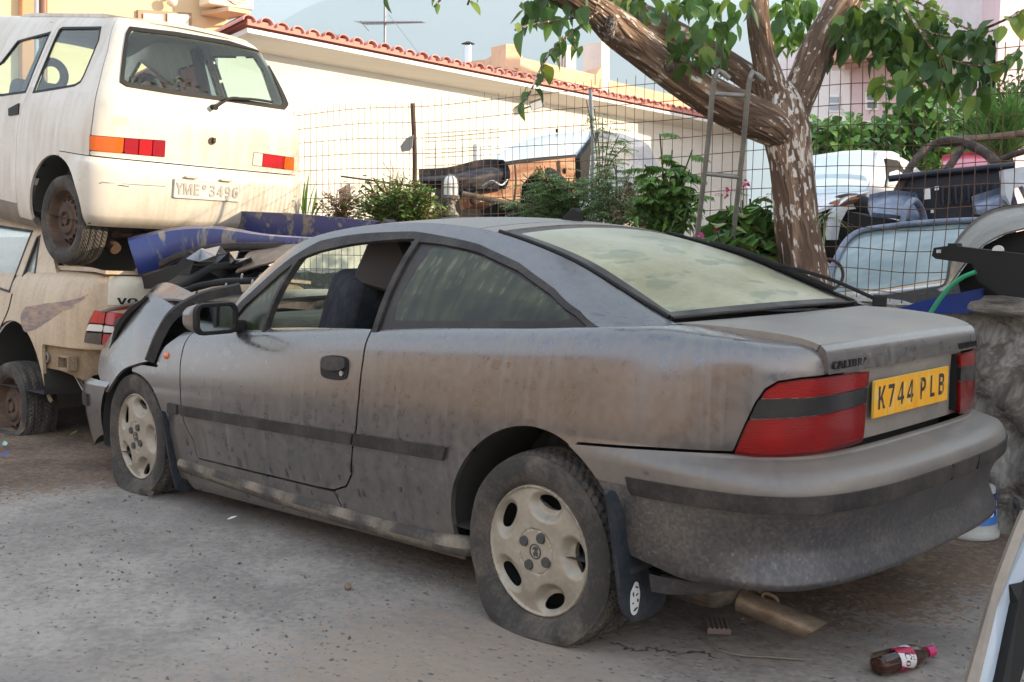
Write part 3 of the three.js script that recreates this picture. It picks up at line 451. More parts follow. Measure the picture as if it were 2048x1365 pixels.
// ---------------------------------------------------------------- retaining wall and wire fence
const fenceZ = x => -1.93 - 0.125 * (x - 0.12);
{
  const T_c = tex(1024, 512, (u, v) => { const x = u * 4, y = v * 2, n = fbm(x * 2, y * 2, 5, 8, 251), f = fbm(x * 25, y * 25, 3, 100, 252), s = fbm(x * 5, y * 5, 4, 20, 253); let c = mix3([0.46, 0.44, 0.415], [0.66, 0.63, 0.59], clamp(0.5 + (n - 0.5) * 1.6 + (f - 0.5) * 0.9)); const rd = Math.abs(fbm(x * 3 + 3, y * 3 + 3, 4) - 0.5) * 2, g2 = fbm(x * 110, y * 110, 2); c = mix3(c, [0.30, 0.26, 0.22], sm(0.58, 0.75, s) * 0.6); c = mix3(c, [0.20, 0.185, 0.17], sm(0.03, 0.0, rd) * 0.35); return mix3(c, g2 > 0.5 ? [0.75, 0.72, 0.67] : [0.25, 0.23, 0.21], Math.abs(g2 - 0.5) * 0.9); }, { rep: [0.25, 0.5] });
  const mcon = M(0xffffff, 0.95, { map: T_c, bumpMap: tex(512, 256, (u, v) => fbm(u * 60, v * 30, 4, 60, 254), { srgb: false, rep: [0.25, 0.5] }), bumpScale: 0.035 });
  const g = new THREE.BoxGeometry(9, 0.92, 0.55, 330, 48, 14); warp(g, p => { const n = fbm(p.x * 2.2 + 40, p.y * 2.6 + p.z * 2 + 40, 4) - 0.5, f = fbm(p.x * 9 + 70, p.y * 9 + p.z * 5 + 70, 3) - 0.5, k = sm(-0.46, -0.3, p.y); const bl = Math.abs(fbm(p.x * 3.1 + 11, p.y * 3.6 + 17, 2) - 0.5) * 2; if (p.z > 0.2) p.z += n * 0.17 + f * 0.12 - 0.035 * sm(0.16, 0.02, bl); if (p.y > 0.4) p.y += n * 0.10 + f * 0.04; p.z -= 0.12 * sm(-0.3, 0.46, p.y) * (p.z > 0 ? 1 : 0.3); });
  { const q = g.attributes.position, w = g.attributes.uv; for (let i = 0; i < q.count; i++) w.setXY(i, q.getX(i), q.getY(i) + q.getZ(i)); }
  const rw = solo('retaining_wall', 'rough concrete retaining wall behind the coupe', 'wall', g.translate(-2.3, 0.46, -1.66), mcon);
  // loose stones on the wall top
  const stone = (px, py, z, sx, sy, sz, seed, lab) => { const s = new THREE.IcosahedronGeometry(1, 4); warp(s, p => { const n = fbm(p.x * 1.6 + seed, p.y * 1.6 + p.z * 1.3 + seed, 4) - 0.5; p.x = Math.sign(p.x) * Math.pow(Math.abs(p.x), 0.75); p.y = Math.sign(p.y) * Math.pow(Math.abs(p.y), 0.7); p.z = Math.sign(p.z) * Math.pow(Math.abs(p.z), 0.75); p.multiplyScalar(1 + 0.3 * n); p.x *= sx; p.y *= sy; p.z *= sz; }); const q = onPlane(px, py, 'z', z); solo('stone', lab, 'stone', s.translate(q.x, q.y, q.z), M(0xffffff, 0.95, { map: T_c })); };
  stone(2012, 612, -1.52, 0.15, 0.045, 0.12, 3.3, 'flat brown stone on top of the concrete wall');
  solo('coping_slab', 'dark stone coping slab under the caged lantern', 'slab', box(1.15, 0.05, 0.32, -3.32, 1.30, -1.72, 0.012), M(0xffffff, 0.9, { map: T_c })); solo('lamp_pier', 'plastered pier carrying the caged lantern', 'pier', box(1.05, 1.28, 0.28, -3.32, 0.635, -1.72, 0.01), mcon);
  // caged lantern on its concrete pedestal
  const lp = onPlane(901, 431, 'z', -1.70), lt = thing('garden_lantern', 'white globe lantern in a wire cage on a concrete pedestal', 'lamp', null, [lp.x, 1.325, lp.z]);
  part(lt, 'pedestal', new THREE.LatheGeometry([[0.001, 0], [0.062, 0], [0.058, 0.02], [0.036, 0.045], [0.03, 0.08], [0.036, 0.105], [0.06, 0.125], [0.062, 0.14], [0.001, 0.14]].map(p => new THREE.Vector2(...p)), 28), mcon);
  part(lt, 'globe', new THREE.LatheGeometry([[0.05, 0.14], [0.05, 0.22], [0.046, 0.245], [0.034, 0.265], [0.018, 0.276], [0.001, 0.279]].map(p => new THREE.Vector2(...p)), 28), P([0.82, 0.82, 0.78], 0.25, { clearcoat: 0.5 }));
  const cg = M([0.12, 0.12, 0.11], 0.5); for (let k = 0; k < 4; k++) { const a = k * Math.PI / 4 + 0.3; part(lt, 'cage_wire', tube([[0.053, 0.14], [0.053, 0.22], [0.045, 0.255], [0.02, 0.282], [-0.02, 0.282], [-0.045, 0.255], [-0.053, 0.22], [-0.053, 0.14]].map(([r, y]) => V3(r * Math.cos(a), y, r * Math.sin(a))), 0.003, 40, 5), cg); } for (const y of [0.143, 0.2]) part(lt, 'cage_wire', tr(new THREE.TorusGeometry(0.054, y < 0.15 ? 0.006 : 0.003, 6, 30), 0, y, 0, Math.PI / 2), cg);
  // fence of welded wire: every wire on its own
  const fence = thing('wire_fence', 'rusty welded wire mesh fence standing behind the coupe and the tree', 'fence');
  const mats = [M([0.11, 0.065, 0.045], 0.8, { metalness: 0.2 }), M([0.16, 0.085, 0.05], 0.8, { metalness: 0.2 }), M([0.13, 0.10, 0.085], 0.7, { metalness: 0.3 })], R = rng(31);
  const bend = (x, y) => { const k = Math.exp(-(((x + 0.05) / 0.25) ** 2)) * 0.05; return [x + 0.012 * (vn(x * 3 + 9, y * 4 + 5, 1024, 5) - 0.5) + k * Math.sin(y * 5) * 0.5, y + 0.05 * (vn(x * 1.3 + 20, y * 0.7, 1024, 6) - 0.5) - k * 0.6, fenceZ(x) + 0.06 * (vn(x * 1.1 + 3, y * 1.1, 1024, 7) - 0.5)]; };
  let i = 0; for (let x = -5.2; x < 1.15; x += 0.058, i++) { const top = 2.08 + 0.035 * R(), pts = []; for (let y = 0.8; y < top; y += 0.16) pts.push(bend(x, y)); pts.push(bend(x, top)); part(fence, 'upright_wire', tube(pts, 0.0022, 12, 4), mats[x < -2 ? 2 : i % 2]); }
  for (let y = 0.86; y < 2.1; y += 0.1) { const pts = []; for (let x = -5.2; x <= 1.15; x += 0.116) pts.push(bend(x, y)); part(fence, 'cross_wire', tube(pts, 0.0022, 110, 4), mats[1]); }
  // posts
  const post = (px, top, r, m, lab) => { const p = onPlane(px, 400, 'z', fenceZ(-2) + 0.03), t = onPlane(px - 4, top, 'z', fenceZ(-2) + 0.03); return solo('fence_post', lab, 'post', tube([V3(p.x, 0.5, p.z), p, p.clone().lerp(t, 0.5).add(V3(0.012, 0, 0)), t], r, 20, 7), m); };
  post(829, 207, 0.016, m_steelRust, 'rusty crooked iron post holding the wire fence'); post(1185, 180, 0.012, M([0.22, 0.26, 0.30], 0.6), 'slim grey post in the wire fence behind the feathery shrub');
  const rag = zSlab([[826, 270], [812, 277], [800, 293], [803, 304], [818, 302], [824, 295]], fenceZ(-2) + 0.06, 0.004); solo('rag', 'grey torn rag tied to the rusty fence post', 'rag', rag, M([0.28, 0.28, 0.29], 0.9));
  // slack length of second mesh behind
  const f2 = thing('wire_fence', 'loose offcut of wire mesh leaning behind the main fence', 'fence'); for (let k = 0; k < 9; k++) part(f2, 'upright_wire', bar(atDepth(852 + k * 18, 262 + (k % 3) * 3, 8.4), atDepth(852 + k * 18, 350, 8.4), 0.003, 0.003, 4), mats[2]); for (let k = 0; k < 5; k++) part(f2, 'cross_wire', bar(atDepth(850, 268 + k * 16, 8.4), atDepth(1000, 258 + k * 17, 8.4), 0.003, 0.003, 4), mats[2]);
}
// ---------------------------------------------------------------- the grey coupe
const coupe = thing('coupe', 'dusty grey two-door coupe with flat tyres and no front bonnet', 'car', null);
const C_plan1 = keyed([[-4.12, -3.56, 0], [-3.72, -3.50, 0.40], [-3.50, -3.42, 0.60], [-3.33, -3.31, 0.725], [-3.15, -3.15, 0.795], [-2.9, -2.9, 0.825], [-2.6, -2.6, 0.83], [-2.0, -2.0, 0.838], [-1.3, -1.3, 0.842], [-0.6, -0.6, 0.842], [0, 0, 0.838], [0.33, 0.33, 0.83], [0.53, 0.53, 0.814], [0.70, 0.696, 0.776], [0.83, 0.808, 0.705], [0.95, 0.87, 0.60], [1.10, 0.907, 0.455], [1.28, 0.926, 0.28], [1.56, 0.932, 0]]);
const C_plan2 = keyed([[-4.12, -3.50, 0], [-3.72, -3.44, 0.40], [-3.50, -3.36, 0.58], [-3.33, -3.26, 0.70], [-3.15, -3.12, 0.77], [-2.9, -2.88, 0.81], [-2.6, -2.6, 0.825], [-2.0, -2.0, 0.836], [-1.3, -1.3, 0.842], [-0.6, -0.6, 0.842], [0, 0, 0.836], [0.33, 0.33, 0.812], [0.53, 0.505, 0.765], [0.70, 0.638, 0.70], [0.83, 0.722, 0.622], [0.95, 0.774, 0.53], [1.10, 0.799, 0.40], [1.28, 0.808, 0.22], [1.56, 0.81, 0]]);
const C_side = keyed([[0.10, 0.13, 0.10], [0.16, 0.08, 0.16], [0.20, 0.055, 0.20], [0.26, 0.038, 0.26], [0.34, 0.02, 0.34], [0.42, 0.006, 0.42], [0.50, 0, 0.50], [0.58, 0, 0.58], [0.66, 0.003, 0.66], [0.74, 0.012, 0.74], [0.80, 0.023, 0.80], [0.85, 0.037, 0.85], [0.89, 0.056, 0.886], [0.92, 0.078, 0.907], [0.95, 0.105, 0.919], [1.0, 0.155, 0.927], [1.1, 0.25, 0.932], [1.2, 0.34, 0.935]]);
const C_rear = keyed([[0.20, 0.30, 0.23], [0.27, 0.11, 0.274], [0.283, 0.045, 0.283], [0.297, 0.02, 0.297], [0.315, 0.021, 0.315], [0.345, 0.034, 0.345], [0.39, 0.046, 0.39], [0.44, 0.038, 0.44], [0.485, 0.016, 0.485], [0.503, 0.004, 0.503], [0.55, 0, 0.55], [0.57, 0.004, 0.57], [0.59, 0.014, 0.59], [0.62, 0.012, 0.62], [0.66, 0, 0.66], [0.74, 0, 0.74], [0.85, 0, 0.85], [0.88, 0.004, 0.88], [0.905, 0.014, 0.902], [0.925, 0.03, 0.916], [0.945, 0.052, 0.924], [1.0, 0.107, 0.929], [1.1, 0.2, 0.932], [1.2, 0.3, 0.935]]);
const C_rtop = keyed([[-3.4, -0.20], [-2.6, -0.16], [-1.85, -0.105], [-1.19, -0.055], [-0.85, -0.03], [-0.45, -0.005], [-0.09, 0.017], [0.175, 0.034], [0.4, 0.036], [0.62, 0.022], [0.8, 0.008], [1.0, 0.0], [1.5, 0.0]]);
function CS(u, v) {
  const w = sm(0.42, 0.8, u), k = sm(0.585, 0.63, v);
  const p = C_plan1(u), q = C_plan2(u), e = 0.002, p2 = C_plan1(u + e), q2 = C_plan2(u + e);
  const x = lerp(p[0], q[0], k), z = lerp(p[1], q[1], k), tx = lerp(p2[0], q2[0], k) - x, tz = lerp(p2[1], q2[1], k) - z, L = Math.hypot(tx, tz);
  const a = C_side(v), b = C_rear(v), d = lerp(a[0], b[0], w); let y = lerp(a[1], b[1], w);
  const lo = u < 0 ? 0.04 * u : 0.0;
  y += lerp(lo, C_rtop(u)[0], sm(0.5, 0.9, v));
  // outward normal in plan is (-tz, tx) turned to face +z on the side
  return V3(x - d * (-tz / L) * -1 * -1, y, z - d * (tx / L));
}
{
  const px = (l, u, v) => pxPoly(CS, l, u, v);
  // ---- outlines read from the photograph, on the body side
  const doorR = px([[745, 658], [738, 670], [725, 723], [717, 797], [711, 860], [704, 899], [702, 951], [692, 973], [667, 981]], -0.85, 0.9);
  const doorF = px([[632, 974], [395, 917], [386, 881], [368, 846], [362, 811], [360, 769], [361, 723], [368, 691], [388, 664]], -1.1, 0.3);
  const door = polySDF([...doorR, ...doorF, ...px([[455, 657], [600, 655]], -1.8, 0.92)]);
  const RA = [-0.005, 0.262, 0.372], FA = [-2.60, 0.345, 0.352];
  const archR = (u, v) => Math.hypot(u - RA[0], (v - RA[1]) * (v > RA[1] ? 0.99 : 0.92)) - RA[2];
  const archF = (u, v) => Math.hypot(u - FA[0], (v - FA[1]) * (v > FA[1] ? 1 : 0.85)) - FA[2];
  const lampPts = px([[1467, 905], [1490, 852], [1512, 806], [1531, 779], [1556, 764], [1600, 757], [1665, 750], [1732, 742], [1727, 800], [1718, 881], [1650, 902], [1570, 911], [1505, 911]], 0.7, 0.66);
  const lamp = polySDF(lampPts);
  const crease = px([[1150, 888], [1300, 899], [1467, 907]], 0.15, 0.62);
  const lidgap = px([[1353, 650], [1470, 662], [1600, 682], [1640, 687], [1651, 697], [1653, 752]], 0.4, 1.05);
  const beltQ = px([[1290, 652], [1190, 655], [1060, 657], [900, 656], [747, 656]], 0.3, 0.95);
  const quarter = polySDF([...doorR.map(p => [p[0] + 0.004, p[1]]), [-0.95, 0.155], [-0.30, 0.145], [0.2, 0.40], ...crease.map(p => [p[0], p[1] + 0.003]), ...px([[1490, 852], [1512, 806], [1531, 779], [1556, 764], [1600, 757], [1652, 751]], 0.74, 0.7), ...lidgap.slice().reverse(), ...beltQ]);
  const sillPoly = polySDF([...px([[366, 846], [386, 881], [395, 918], [632, 976], [667, 984]], -2.1, 0.4), [-0.95, 0.155], [-2.16, 0.155], [-2.2, 0.3]]);
  // ---- body panels
  const bq = bbox([quarter]);
  const quarterL = part(coupe, 'rear_quarter_panel', patch(CS, { box: bq, f: (u, v) => Math.max(quarter(u, v), -archR(u, v), -lamp(u, v)), res: 0.014, th: 0.02, gap: 0.0025 }), m_side);
  part(coupe, 'rear_quarter_panel', patch(CS, { box: bq, f: (u, v) => Math.max(quarter(u, v), -archR(u, v), -lamp(u, v)), res: 0.03, th: 0.02, gap: 0.0025, mir: true }), m_side);
  const doorL = part(coupe, 'door', patch(CS, { box: bbox([door]), f: door, res: 0.016, th: 0.03, gap: 0.003 }), m_side);
  part(coupe, 'door', patch(CS, { box: bbox([door]), f: door, res: 0.04, th: 0.02, gap: 0.003, mir: true }), m_side);
  part(coupe, 'sill_panel', patch(CS, { box: bbox([sillPoly]), f: sillPoly, res: 0.016, th: 0.01, gap: 0.002 }), m_side);
  part(coupe, 'sill_panel', patch(CS, { box: bbox([sillPoly]), f: sillPoly, res: 0.05, th: 0.01, gap: 0.002, mir: true }), m_side);
  // front fender: the lower rear piece that is left between wheel arch and door
  const fen = polySDF([...doorF.map(p => [p[0] - 0.004, p[1]]).slice(1), ...px([[372, 664], [352, 676], [330, 692], [318, 712], [312, 730], [322, 736]], -2.1, 0.9), [-2.6, 0.75], [-2.6, 0.3], [-2.25, 0.2], [-2.16, 0.2]]);
  part(coupe, 'front_fender', patch(CS, { box: bbox([fen]), f: (u, v) => Math.max(fen(u, v), -archF(u, v)), res: 0.014, th: 0.02, gap: 0.002 }), m_side);
  // ---- rear bumper: one wrap-round cover, left to right
  const bumpF = (u, v) => Math.max(v - (u < crease[2][0] ? keyed([[crease[0][0], crease[0][1]], [crease[1][0], crease[1][1]], [crease[2][0], crease[2][1]]])(u)[0] : 0.632) + 0.002, 0.275 + 0.05 * sm(0.62, 0.3, u) - v, 0.12 - u, -archR(u, v));
  const upF = (u, v) => Math.max(bumpF(u, v), 0.526 - v), loF = (u, v) => Math.max(bumpF(u, v), v - 0.526), bb = { box: [0.1, 1.56, 0.27, 0.66], res: 0.014, th: 0 };
  const bump = part(coupe, 'rear_bumper', [patch(CS, { ...bb, f: upF }), patch(CS, { ...bb, f: upF, mir: true })], m_bumpTop);
  part(bump, 'lower_apron', [patch(CS, { ...bb, f: loF }), patch(CS, { ...bb, f: loF, mir: true }), patch(CS, { box: [0.42, 1.56, 0.222, 0.276], res: 0.02, th: 0 }), patch(CS, { box: [0.42, 1.56, 0.222, 0.276], res: 0.02, th: 0, mir: true })], m_bump);
  // rubber insert of the bumper, in three lengths
  const st = px([[1252, 948], [1262, 979]], 0.36, 0.54);
  const stripS = (a, b, mirr) => patch(CS, { box: [a, b, 0.502, 0.55], f: (u, v) => Math.max(a - u + (v - 0.55) * -0.35, u - b, v - 0.549, 0.503 - v), res: 0.011, th: 0.012, lift: 0.006, mir: mirr });
  part(bump, 'rubber_strip', merge([stripS(0.36, 1.56, false), stripS(1.36, 1.56, true)]), m_trim);
  part(bump, 'rubber_strip', stripS(0.36, 1.355, true), m_trim);
  // ---- tail lamps
  const lsp = blots(512, 512, 0.5, 0.5, spots(260, 85, 0.0008, 0.0032, 0.5, 0.5), 0.6, 1), T_rib = tex(64, 64, (u, v) => 0.5 + 0.5 * Math.sin(v * Math.PI * 16), { srgb: false, rep: [25, 25] });
  const lensT = (a, b) => tex(512, 512, (u, v, i, j) => mix3(mix3(a, b, clamp(0.3 + 1.6 * (fbm(u * 5, v * 5, 4, 5, 86) - 0.5))), [0.75, 0.66, 0.62], lsp[j * 512 + i] * 0.6), { rep: [2, 2] });
  const mRed = P(0xffffff, 0.12, { map: lensT([0.80, 0.03, 0.07], [0.92, 0.07, 0.11]), transmission: 0.9, thickness: 0, clearcoat: 0.5, clearcoatRoughness: 0.08 }), mRefl = M([0.46, 0.43, 0.41], 0.4, { metalness: 0.7, bumpMap: T_rib, bumpScale: 0.0012 }), mSmoke = P(0xffffff, 0.15, { map: lensT([0.30, 0.30, 0.31], [0.42, 0.41, 0.41]), transmission: 0.85, thickness: 0, clearcoat: 0.5, clearcoatRoughness: 0.1 });
  const lb = bbox([lamp]), L0 = pxPoly(CS, [[1531, 797], [1731, 772], [1512, 838], [1726, 806]], 0.72, 0.78);
  const line = (a, b) => (u, v) => v - (a[1] + (b[1] - a[1]) * (u - a[0]) / (b[0] - a[0]));
  const up = line(L0[0], L0[1]), dn = line(L0[2], L0[3]);
  for (const mir of [false, true]) {
    const t = part(coupe, 'tail_lamp', patch(CS, { box: lb, f: lamp, res: 0.014, th: 0.03, gap: 0.004, lift: 0.003, mir }), m_black);
    part(t, 'reflector', patch(CS, { box: lb, f: lamp, res: 0.014, th: 0, gap: 0.006, lift: 0.0045, mir }), mRefl);
    const bands = [['red_lens', mRed, (u, v) => Math.max(lamp(u, v), -up(u, v))], ['smoked_lens', mSmoke, (u, v) => Math.max(lamp(u, v), up(u, v), -dn(u, v))], ['red_lens', mRed, (u, v) => Math.max(lamp(u, v), dn(u, v))]];
    for (const [n, m, f] of bands) part(t, n, patch(CS, { box: lb, f, res: 0.008, th: 0.012, gap: 0.0012, lift: 0.012, mir }), m);
  }
  // ---- boot lid and the panel between the lamps
  const sec = keyed([[0, 0.345, 0.966], [0.1, 0.445, 0.966], [0.2, 0.545, 0.961], [0.3, 0.645, 0.953], [0.36, 0.704, 0.945], [0.40, 0.744, 0.935], [0.425, 0.772, 0.922], [0.445, 0.784, 0.904], [0.50, 0.789, 0.85], [0.56, 0.785, 0.79], [0.70, 0.78, 0.65]]);
  const CD = (a, z) => { const s = sec(a), n = z / 0.55; return V3(s[0] + 0.014 * (1 - n * n) + 0.05 * (1 - n * n) * sm(0.2, 0, a), s[1] + 0.006 * (1 - n * n) * sm(0.45, 0.3, a), -z); };
  const gz = [[0.585, 0], [0.555, 0.18], [0.53, 0.33], [0.508, 0.42], [0.505, 0.445], [0.505, 0.501]];
  const lidPoly = polySDF([...gz.map(p => [p[1], -p[0]]), ...gz.slice().reverse().map(p => [p[1], p[0]])]);
  const lid = part(coupe, 'boot_lid', patch(CD, { box: bbox([lidPoly]), f: (a, z) => Math.max(lidPoly(a, z), a - 0.415), res: 0.012, th: 0.02 }), m_top);
  part(lid, 'rear_face', patch(CD, { box: bbox([lidPoly]), f: (a, z) => Math.max(lidPoly(a, z), 0.415 - a), res: 0.012, th: 0.02, uvf: (a, z) => [z, a + 0.7] }), m_side);
  part(coupe, 'rear_panel', patch(CD, { box: [0.5, 0.71, -0.40, 0.40], res: 0.03, th: 0.02, lift: -0.012, uvf: (a, z) => [z * 1.3, a] }), m_top);
  // ---- greenhouse
  const GW = keyed([[0, -2.02, 0.79, 0.72, -1.99, 0.82, 0.70], [0.10, -1.84, 0.815, 0.745, -1.89, 0.925, 0.685], [0.2, -1.66, 0.829, 0.757, -1.76, 1.06, 0.622], [0.30, -1.45, 0.843, 0.763, -1.56, 1.185, 0.57], [0.40, -1.2, 0.862, 0.765, -1.27, 1.243, 0.535], [0.52, -0.92, 0.884, 0.765, -0.92, 1.262, 0.515], [0.62, -0.66, 0.902, 0.76, -0.66, 1.25, 0.50], [0.70, -0.46, 0.914, 0.752, -0.46, 1.222, 0.497], [0.80, -0.17, 0.931, 0.735, -0.14, 1.142, 0.52], [0.90, 0.10, 0.949, 0.70, 0.11, 1.05, 0.55], [0.96, 0.26, 0.958, 0.65, 0.25, 0.996, 0.575], [1, 0.375, 0.966, 0.60, 0.35, 0.965, 0.588]]);
  const CG = (w, h) => { const k = GW(w), b = 0.03 * 4 * h * (1 - h) * sm(0, 0.15, w) * sm(1, 0.85, w); return V3(lerp(k[0], k[3], h), lerp(k[1], k[4], h) + b * 0.4, lerp(k[2], k[5], h) + b * 0.8); };
  const CT = (w, t) => { const k = GW(w), q = 1 - t * t, bow = w < 0.5 ? -0.2 * sm(0.45, 0, w) : 0.07 * sm(0.6, 1, w), cr = 0.028 + 0.03 * sm(0.45, 0, w) + 0.01 * sm(0.62, 0.8, w) - 0.026 * sm(0.82, 1, w); return V3(k[3] + bow * q, k[4] + cr * q, -k[5] * t); };
  const gx = (l, w, h) => pxPoly(CG, l, w, h);
  // outlines in (w, h)
  const outer = gx([[447, 657], [480, 606], [530, 560], [600, 505], [640, 483], [700, 471], [780, 465], [830, 464], [880, 472], [960, 490], [1040, 527], [1110, 578], [1160, 622], [1199, 655]], 0.1, 0.1);
  const inner = gx([[456, 656], [490, 612], [535, 572], [606, 516], [640, 503], [700, 490], [780, 481], [830, 479], [836, 485], [880, 489], [960, 507], [1035, 542], [1100, 589], [1150, 632], [1172, 652]], 0.1, 0.1);
  const glassTop = [[0, -0.2], ...inner];
  const shell = (f, res, th, m, name, o = {}) => { for (const mir of [false, true]) part(coupe, name, patch(CG, { box: [0, 1, -0.06, 1], f, res: mir ? res * 2 : res, resv: (mir ? res * 2 : res) * 2.5, th, mir, uvf: (u, v) => [u * 2.4, 0.8 + v * 0.4], ...o }), m); };
  const outP = polySDF([[-0.2, -0.3], [0.02, -0.3], ...outer, [outer.at(-1)[0], -0.3]]), innP = polySDF([...inner, [inner.at(-1)[0], -0.3], [inner[0][0], -0.3]]);
  shell((u, v) => -outP(u, v), 0.006, 0.012, m_side, 'roof_pillar_panel');
  shell((u, v) => Math.max(outP(u, v), -innP(u, v)), 0.005, 0.014, m_trim, 'window_frame', { lift: 0.003, gap: 0.0012 });
  // B-post and front quarter-light bar on the side glass line
  const strip = (a, b, w0, w1, name, m, lift) => { const A = gx([a], w0, 0.5)[0], B = gx([b], w0, 0.2)[0], n = V3(0, 0, 0); for (const mir of [false, true]) { const f = polySDF([[A[0] - w1, A[1] + 0.02], [A[0] + w1, A[1] + 0.02], [B[0] + w1, B[1] - 0.1], [B[0] - w1, B[1] - 0.1]]); part(coupe, name, patch(CG, { box: bbox([f], 0.01), f: (u, v) => Math.max(f(u, v), -0.05 - v), res: 0.004, resv: 0.02, th: 0.025, mir, lift }), m); } };
  strip([836, 480], [752, 656], 0.6, 0.0055, 'door_pillar', m_trim, 0.004);
  strip([604, 510], [524, 657], 0.25, 0.0045, 'quarterlight_bar', m_trim, 0.003);
  // glass: quarter-light, rear side window (left), all on the right
  const T_sg = tex(512, 512, (u, v) => { const st = fbm(u * 40, v * 3, 3, 40, 61), b = fbm(u * 6, v * 6, 4, 6, 62), s = sm(0.55, 0.8, fbm(u * 90, v * 8, 3, 90, 63)) * sm(0.45, 0.6, b); return mix3(mix3([0.17, 0.20, 0.14], [0.42, 0.42, 0.29], clamp(0.35 + (st - 0.5) * 1.1 + (b - 0.5))), [0.66, 0.64, 0.55], s * 0.5); }, { rep: [1 / 1.2, 1 / 0.5] });
  const m_sideGlass = P(0xffffff, 0.28, { map: T_sg, transmission: 0.55, specularIntensity: 0.6, clearcoat: 0.2, clearcoatRoughness: 0.1 });
  const m_frit = P(0xffffff, 0.4, { map: dustyTex([0.13, 0.105, 0.095], [0.22, 0.185, 0.165], 6, 64), specularIntensity: 0.6 });
  const m_clear = P([0.80, 0.92, 0.90], 0.08, { transmission: 0.9 });
  const bB = gx([[836, 480]], 0.6, 0.9)[0], bL = gx([[752, 656]], 0.5, 0)[0], qT = gx([[604, 510]], 0.25, 0.8)[0], qB = gx([[524, 657]], 0.2, 0)[0];
  const bl = (u, v) => u - lerp(bL[0], bB[0], (v - bL[1]) / (bB[1] - bL[1])), ql = (u, v) => u - lerp(qB[0], qT[0], (v - qB[1]) / (qT[1] - qB[1]));
  const paneO = gx([[850, 512], [866, 494], [900, 494], [960, 512], [1000, 530], [1060, 566], [1110, 604], [1137, 630], [1133, 638], [1100, 640], [792, 640], [786, 634]], 0.62, 0.8);
  const pane = polySDF(smoothPoly(paneO, 4));
  const gl = (n, f, m, o) => part(coupe, n, patch(CG, { box: [0, 1, -0.06, 1], res: 0.008, resv: 0.02, th: 0, lift: -0.006, uvf: (u, v) => [u * 2.4, v * 0.4], ...o, f }), m);
  const rearW = gl('rear_side_window', (u, v) => Math.max(innP(u, v), -bl(u, v), pane(u, v)), m_sideGlass, { res: 0.005, resv: 0.012 });
  part(rearW, 'black_border', patch(CG, { box: [0, 1, -0.06, 1], res: 0.005, resv: 0.012, th: 0, lift: -0.0055, f: (u, v) => Math.max(innP(u, v), -bl(u, v), -pane(u, v)), uvf: (u, v) => [u * 2.4, v * 0.4] }), m_frit);
  gl('quarterlight_window', (u, v) => Math.max(innP(u, v), ql(u, v)), m_sideGlass, {});
  gl('rear_side_window', (u, v) => Math.max(innP(u, v), -bl(u, v)), m_sideGlass, { mir: true });
  gl('door_window', (u, v) => Math.max(innP(u, v), bl(u, v)), P([0.74, 0.88, 0.86], 0.15, { transmission: 0.85 }), { mir: true });
  // roof, rear header, rear glass, windscreen
  part(coupe, 'roof_panel', patch(CT, { box: [0.375, 0.655, -1, 1], res: 0.01, resv: 0.06, th: 0.012, uvf: (u, v) => [u * 3, v * 0.5] }), m_top);
  part(coupe, 'roof_header', patch(CT, { box: [0.658, 0.688, -1, 1], res: 0.01, resv: 0.06, th: 0.012, uvf: (u, v) => [u * 3, v * 0.5 + 0.37] }), m_top);
  const S3 = [1024, 768], gsp = blots(...S3, 1.4, 1.05, spots(110, 71, 0.012, 0.045, 1.4, 1.05), 0.7, 0.6), gstr = 0;
  const T_rg = tex(...S3, (u, v, i, j) => { const b = fbm(u * 5, v * 4, 5, 5, 72), f = fbm(u * 70, v * 70, 2, 70, 73), wv = fbm(u * 3, v * 3, 3, 3, 77) * 3, sp = sm(0.57, 0.68, fbm(u * 11 + wv * 0.3, v * 15, 4, 1024, 74)) * (0.45 + 0.55 * gsp[j * S3[0] + i]); let c = mix3([0.56, 0.54, 0.41], [0.70, 0.69, 0.57], clamp(0.5 + (b - 0.5) * 1.8 + (f - 0.5) * 0.4)); return mix3(c, [0.33, 0.39, 0.32], sp * 0.75); }, { rep: [1 / 1.4, 1 / 1.05] });
  const m_rearGlass = P(0xffffff, 0.42, { map: T_rg, transmission: 0.12, clearcoat: 0.35, clearcoatRoughness: 0.25 });
  const rgBox = [0.692, 0.982, -0.985, 0.985], inn = (u, v) => Math.max(0.705 - u + 0.0 * v, u - 0.965, (Math.abs(v) - 0.86 - 0.04 * sm(0.7, 1, u)) * 0.4);
  const rg = part(coupe, 'rear_window', patch(CT, { box: rgBox, f: inn, res: 0.008, resv: 0.03, th: 0, lift: -0.004, uvf: (u, v) => [v * 0.55 + 0.7, u * 3.2] }), m_rearGlass);
  const T_fr = tex(256, 256, (u, v) => mix3([0.12, 0.11, 0.105], [0.31, 0.285, 0.255], clamp(0.5 + 1.6 * (fbm(u * 6, v * 6, 4, 6, 75) - 0.5))), { rep: [2, 2] });
  part(rg, 'black_border', patch(CT, { box: rgBox, f: (u, v) => -inn(u, v), res: 0.008, resv: 0.03, th: 0.004, lift: -0.0035, uvf: (u, v) => [v * 0.55, u * 3] }), M(0xffffff, 0.5, { map: T_fr }));
  part(rg, 'rubber_seal', [-1, 1].map(s => tube([0.692, 0.74, 0.8, 0.86, 0.92, 0.985].map(w => CT(w, 0.985 * s).add(V3(0, 0.004, 0))), 0.007, 40, 6)), m_black);
  part(rg, 'rubber_seal', tube([-0.98, -0.6, -0.2, 0.2, 0.6, 0.98].map(t => CT(0.986, t).add(V3(0.004, 0.002, 0))), 0.0055, 30, 6), m_trim);
  part(coupe, 'windscreen', patch(CT, { box: [0.02, 0.37, -0.95, 0.95], res: 0.02, resv: 0.08, th: 0, lift: -0.004, uvf: (u, v) => [v * 0.6, u * 2.4] }), P([0.72, 0.83, 0.78], 0.2, { transmission: 0.8 }));
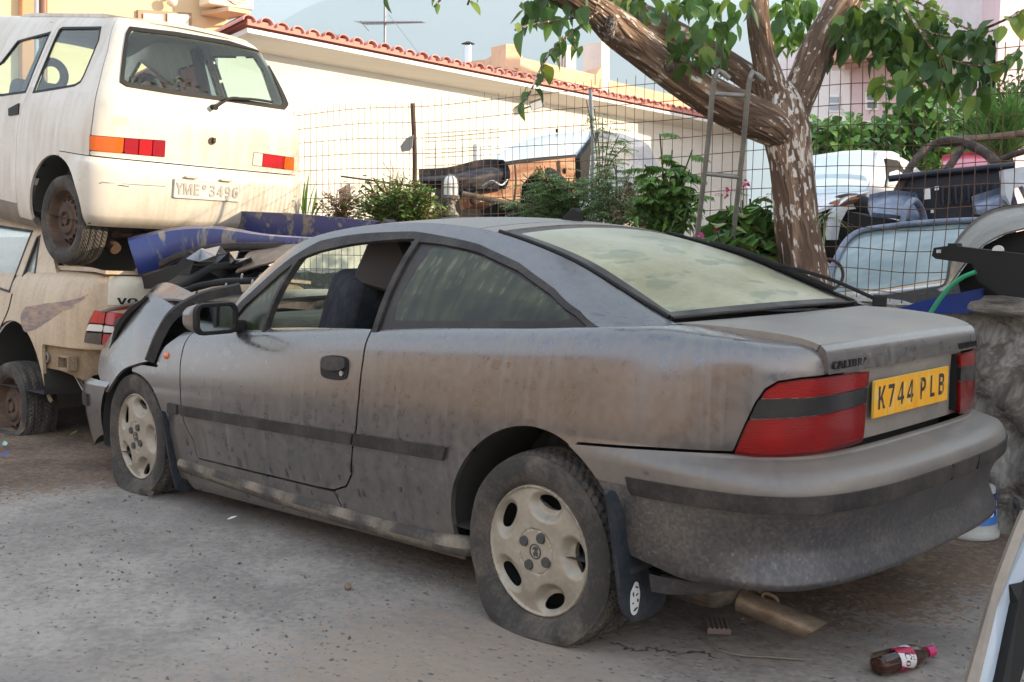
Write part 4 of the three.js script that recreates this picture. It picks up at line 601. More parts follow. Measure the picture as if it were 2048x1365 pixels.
  // aerial stub on the roof
  const an = onSurf(CT, 1143, 441, 0.62, 0), ap = CT(...an);
  part(coupe, 'aerial_stub', tr(extr([[-0.05, 0], [0.045, 0], [0.045, 0.035], [0.03, 0.045], [0.015, 0.045]], 0.03, 0.004), ap.x, ap.y - 0.002, ap.z - 0.015), m_rubber);
  // rear wiper at the far lower corner of the glass
  const wp = V3(...[0.40, 0.985, -0.60]), w1 = onPlane(1560, 530, 'z', -0.5), w2 = onPlane(1420, 486, 'z', -0.45);
  const wiper = part(coupe, 'rear_wiper', [box(0.05, 0.045, 0.03, wp.x, wp.y, wp.z, 0.008, 0.5), sweep([wp, wp.clone().lerp(w1, 0.5).add(V3(0, 0.014, 0)), w1], rsec(0.008, 0.014, 0.003), { seg: 12 })], m_black);
  part(wiper, 'wiper_blade', sweep([w2, w2.clone().lerp(w1, 0.5).add(V3(0, 0.006, 0)), wp.clone().lerp(w1, 0.3).add(V3(-0.05, 0.0, 0.02))], rsec(0.012, 0.02, 0.004), { seg: 12 }), m_rubber);
  // ---- trims on the side
  const stripe = (list, u, v, name, m = m_trim, lift = 0.012) => { const f = polySDF(px(list, u, v)); part(coupe, name, patch(CS, { box: bbox([f], 0.01), f, res: 0.008, th: lift + 0.003, lift }), m); };
  stripe([[338, 806], [356, 810], [356, 829], [338, 826]], -2.2, 0.5, 'side_moulding');
  stripe([[364, 812], [708, 868], [705, 890], [364, 831]], -2.1, 0.5, 'side_moulding');
  stripe([[712, 868], [895, 895], [889, 921], [709, 891]], -0.87, 0.5, 'side_moulding');
  const skp = [[362, 935], [460, 968], [560, 1002], [660, 1032], [760, 1062], [850, 1086], [925, 1103]].map(([x, y]) => onPlane(x, y, 'z', 0.80)).map(p => p.add(V3(0, 0.014, -0.015)));
  part(coupe, 'side_skirt', tube([...skp, skp.at(-1).clone().add(V3(0.04, 0, -0.05))], 0.036, 60, 12), m_skirt);
  // door handle
  const hs = (list, o, m, name, parent) => { const f = polySDF(smoothPoly(px(list, -1, 0.74), 4)); return part(parent, name, patch(CS, { box: bbox([f], 0.01), f, res: 0.004, ...o }), m); };
  const hnd = hs([[645, 716], [690, 714], [697, 722], [695, 752], [690, 759], [650, 756], [643, 748], [643, 724]], { th: 0.008, lift: 0.004 }, m_black, 'door_handle', doorL);
  hs([[648, 719], [688, 717], [694, 724], [692, 738], [648, 736]], { th: 0.012, lift: 0.014 }, m_trim, 'grip_flap', hnd);
  const lk = CS(...onSurf(CS, 686, 747, -0.93, 0.72));
  part(hnd, 'lock_barrel', tr(new THREE.CylinderGeometry(0.010, 0.010, 0.01, 16), lk.x, lk.y, lk.z + 0.006, Math.PI / 2), m_chrome);
  // side indicator
  const si = CS(...onSurf(CS, 333, 712, -2.2, 0.75));
  part(coupe, 'side_indicator', tr(new THREE.SphereGeometry(0.016, 16, 10).scale(1, 1, 0.8), si.x, si.y, si.z), P([0.75, 0.13, 0.015], 0.2, { clearcoat: 1 }));
  // ---- wheel houses and dark underbody
  const well = (cx, cy, r, z1, z0, lo = 0.16) => { const g = new THREE.CylinderGeometry(r, r, z1 - z0, 28, 1, true, 0, Math.PI * 2); g.rotateX(Math.PI / 2); g.translate(cx, cy, (z0 + z1) / 2); const c = new THREE.CircleGeometry(r, 28).translate(cx, cy, z0); return merge([warp(g, p => { p.y = Math.max(p.y, lo); }), warp(c, p => { p.y = Math.max(p.y, lo); })]); };
  for (const s of [1, -1]) { part(coupe, 'wheel_arch_liner', well(RA[0] - 0.012, RA[1], 0.376, s * 0.80, s * 0.5, 0.26), m_under); part(coupe, 'wheel_arch_liner', well(FA[0], FA[1] - 0.1, 0.36, s * 0.80, s * 0.5), m_under); }
  part(coupe, 'floor_pan', [box(3.3, 0.05, 1.3, -1.2, 0.205, 0), box(1.72, 0.42, 1.36, -1.31, 0.40, 0), box(0.95, 0.4, 0.96, 0.1, 0.52, 0), box(0.9, 0.35, 0.96, -2.65, 0.42, 0), box(0.2, 0.25, 0.8, 0.62, 0.52, 0), box(0.42, 0.2, 1.22, 0.52, 0.44, 0), box(1.7, 0.06, 1.46, -1.3, 0.21, 0)], m_under);
  // ---- number plate
  const cv = document.createElement('canvas'); cv.width = 1040; cv.height = 222; const cx = cv.getContext('2d');
  cx.fillStyle = '#dd9a12'; cx.fillRect(0, 0, 1040, 222);
  const R = rng(81);
  cx.globalAlpha = 0.22; for (let i = 0; i < 70; i++) { cx.fillStyle = ['#c8b28a', '#b98a2a', '#e8a412', '#c9c0a8'][i % 4]; cx.beginPath(); cx.ellipse(R() * 1040, R() * 222, 8 + R() * 26, 20 + R() * 70, (R() - 0.5) * 0.8, 0, 7); cx.fill(); }
  cx.globalAlpha = 1; cx.fillStyle = '#2b2723'; cx.font = 'bold 196px sans-serif'; cx.textAlign = 'center'; cx.textBaseline = 'middle';
  [...'K744PLB'].forEach((ch, i) => { cx.save(); cx.translate([95, 225, 355, 485, 660, 800, 935][i], 108); cx.scale(0.86, 1.0); cx.fillText(ch, 0, 0); cx.restore(); });
  cx.globalAlpha = 0.45; for (let i = 0; i < 46; i++) { cx.fillStyle = i % 2 ? '#d9bd7c' : '#cfa348'; cx.beginPath(); cx.ellipse(R() * 1040, 40 + R() * 160, 3 + R() * 12, 8 + R() * 34, (R() - 0.5), 0, 7); cx.fill(); }
  cx.globalAlpha = 0.7; cx.fillStyle = '#5b4420'; cx.font = '15px sans-serif'; cx.fillText('\u25AA\u25AA\u25AA   \u25AA\u25AA\u25AA\u25AA\u25AA', 520, 206);
  const pt = new THREE.CanvasTexture(cv); pt.colorSpace = THREE.SRGBColorSpace;
  const plate = part(coupe, 'number_plate', tr(new RoundedBoxGeometry(0.52, 0.111, 0.006, 2, 0.003), 0.800, 0.7545, 0, 0, Math.PI / 2), M([0.5, 0.33, 0.05], 0.6));
  part(plate, 'plate_print', tr(new THREE.PlaneGeometry(0.514, 0.107), 0.8044, 0.7545, 0, 0, Math.PI / 2), M(0xffffff, 0.55, { map: pt }));
}
// ---------------------------------------------------------------- wheels
function tyreGeo({ R = 0.307, rim = 0.206, w = 0.195, hub = 0.255, bulge = 0.03, n = 300, tread = true, seed = 1, wob = 0 }) {
  const pr = []; const e = [[rim - 0.004, -0.012], [rim + 0.004, 0.002], [rim + 0.02, 0.010], [(rim + R) / 2, 0.015], [R - 0.025, 0.011], [R - 0.012, 0.003]];
  for (const q of e) pr.push([...q, 0]);
  const nt = tread ? 30 : 6; for (let i = 0; i <= nt; i++) { const t = i / nt; pr.push([R - 0.012 * Math.pow(Math.abs(2 * t - 1), 4), -0.005 - t * (w - 0.012), 1]); }
  for (const q of e.slice().reverse()) pr.push([q[0], -w - q[1] + 0.0, 0]);
  const pos = [], uvs = [], idx = [], m = pr.length;
  for (let i = 0; i <= n; i++) for (let k = 0; k < m; k++) {
    const th = i / n * Math.PI * 2; let [r, z, T] = pr[k];
    if (T && tread) { const q = z / w, g1 = Math.abs(((q * 4 + 100.5) % 1) - 0.5) < 0.09, ph = (i / n * 66 + Math.abs(q + 0.5) * 5) % 1; if (g1 || ph < 0.24) r -= 0.007; }
    let x = r * Math.cos(th), y = r * Math.sin(th);
    const lim = -hub + 0.004; if (y < lim) { const d = lim - y; y = lim + 0.0006 * (k % 2); z += Math.sign(z + w / 2) * Math.min(0.02, d * 0.5); }
    const b = bulge * sm(-0.10, -hub, y) * sm(rim, (rim + R) / 2, Math.max(r, 0)); z += (z > -w / 2 ? 1 : -1) * b * (T ? 0.6 : 1);
    if (wob) z += wob * (vn(Math.cos(th) * 4 + 9, Math.sin(th) * 4 + 9, 64, seed) - 0.5);
    pos.push(x, y, z); uvs.push(th * R, k * 0.035);
  }
  for (let i = 0; i < n; i++) for (let k = 0; k < m - 1; k++) { const a = i * m + k, b = a + 1, c = a + m, d = c + 1; idx.push(a, b, c, b, d, c); }
  return toCreasedNormals(geo(pos, null, uvs, idx), 0.7);
}
{
  const hubY = 0.255, zf = 0.805;
  const angs = [0, 1, 2, 3, 4].map(k => (4 + 72 * k) * Math.PI / 180);
  const loc = (x, y, a, rc, tw = 0) => { const c = Math.cos(a), s = Math.sin(a); let r = x * c + y * s - rc, t = -x * s + y * c; const q = Math.cos(tw), w = Math.sin(tw); return [r * q + t * w, -r * w + t * q]; };
  const zface = (x, y) => { const r = Math.hypot(x, y); let z = 0.006 - 0.010 * sm(0.12, 0.195, r) + 0.007 * sm(0.192, 0.2, r) - 0.012 * sm(0.2, 0.2065, r); for (const a of angs) { const [p, t] = loc(x, y, a, 0.148, 0.12); const e = Math.hypot(p / 0.049, t / 0.072); z -= 0.028 * sm(1.0, 0.45, e); } z -= 0.003 * sm(0.073, 0.070, r) * sm(0.066, 0.069, r); return z; };
  const RS = (x, y) => V3(x, y, zface(x, y));
  const hole = (x, y) => { let d = 1; for (const a of angs) { const [p, t] = loc(x, y, a, 0.160, 0.12); d = Math.min(d, (Math.hypot(p / 0.022, t / 0.045) - 1) * 0.02); } return d; };
  const rimG = patch(RS, { box: [-0.21, 0.21, -0.21, 0.21], f: (x, y) => Math.max(Math.hypot(x, y) - 0.2065, -hole(x, y)), res: 0.005, th: 0.022 });
  const dish = merge([tr(new THREE.CylinderGeometry(0.2, 0.2, 0.16, 40, 1, true), 0, 0, -0.10, Math.PI / 2), tr(new THREE.CircleGeometry(0.2, 40), 0, 0, -0.09)]);
  const tg = tyreGeo({ hub: hubY, bulge: 0.034, wob: 0.004 });
  function wheel(x, z, turn, steer) {
    const w = new THREE.Group(); w.name = 'wheel'; w.position.set(x, hubY, z); w.rotation.y = turn + steer; coupe.add(w);
    part(w, 'tyre', tg, m_tyreMud); part(w, 'rim', rimG, m_alloy); part(w, 'brake_drum', dish, m_dark);
    for (let k = 0; k < 4; k++) { const a = (62 + 90 * k) * Math.PI / 180; part(w, 'bolt_cap', tr(new THREE.CylinderGeometry(0.015, 0.018, 0.012, 18), 0.052 * Math.cos(a), 0.052 * Math.sin(a), 0.008, Math.PI / 2), m_cap); }
    part(w, 'hub_emblem', merge([tr(new THREE.TorusGeometry(0.022, 0.0022, 6, 28), 0, 0, 0.007), tr(extr(smoothPoly([[-0.004, -0.016], [0.004, -0.012], [0.008, -0.015], [0.012, -0.006], [0.007, 0.002], [0.011, 0.010], [0.003, 0.016], [-0.006, 0.013], [-0.013, 0.004], [-0.006, 0.006], [-0.001, 0.001], [-0.008, -0.006]], 3), 0.002), 0, 0, 0.006)]), m_cap);
    return w;
  }
  wheel(0, zf, 0, 0); wheel(-2.6, zf - 0.005, 0, -0.03); wheel(0, -zf, Math.PI, 0); wheel(-2.6, -zf, Math.PI, -0.03);
  // mud flaps
  const flap = (pts, x, name, sign = 1) => { const q = pts.map(([a, b]) => onPlane(a, b, 'x', x)); const g = extr(q.map(p => [-p.z, p.y]), 0.009, 0.003); return part(coupe, name, tr(g, x, 0, 0, 0, Math.PI / 2), m_flap); };
  const rf = [[1209, 984], [1217, 981], [1226, 986], [1235, 1005], [1254, 1066], [1271, 1111], [1300, 1147], [1325, 1152], [1327, 1182], [1319, 1211], [1296, 1231], [1264, 1241], [1251, 1235], [1240, 1214], [1232, 1150], [1222, 1069], [1212, 1005]];
  const fl = flap(smoothPoly(rf, 4), 0.345, 'mud_flap');
  flap([[321, 822], [328, 825], [337, 853], [351, 899], [368, 934], [386, 951], [400, 972], [365, 983], [351, 978], [342, 945], [331, 881]], -2.235, 'mud_flap');
  const ec = onPlane(1270, 1199, 'x', 0.36), e0 = (a, b) => [(-ec.z * 0) + a, b];
  const em = [[-0.02, 0.025], [-0.013, 0.034], [0, 0.05], [0.012, 0.046], [0.018, 0.03], [0.022, 0.012], [0.018, -0.018], [0.01, -0.042], [-0.006, -0.046], [-0.018, -0.034], [-0.022, -0.01]];
  const eg = tr(new THREE.ExtrudeGeometry(new THREE.Shape(smoothPoly(em, 4).map(p => new THREE.Vector2(...p))), { depth: 0.001, bevelEnabled: false }), ec.x, ec.y, ec.z, 0, Math.PI / 2);
  const emb = part(fl, 'griffin_emblem', eg, M([0.62, 0.62, 0.6], 0.6));
  for (const [a, b, r1, r2, w] of [[-0.009, 0.016, 0.0035, 0.008, 0.2], [0.008, 0.012, 0.007, 0.003, 0.4], [-0.01, -0.010, 0.004, 0.003, 0], [0.002, -0.030, 0.011, 0.004, 0.35], [0.006, 0.034, 0.009, 0.0025, -0.4], [0.012, -0.006, 0.004, 0.006, 0.3]]) part(emb, 'dark_mark', tr(new THREE.CircleGeometry(1, 16).scale(r1, r2, 1).rotateZ(w).translate(a, b, 0.0016), ec.x, ec.y, ec.z, 0, Math.PI / 2), m_flap);
  // exhaust
  const A = onPlane(1452, 1188, 'z', 0.40), B = onPlane(1632, 1262, 'z', 0.34), dir = B.clone().sub(A).normalize();
  const ex = part(coupe, 'exhaust_pipe', [tube([A.clone().addScaledVector(dir, -0.12), A, A.clone().addScaledVector(dir, 0.09).add(V3(0, 0.008, 0)), A.clone().addScaledVector(dir, 0.17)], 0.027, 20, 14), tr(new THREE.TorusGeometry(0.03, 0.005, 8, 24), ...A.clone().addScaledVector(dir, 0.15).toArray(), 0, Math.PI / 2 + 0.1)], m_rust);
  const tip = new THREE.CylinderGeometry(0.037, 0.036, 0.24, 36, 8, true); warp(tip, p => { if (p.y > 0.11) p.y -= p.x * 0.7; });
  const tip2 = tip.clone().scale(0.9, 1, 0.9); const tg2 = merge([tip, tip2]); tg2.applyQuaternion(new THREE.Quaternion().setFromUnitVectors(V3(0, 1, 0), dir)); tg2.translate(...B.clone().addScaledVector(dir, -0.12).toArray());
  part(ex, 'tail_tip', tg2, M(0xffffff, 0.5, { map: dustyTex([0.46, 0.40, 0.34], [0.62, 0.57, 0.50], 3, 54, 1.6), metalness: 0.5 }));
  for (const k of [0.06, 0.11]) part(ex, 'hanger_hook', tube([A.clone().addScaledVector(dir, k).add(V3(0, 0.02, 0)), A.clone().addScaledVector(dir, k + 0.015).add(V3(0, 0.05, 0)), A.clone().addScaledVector(dir, k + 0.045).add(V3(0, 0.045, -0.01)), A.clone().addScaledVector(dir, k + 0.05).add(V3(0, 0.02, -0.02))], 0.006, 14, 8), m_rust);
  const mz = A.clone().add(V3(-0.16, 0.03, -0.02));
  part(coupe, 'silencer_box', merge([box(0.40, 0.13, 0.30, 0.27, 0.165, 0.37, 0.045), box(0.42, 0.012, 0.33, 0.27, 0.19, 0.37, 0.005)]), M(0xffffff, 0.8, { map: dustyTex([0.28, 0.26, 0.23], [0.46, 0.41, 0.34], 5, 57, 1.8) }));
  // door mirror
  const mc = onPlane(412, 636, 'z', 0.90), mg = new THREE.Group(); mg.name = 'door_mirror'; mg.position.copy(mc); mg.rotation.y = 0.12; coupe.add(mg);
  const hous = new RoundedBoxGeometry(0.13, 0.128, 0.205, 5, 0.045); warp(hous, p => { const k = sm(0.06, -0.065, p.x); p.y *= 1 - 0.3 * k; p.z *= 1 - 0.15 * k; });
  part(mg, 'housing', hous, m_side); part(mg, 'bezel', (() => { const s = new THREE.Shape(rsec(0.2, 0.122, 0.035, 6).map(p => new THREE.Vector2(...p))), h = new THREE.Path(rsec(0.178, 0.104, 0.028, 6).map(p => new THREE.Vector2(...p))); s.holes.push(h); return tr(new THREE.ExtrudeGeometry(s, { depth: 0.022, bevelEnabled: true, bevelSize: 0.003, bevelThickness: 0.003, bevelSegments: 2 }), 0.052, 0, 0, 0, Math.PI / 2); })(), m_black);
  part(mg, 'mirror_glass', (() => tr(new THREE.ShapeGeometry(new THREE.Shape(rsec(0.18, 0.106, 0.028, 6).map(p => new THREE.Vector2(...p)))), 0.067, 0, 0, 0, Math.PI / 2))(), M([0.62, 0.66, 0.62], 0.06, { metalness: 1 }));
  part(mg, 'mirror_foot', sweep([[0.02, -0.03, -0.07], [0.03, -0.04, -0.12], [0.04, -0.04, -0.17]], rsec(0.05, 0.05, 0.014), { seg: 8 }), m_black);
  // ---- cabin
  const m_seat = M(0xffffff, 0.9, { map: dustyTex([0.12, 0.14, 0.17], [0.24, 0.26, 0.28], 8, 59) }), m_dash = M(0xffffff, 0.85, { map: dustyTex([0.36, 0.34, 0.29], [0.52, 0.48, 0.4], 5, 60) });
  for (const s of [1, -1]) {
    const seat = new THREE.Group(); seat.name = 'front_seat'; seat.position.set(-1.5, 0.45, 0.37 * s); coupe.add(seat);
    const back = new RoundedBoxGeometry(0.17, 0.62, 0.48, 5, 0.07); warp(back, p => { p.x += 0.04 * (p.z / 0.24) ** 2 * -1; p.z *= 1 - 0.25 * sm(0.05, 0.31, p.y); });
    part(seat, 'backrest', tr(back, 0.12, 0.32, 0, 0, 0, -0.32), m_seat); part(seat, 'seat_cushion', box(0.52, 0.18, 0.5, -0.2, 0.08, 0, 0.07, 0, 0, 0.12), m_seat);
    part(seat, 'headrest', s > 0 ? tr(extr([[-0.09, -0.10], [0.10, -0.10], [0.10, 0.04], [0.02, 0.13], [-0.02, 0.15], [-0.05, 0.10]], 0.10, 0.012), 0.27, 0.66, 0.0, 0, 0.5, -0.25) : box(0.10, 0.17, 0.26, 0.27, 0.70, 0, 0.04, 0, 0, -0.3), M([0.035, 0.03, 0.03], 0.7));
  }
  part(coupe, 'dashboard', warp(new RoundedBoxGeometry(0.5, 0.28, 1.36, 6, 0.10), p => { p.x += -0.08 * (1 - (p.z / 0.68) ** 2); }).translate(-1.85, 0.72, 0), m_dash);
  part(coupe, 'door_trim', box(1.25, 0.36, 0.05, -1.35, 0.69, -0.755, 0.02), m_dash); part(coupe, 'door_trim', box(1.2, 0.3, 0.04, -1.35, 0.62, 0.74, 0.015), m_black);
  part(coupe, 'rear_bench', [box(0.2, 0.5, 1.2, -0.05, 0.62, 0, 0.07, 0, 0, -0.35), box(0.75, 0.05, 1.16, 0.15, 0.90, 0, 0.02)], m_seat);
  const sw = part(coupe, 'steering_wheel', tr(new THREE.TorusGeometry(0.185, 0.015, 10, 40), -1.52, 0.78, -0.37, 0, Math.PI / 2 - 0.4, 0), m_black);
  // ---- badges
  const font = await new FontLoader().loadAsync('fonts/droid/droid_sans_bold.typeface.json');
  globalThis.boldFont = font;
  const badge = (txt, a, b, h) => { const g = new TextGeometry(txt, { font, size: h, depth: 0.004, curveSegments: 3, bevelEnabled: false }); g.computeBoundingBox(); const L = g.boundingBox.max.x; g.scale(a.distanceTo(b) / L, 1, 1); g.rotateY(Math.PI / 2); g.rotateX(0); g.translate(a.x, a.y, a.z); return g; };
  const lidP = (x, y) => onPlane(x, y, 'x', 0.789);
  const b1 = lidP(1661, 740), b2 = lidP(1730, 729); b2.y = b1.y;
  part(coupe, 'model_badge', badge('CALIBRA', b1.clone().setX(0.794), b2, 0.021), m_black);
  const b3 = lidP(1912, 698), b4 = lidP(1949, 693); part(coupe, 'maker_badge', badge('VAUXHALL', b3.clone().setX(0.796), b4, 0.018), m_black);
  // ---- wrecked front: bumper corner, bent fender, headlamp slot, torn flange
  const archF = (u, v) => Math.hypot(u + 2.60, (v - 0.345) * (v > 0.345 ? 1 : 0.85)) - 0.352;
  const fb = part(coupe, 'front_bumper', [false, true].map(mir => patch(CS, { box: [-4.12, -2.85, 0.2, 0.66], f: (u, v) => Math.max(-archF(u, v), v - 0.62 + 0.2 * sm(-3.1, -3.6, u) * 0, 0.24 - v + 0.1 * sm(-3.3, -2.9, u)), res: 0.025, th: 0, mir })), m_side);
  part(fb, 'rubber_strip', patch(CS, { box: [-3.7, -3.1, 0.47, 0.53], res: 0.02, th: 0.012, lift: 0.012 }), m_trim);
  const net = [[[212, 785, 0.825], [240, 744, 0.832], [270, 729, 0.832], [300, 722, 0.825]], [[196, 745, 0.74], [226, 700, 0.765], [268, 660, 0.775], [314, 668, 0.775]], [[203, 700, 0.63], [240, 645, 0.67], [287, 603, 0.69], [342, 625, 0.70]], [[226, 672, 0.50], [264, 622, 0.52], [322, 566, 0.55], [400, 592, 0.55]]].map(r => r.map(([x, y, z]) => onPlane(x, y, 'z', z)));
  const bz = t => [(1 - t) ** 3, 3 * t * (1 - t) ** 2, 3 * t * t * (1 - t), t ** 3];
  const cr1 = rows => { const k = [0, 1 / 3, 2 / 3, 1]; return new THREE.CatmullRomCurve3(rows, false, 'catmullrom'); };
  const FS = (u, v) => cr1(net.map(r => cr1(r).getPoint(clamp(u)))).getPoint(clamp(v));
  const bf = part(coupe, 'bent_fender', patch(FS, { box: [0.001, 0.999, 0.001, 0.999], res: 0.04, th: 0.012, uvf: (u, v) => [u * 0.7, 0.3 + v * 0.6] }), m_side);
  part(bf, 'torn_edge', sweep([[296, 722, 0.83], [318, 668, 0.79], [345, 627, 0.74], [400, 594, 0.62], [480, 574, 0.45]].map(([x, y, z]) => onPlane(x, y, 'z', z)), [[-0.02, -0.03], [0.012, -0.03], [0.012, 0.012], [-0.006, 0.02], [-0.02, 0.012]], { seg: 40 }), m_trim);
  part(bf, 'headlamp_slot', sweep([[232, 702, 0.70], [250, 662, 0.71], [276, 622, 0.70], [300, 598, 0.66]].map(([x, y, z]) => onPlane(x, y, 'z', z).add(V3(0.01, 0.012, 0.02))), [[-0.022, -0.01], [0.022, -0.01], [0.026, 0.012], [-0.02, 0.012]], { seg: 24, scale: t => 0.5 + 0.7 * Math.sin(Math.PI * clamp(t, 0.1, 0.95)) }), m_rubber);
  part(coupe, 'slam_panel', [sweep([[338, 600, 0.6], [372, 582, 0.5], [430, 566, 0.4], [520, 560, 0.2], [560, 552, 0.1]].map(([x, y, z]) => onPlane(x, y, 'z', z)), rsec(0.13, 0.03, 0.012), { seg: 30 }), sweep([[345, 575, 0.45], [400, 545, 0.3], [470, 530, 0.15], [540, 540, 0.0]].map(([x, y, z]) => onPlane(x, y, 'z', z)), rsec(0.16, 0.04, 0.015), { seg: 30 })], m_rubber);
  for (const [x, y] of [[371, 588], [397, 582], [487, 553], [455, 572], [508, 565]]) { const p = onPlane(x, y, 'z', 0.44); part(coupe, 'clip', tr(new THREE.TorusGeometry(0.011, 0.004, 6, 16), p.x, p.y, p.z + 0.01, -0.3, -0.7), M([0.3, 0.29, 0.28], 0.5)); }
  part(coupe, 'engine_bay', [box(1.25, 0.3, 1.1, -2.75, 0.62, 0, 0.05), box(0.3, 0.2, 1.2, -2.1, 0.72, 0, 0.04)], m_under);
  part(coupe, 'bonnet_remnant', patch((u, v) => V3(lerp(-3.25, -2.1, u), 0.80 + 0.10 * Math.sin(u * 2.2) + 0.03 * (1 - v * v), v * 0.66), { box: [0, 1, -1, 1], res: 0.1, th: 0.01 }), m_side);
}
// ---------------------------------------------------------------- a swept body: plan curve u -> (x, z), section v -> inset and height
function sweptBody(planKeys, sideKeys, rearKeys, wa, wb) {
  const um = planKeys.at(-1)[0], pl0 = keyed(planKeys), pl = u => { if (u <= um) return pl0(u); const q = pl0(2 * um - u); return [q[0], -q[1]]; }, sd = keyed(sideKeys), rr = keyed(rearKeys);
  return (u, v) => { const e = 0.002, p = pl(u), q = pl(u + e), tx = q[0] - p[0], tz = q[1] - p[1], L = Math.hypot(tx, tz), w = sm(wa, wb, u > um ? 2 * um - u : u), d = lerp(sd(v)[0], rr(v)[0], w); return V3(p[0] + d * tz / L, v, p[1] - d * tx / L); };
}
function poser(g, x, y, z, yaw, pitch, roll) { g.position.set(x, y, z); g.rotation.set(roll, yaw, pitch, 'YZX'); g.updateMatrixWorld(true); return g.matrixWorld.clone(); }
const localOn = (Mx, px, py, axis, val) => { const inv = Mx.clone().invert(), o = CAM.pos.clone().applyMatrix4(inv), d = rayOf(px, py).transformDirection(inv), t = (val - o[axis]) / d[axis]; return o.addScaledVector(d, t); };
// pressed steel wheel
function steelWheel(parent, pos, { R, rim, w, hub, slots = 14, mat = m_steelRust, tyre = m_tyreMud, ry = 0, bulge = 0.0 }) {
  const g = new THREE.Group(); g.name = 'wheel'; g.position.copy(pos); g.rotation.y = ry; parent.add(g);
  part(g, 'tyre', tyreGeo({ R, rim, w, hub, bulge, n: 200, wob: 0.003 }), tyre);
  const zf = (x, y) => { const r = Math.hypot(x, y); return -0.03 + 0.026 * sm(rim * 0.92, rim, r) - 0.03 * sm(rim * 0.62, rim * 0.8, r) * sm(rim * 0.95, rim * 0.85, r) + 0.012 * sm(rim * 0.5, rim * 0.42, r) * sm(rim * 0.2, rim * 0.3, r); };
  const hol = (x, y) => { let d = 1; for (let k = 0; k < slots; k++) { const a = k / slots * 2 * Math.PI, c = Math.cos(a), s = Math.sin(a), r = x * c + y * s - rim * 0.72, t = -x * s + y * c; d = Math.min(d, (Math.hypot(r / (rim * 0.12), t / (rim * 1.7 / slots)) - 1) * 0.012); } for (let k = 0; k < 4; k++) { const a = (k + 0.5) * Math.PI / 2; d = Math.min(d, Math.hypot(x - rim * 0.27 * Math.cos(a), y - rim * 0.27 * Math.sin(a)) - 0.009); } return Math.min(d, Math.hypot(x, y) - rim * 0.14); };
  part(g, 'rim', patch((x, y) => V3(x, y, zf(x, y)), { box: [-rim, rim, -rim, rim], f: (x, y) => Math.max(Math.hypot(x, y) - rim, -hol(x, y)), res: 0.007, th: 0.006 }), mat);
  part(g, 'hub', [tr(new THREE.CylinderGeometry(rim * 0.15, rim * 0.17, 0.05, 20), 0, 0, -0.04, Math.PI / 2), tr(new THREE.CircleGeometry(rim * 0.98, 32), 0, 0, -0.075)], m_steelRust);
  return g;
}
const hatch = thing('hatchback', 'small white three-door hatchback stacked on top of the beige saloon', 'car');
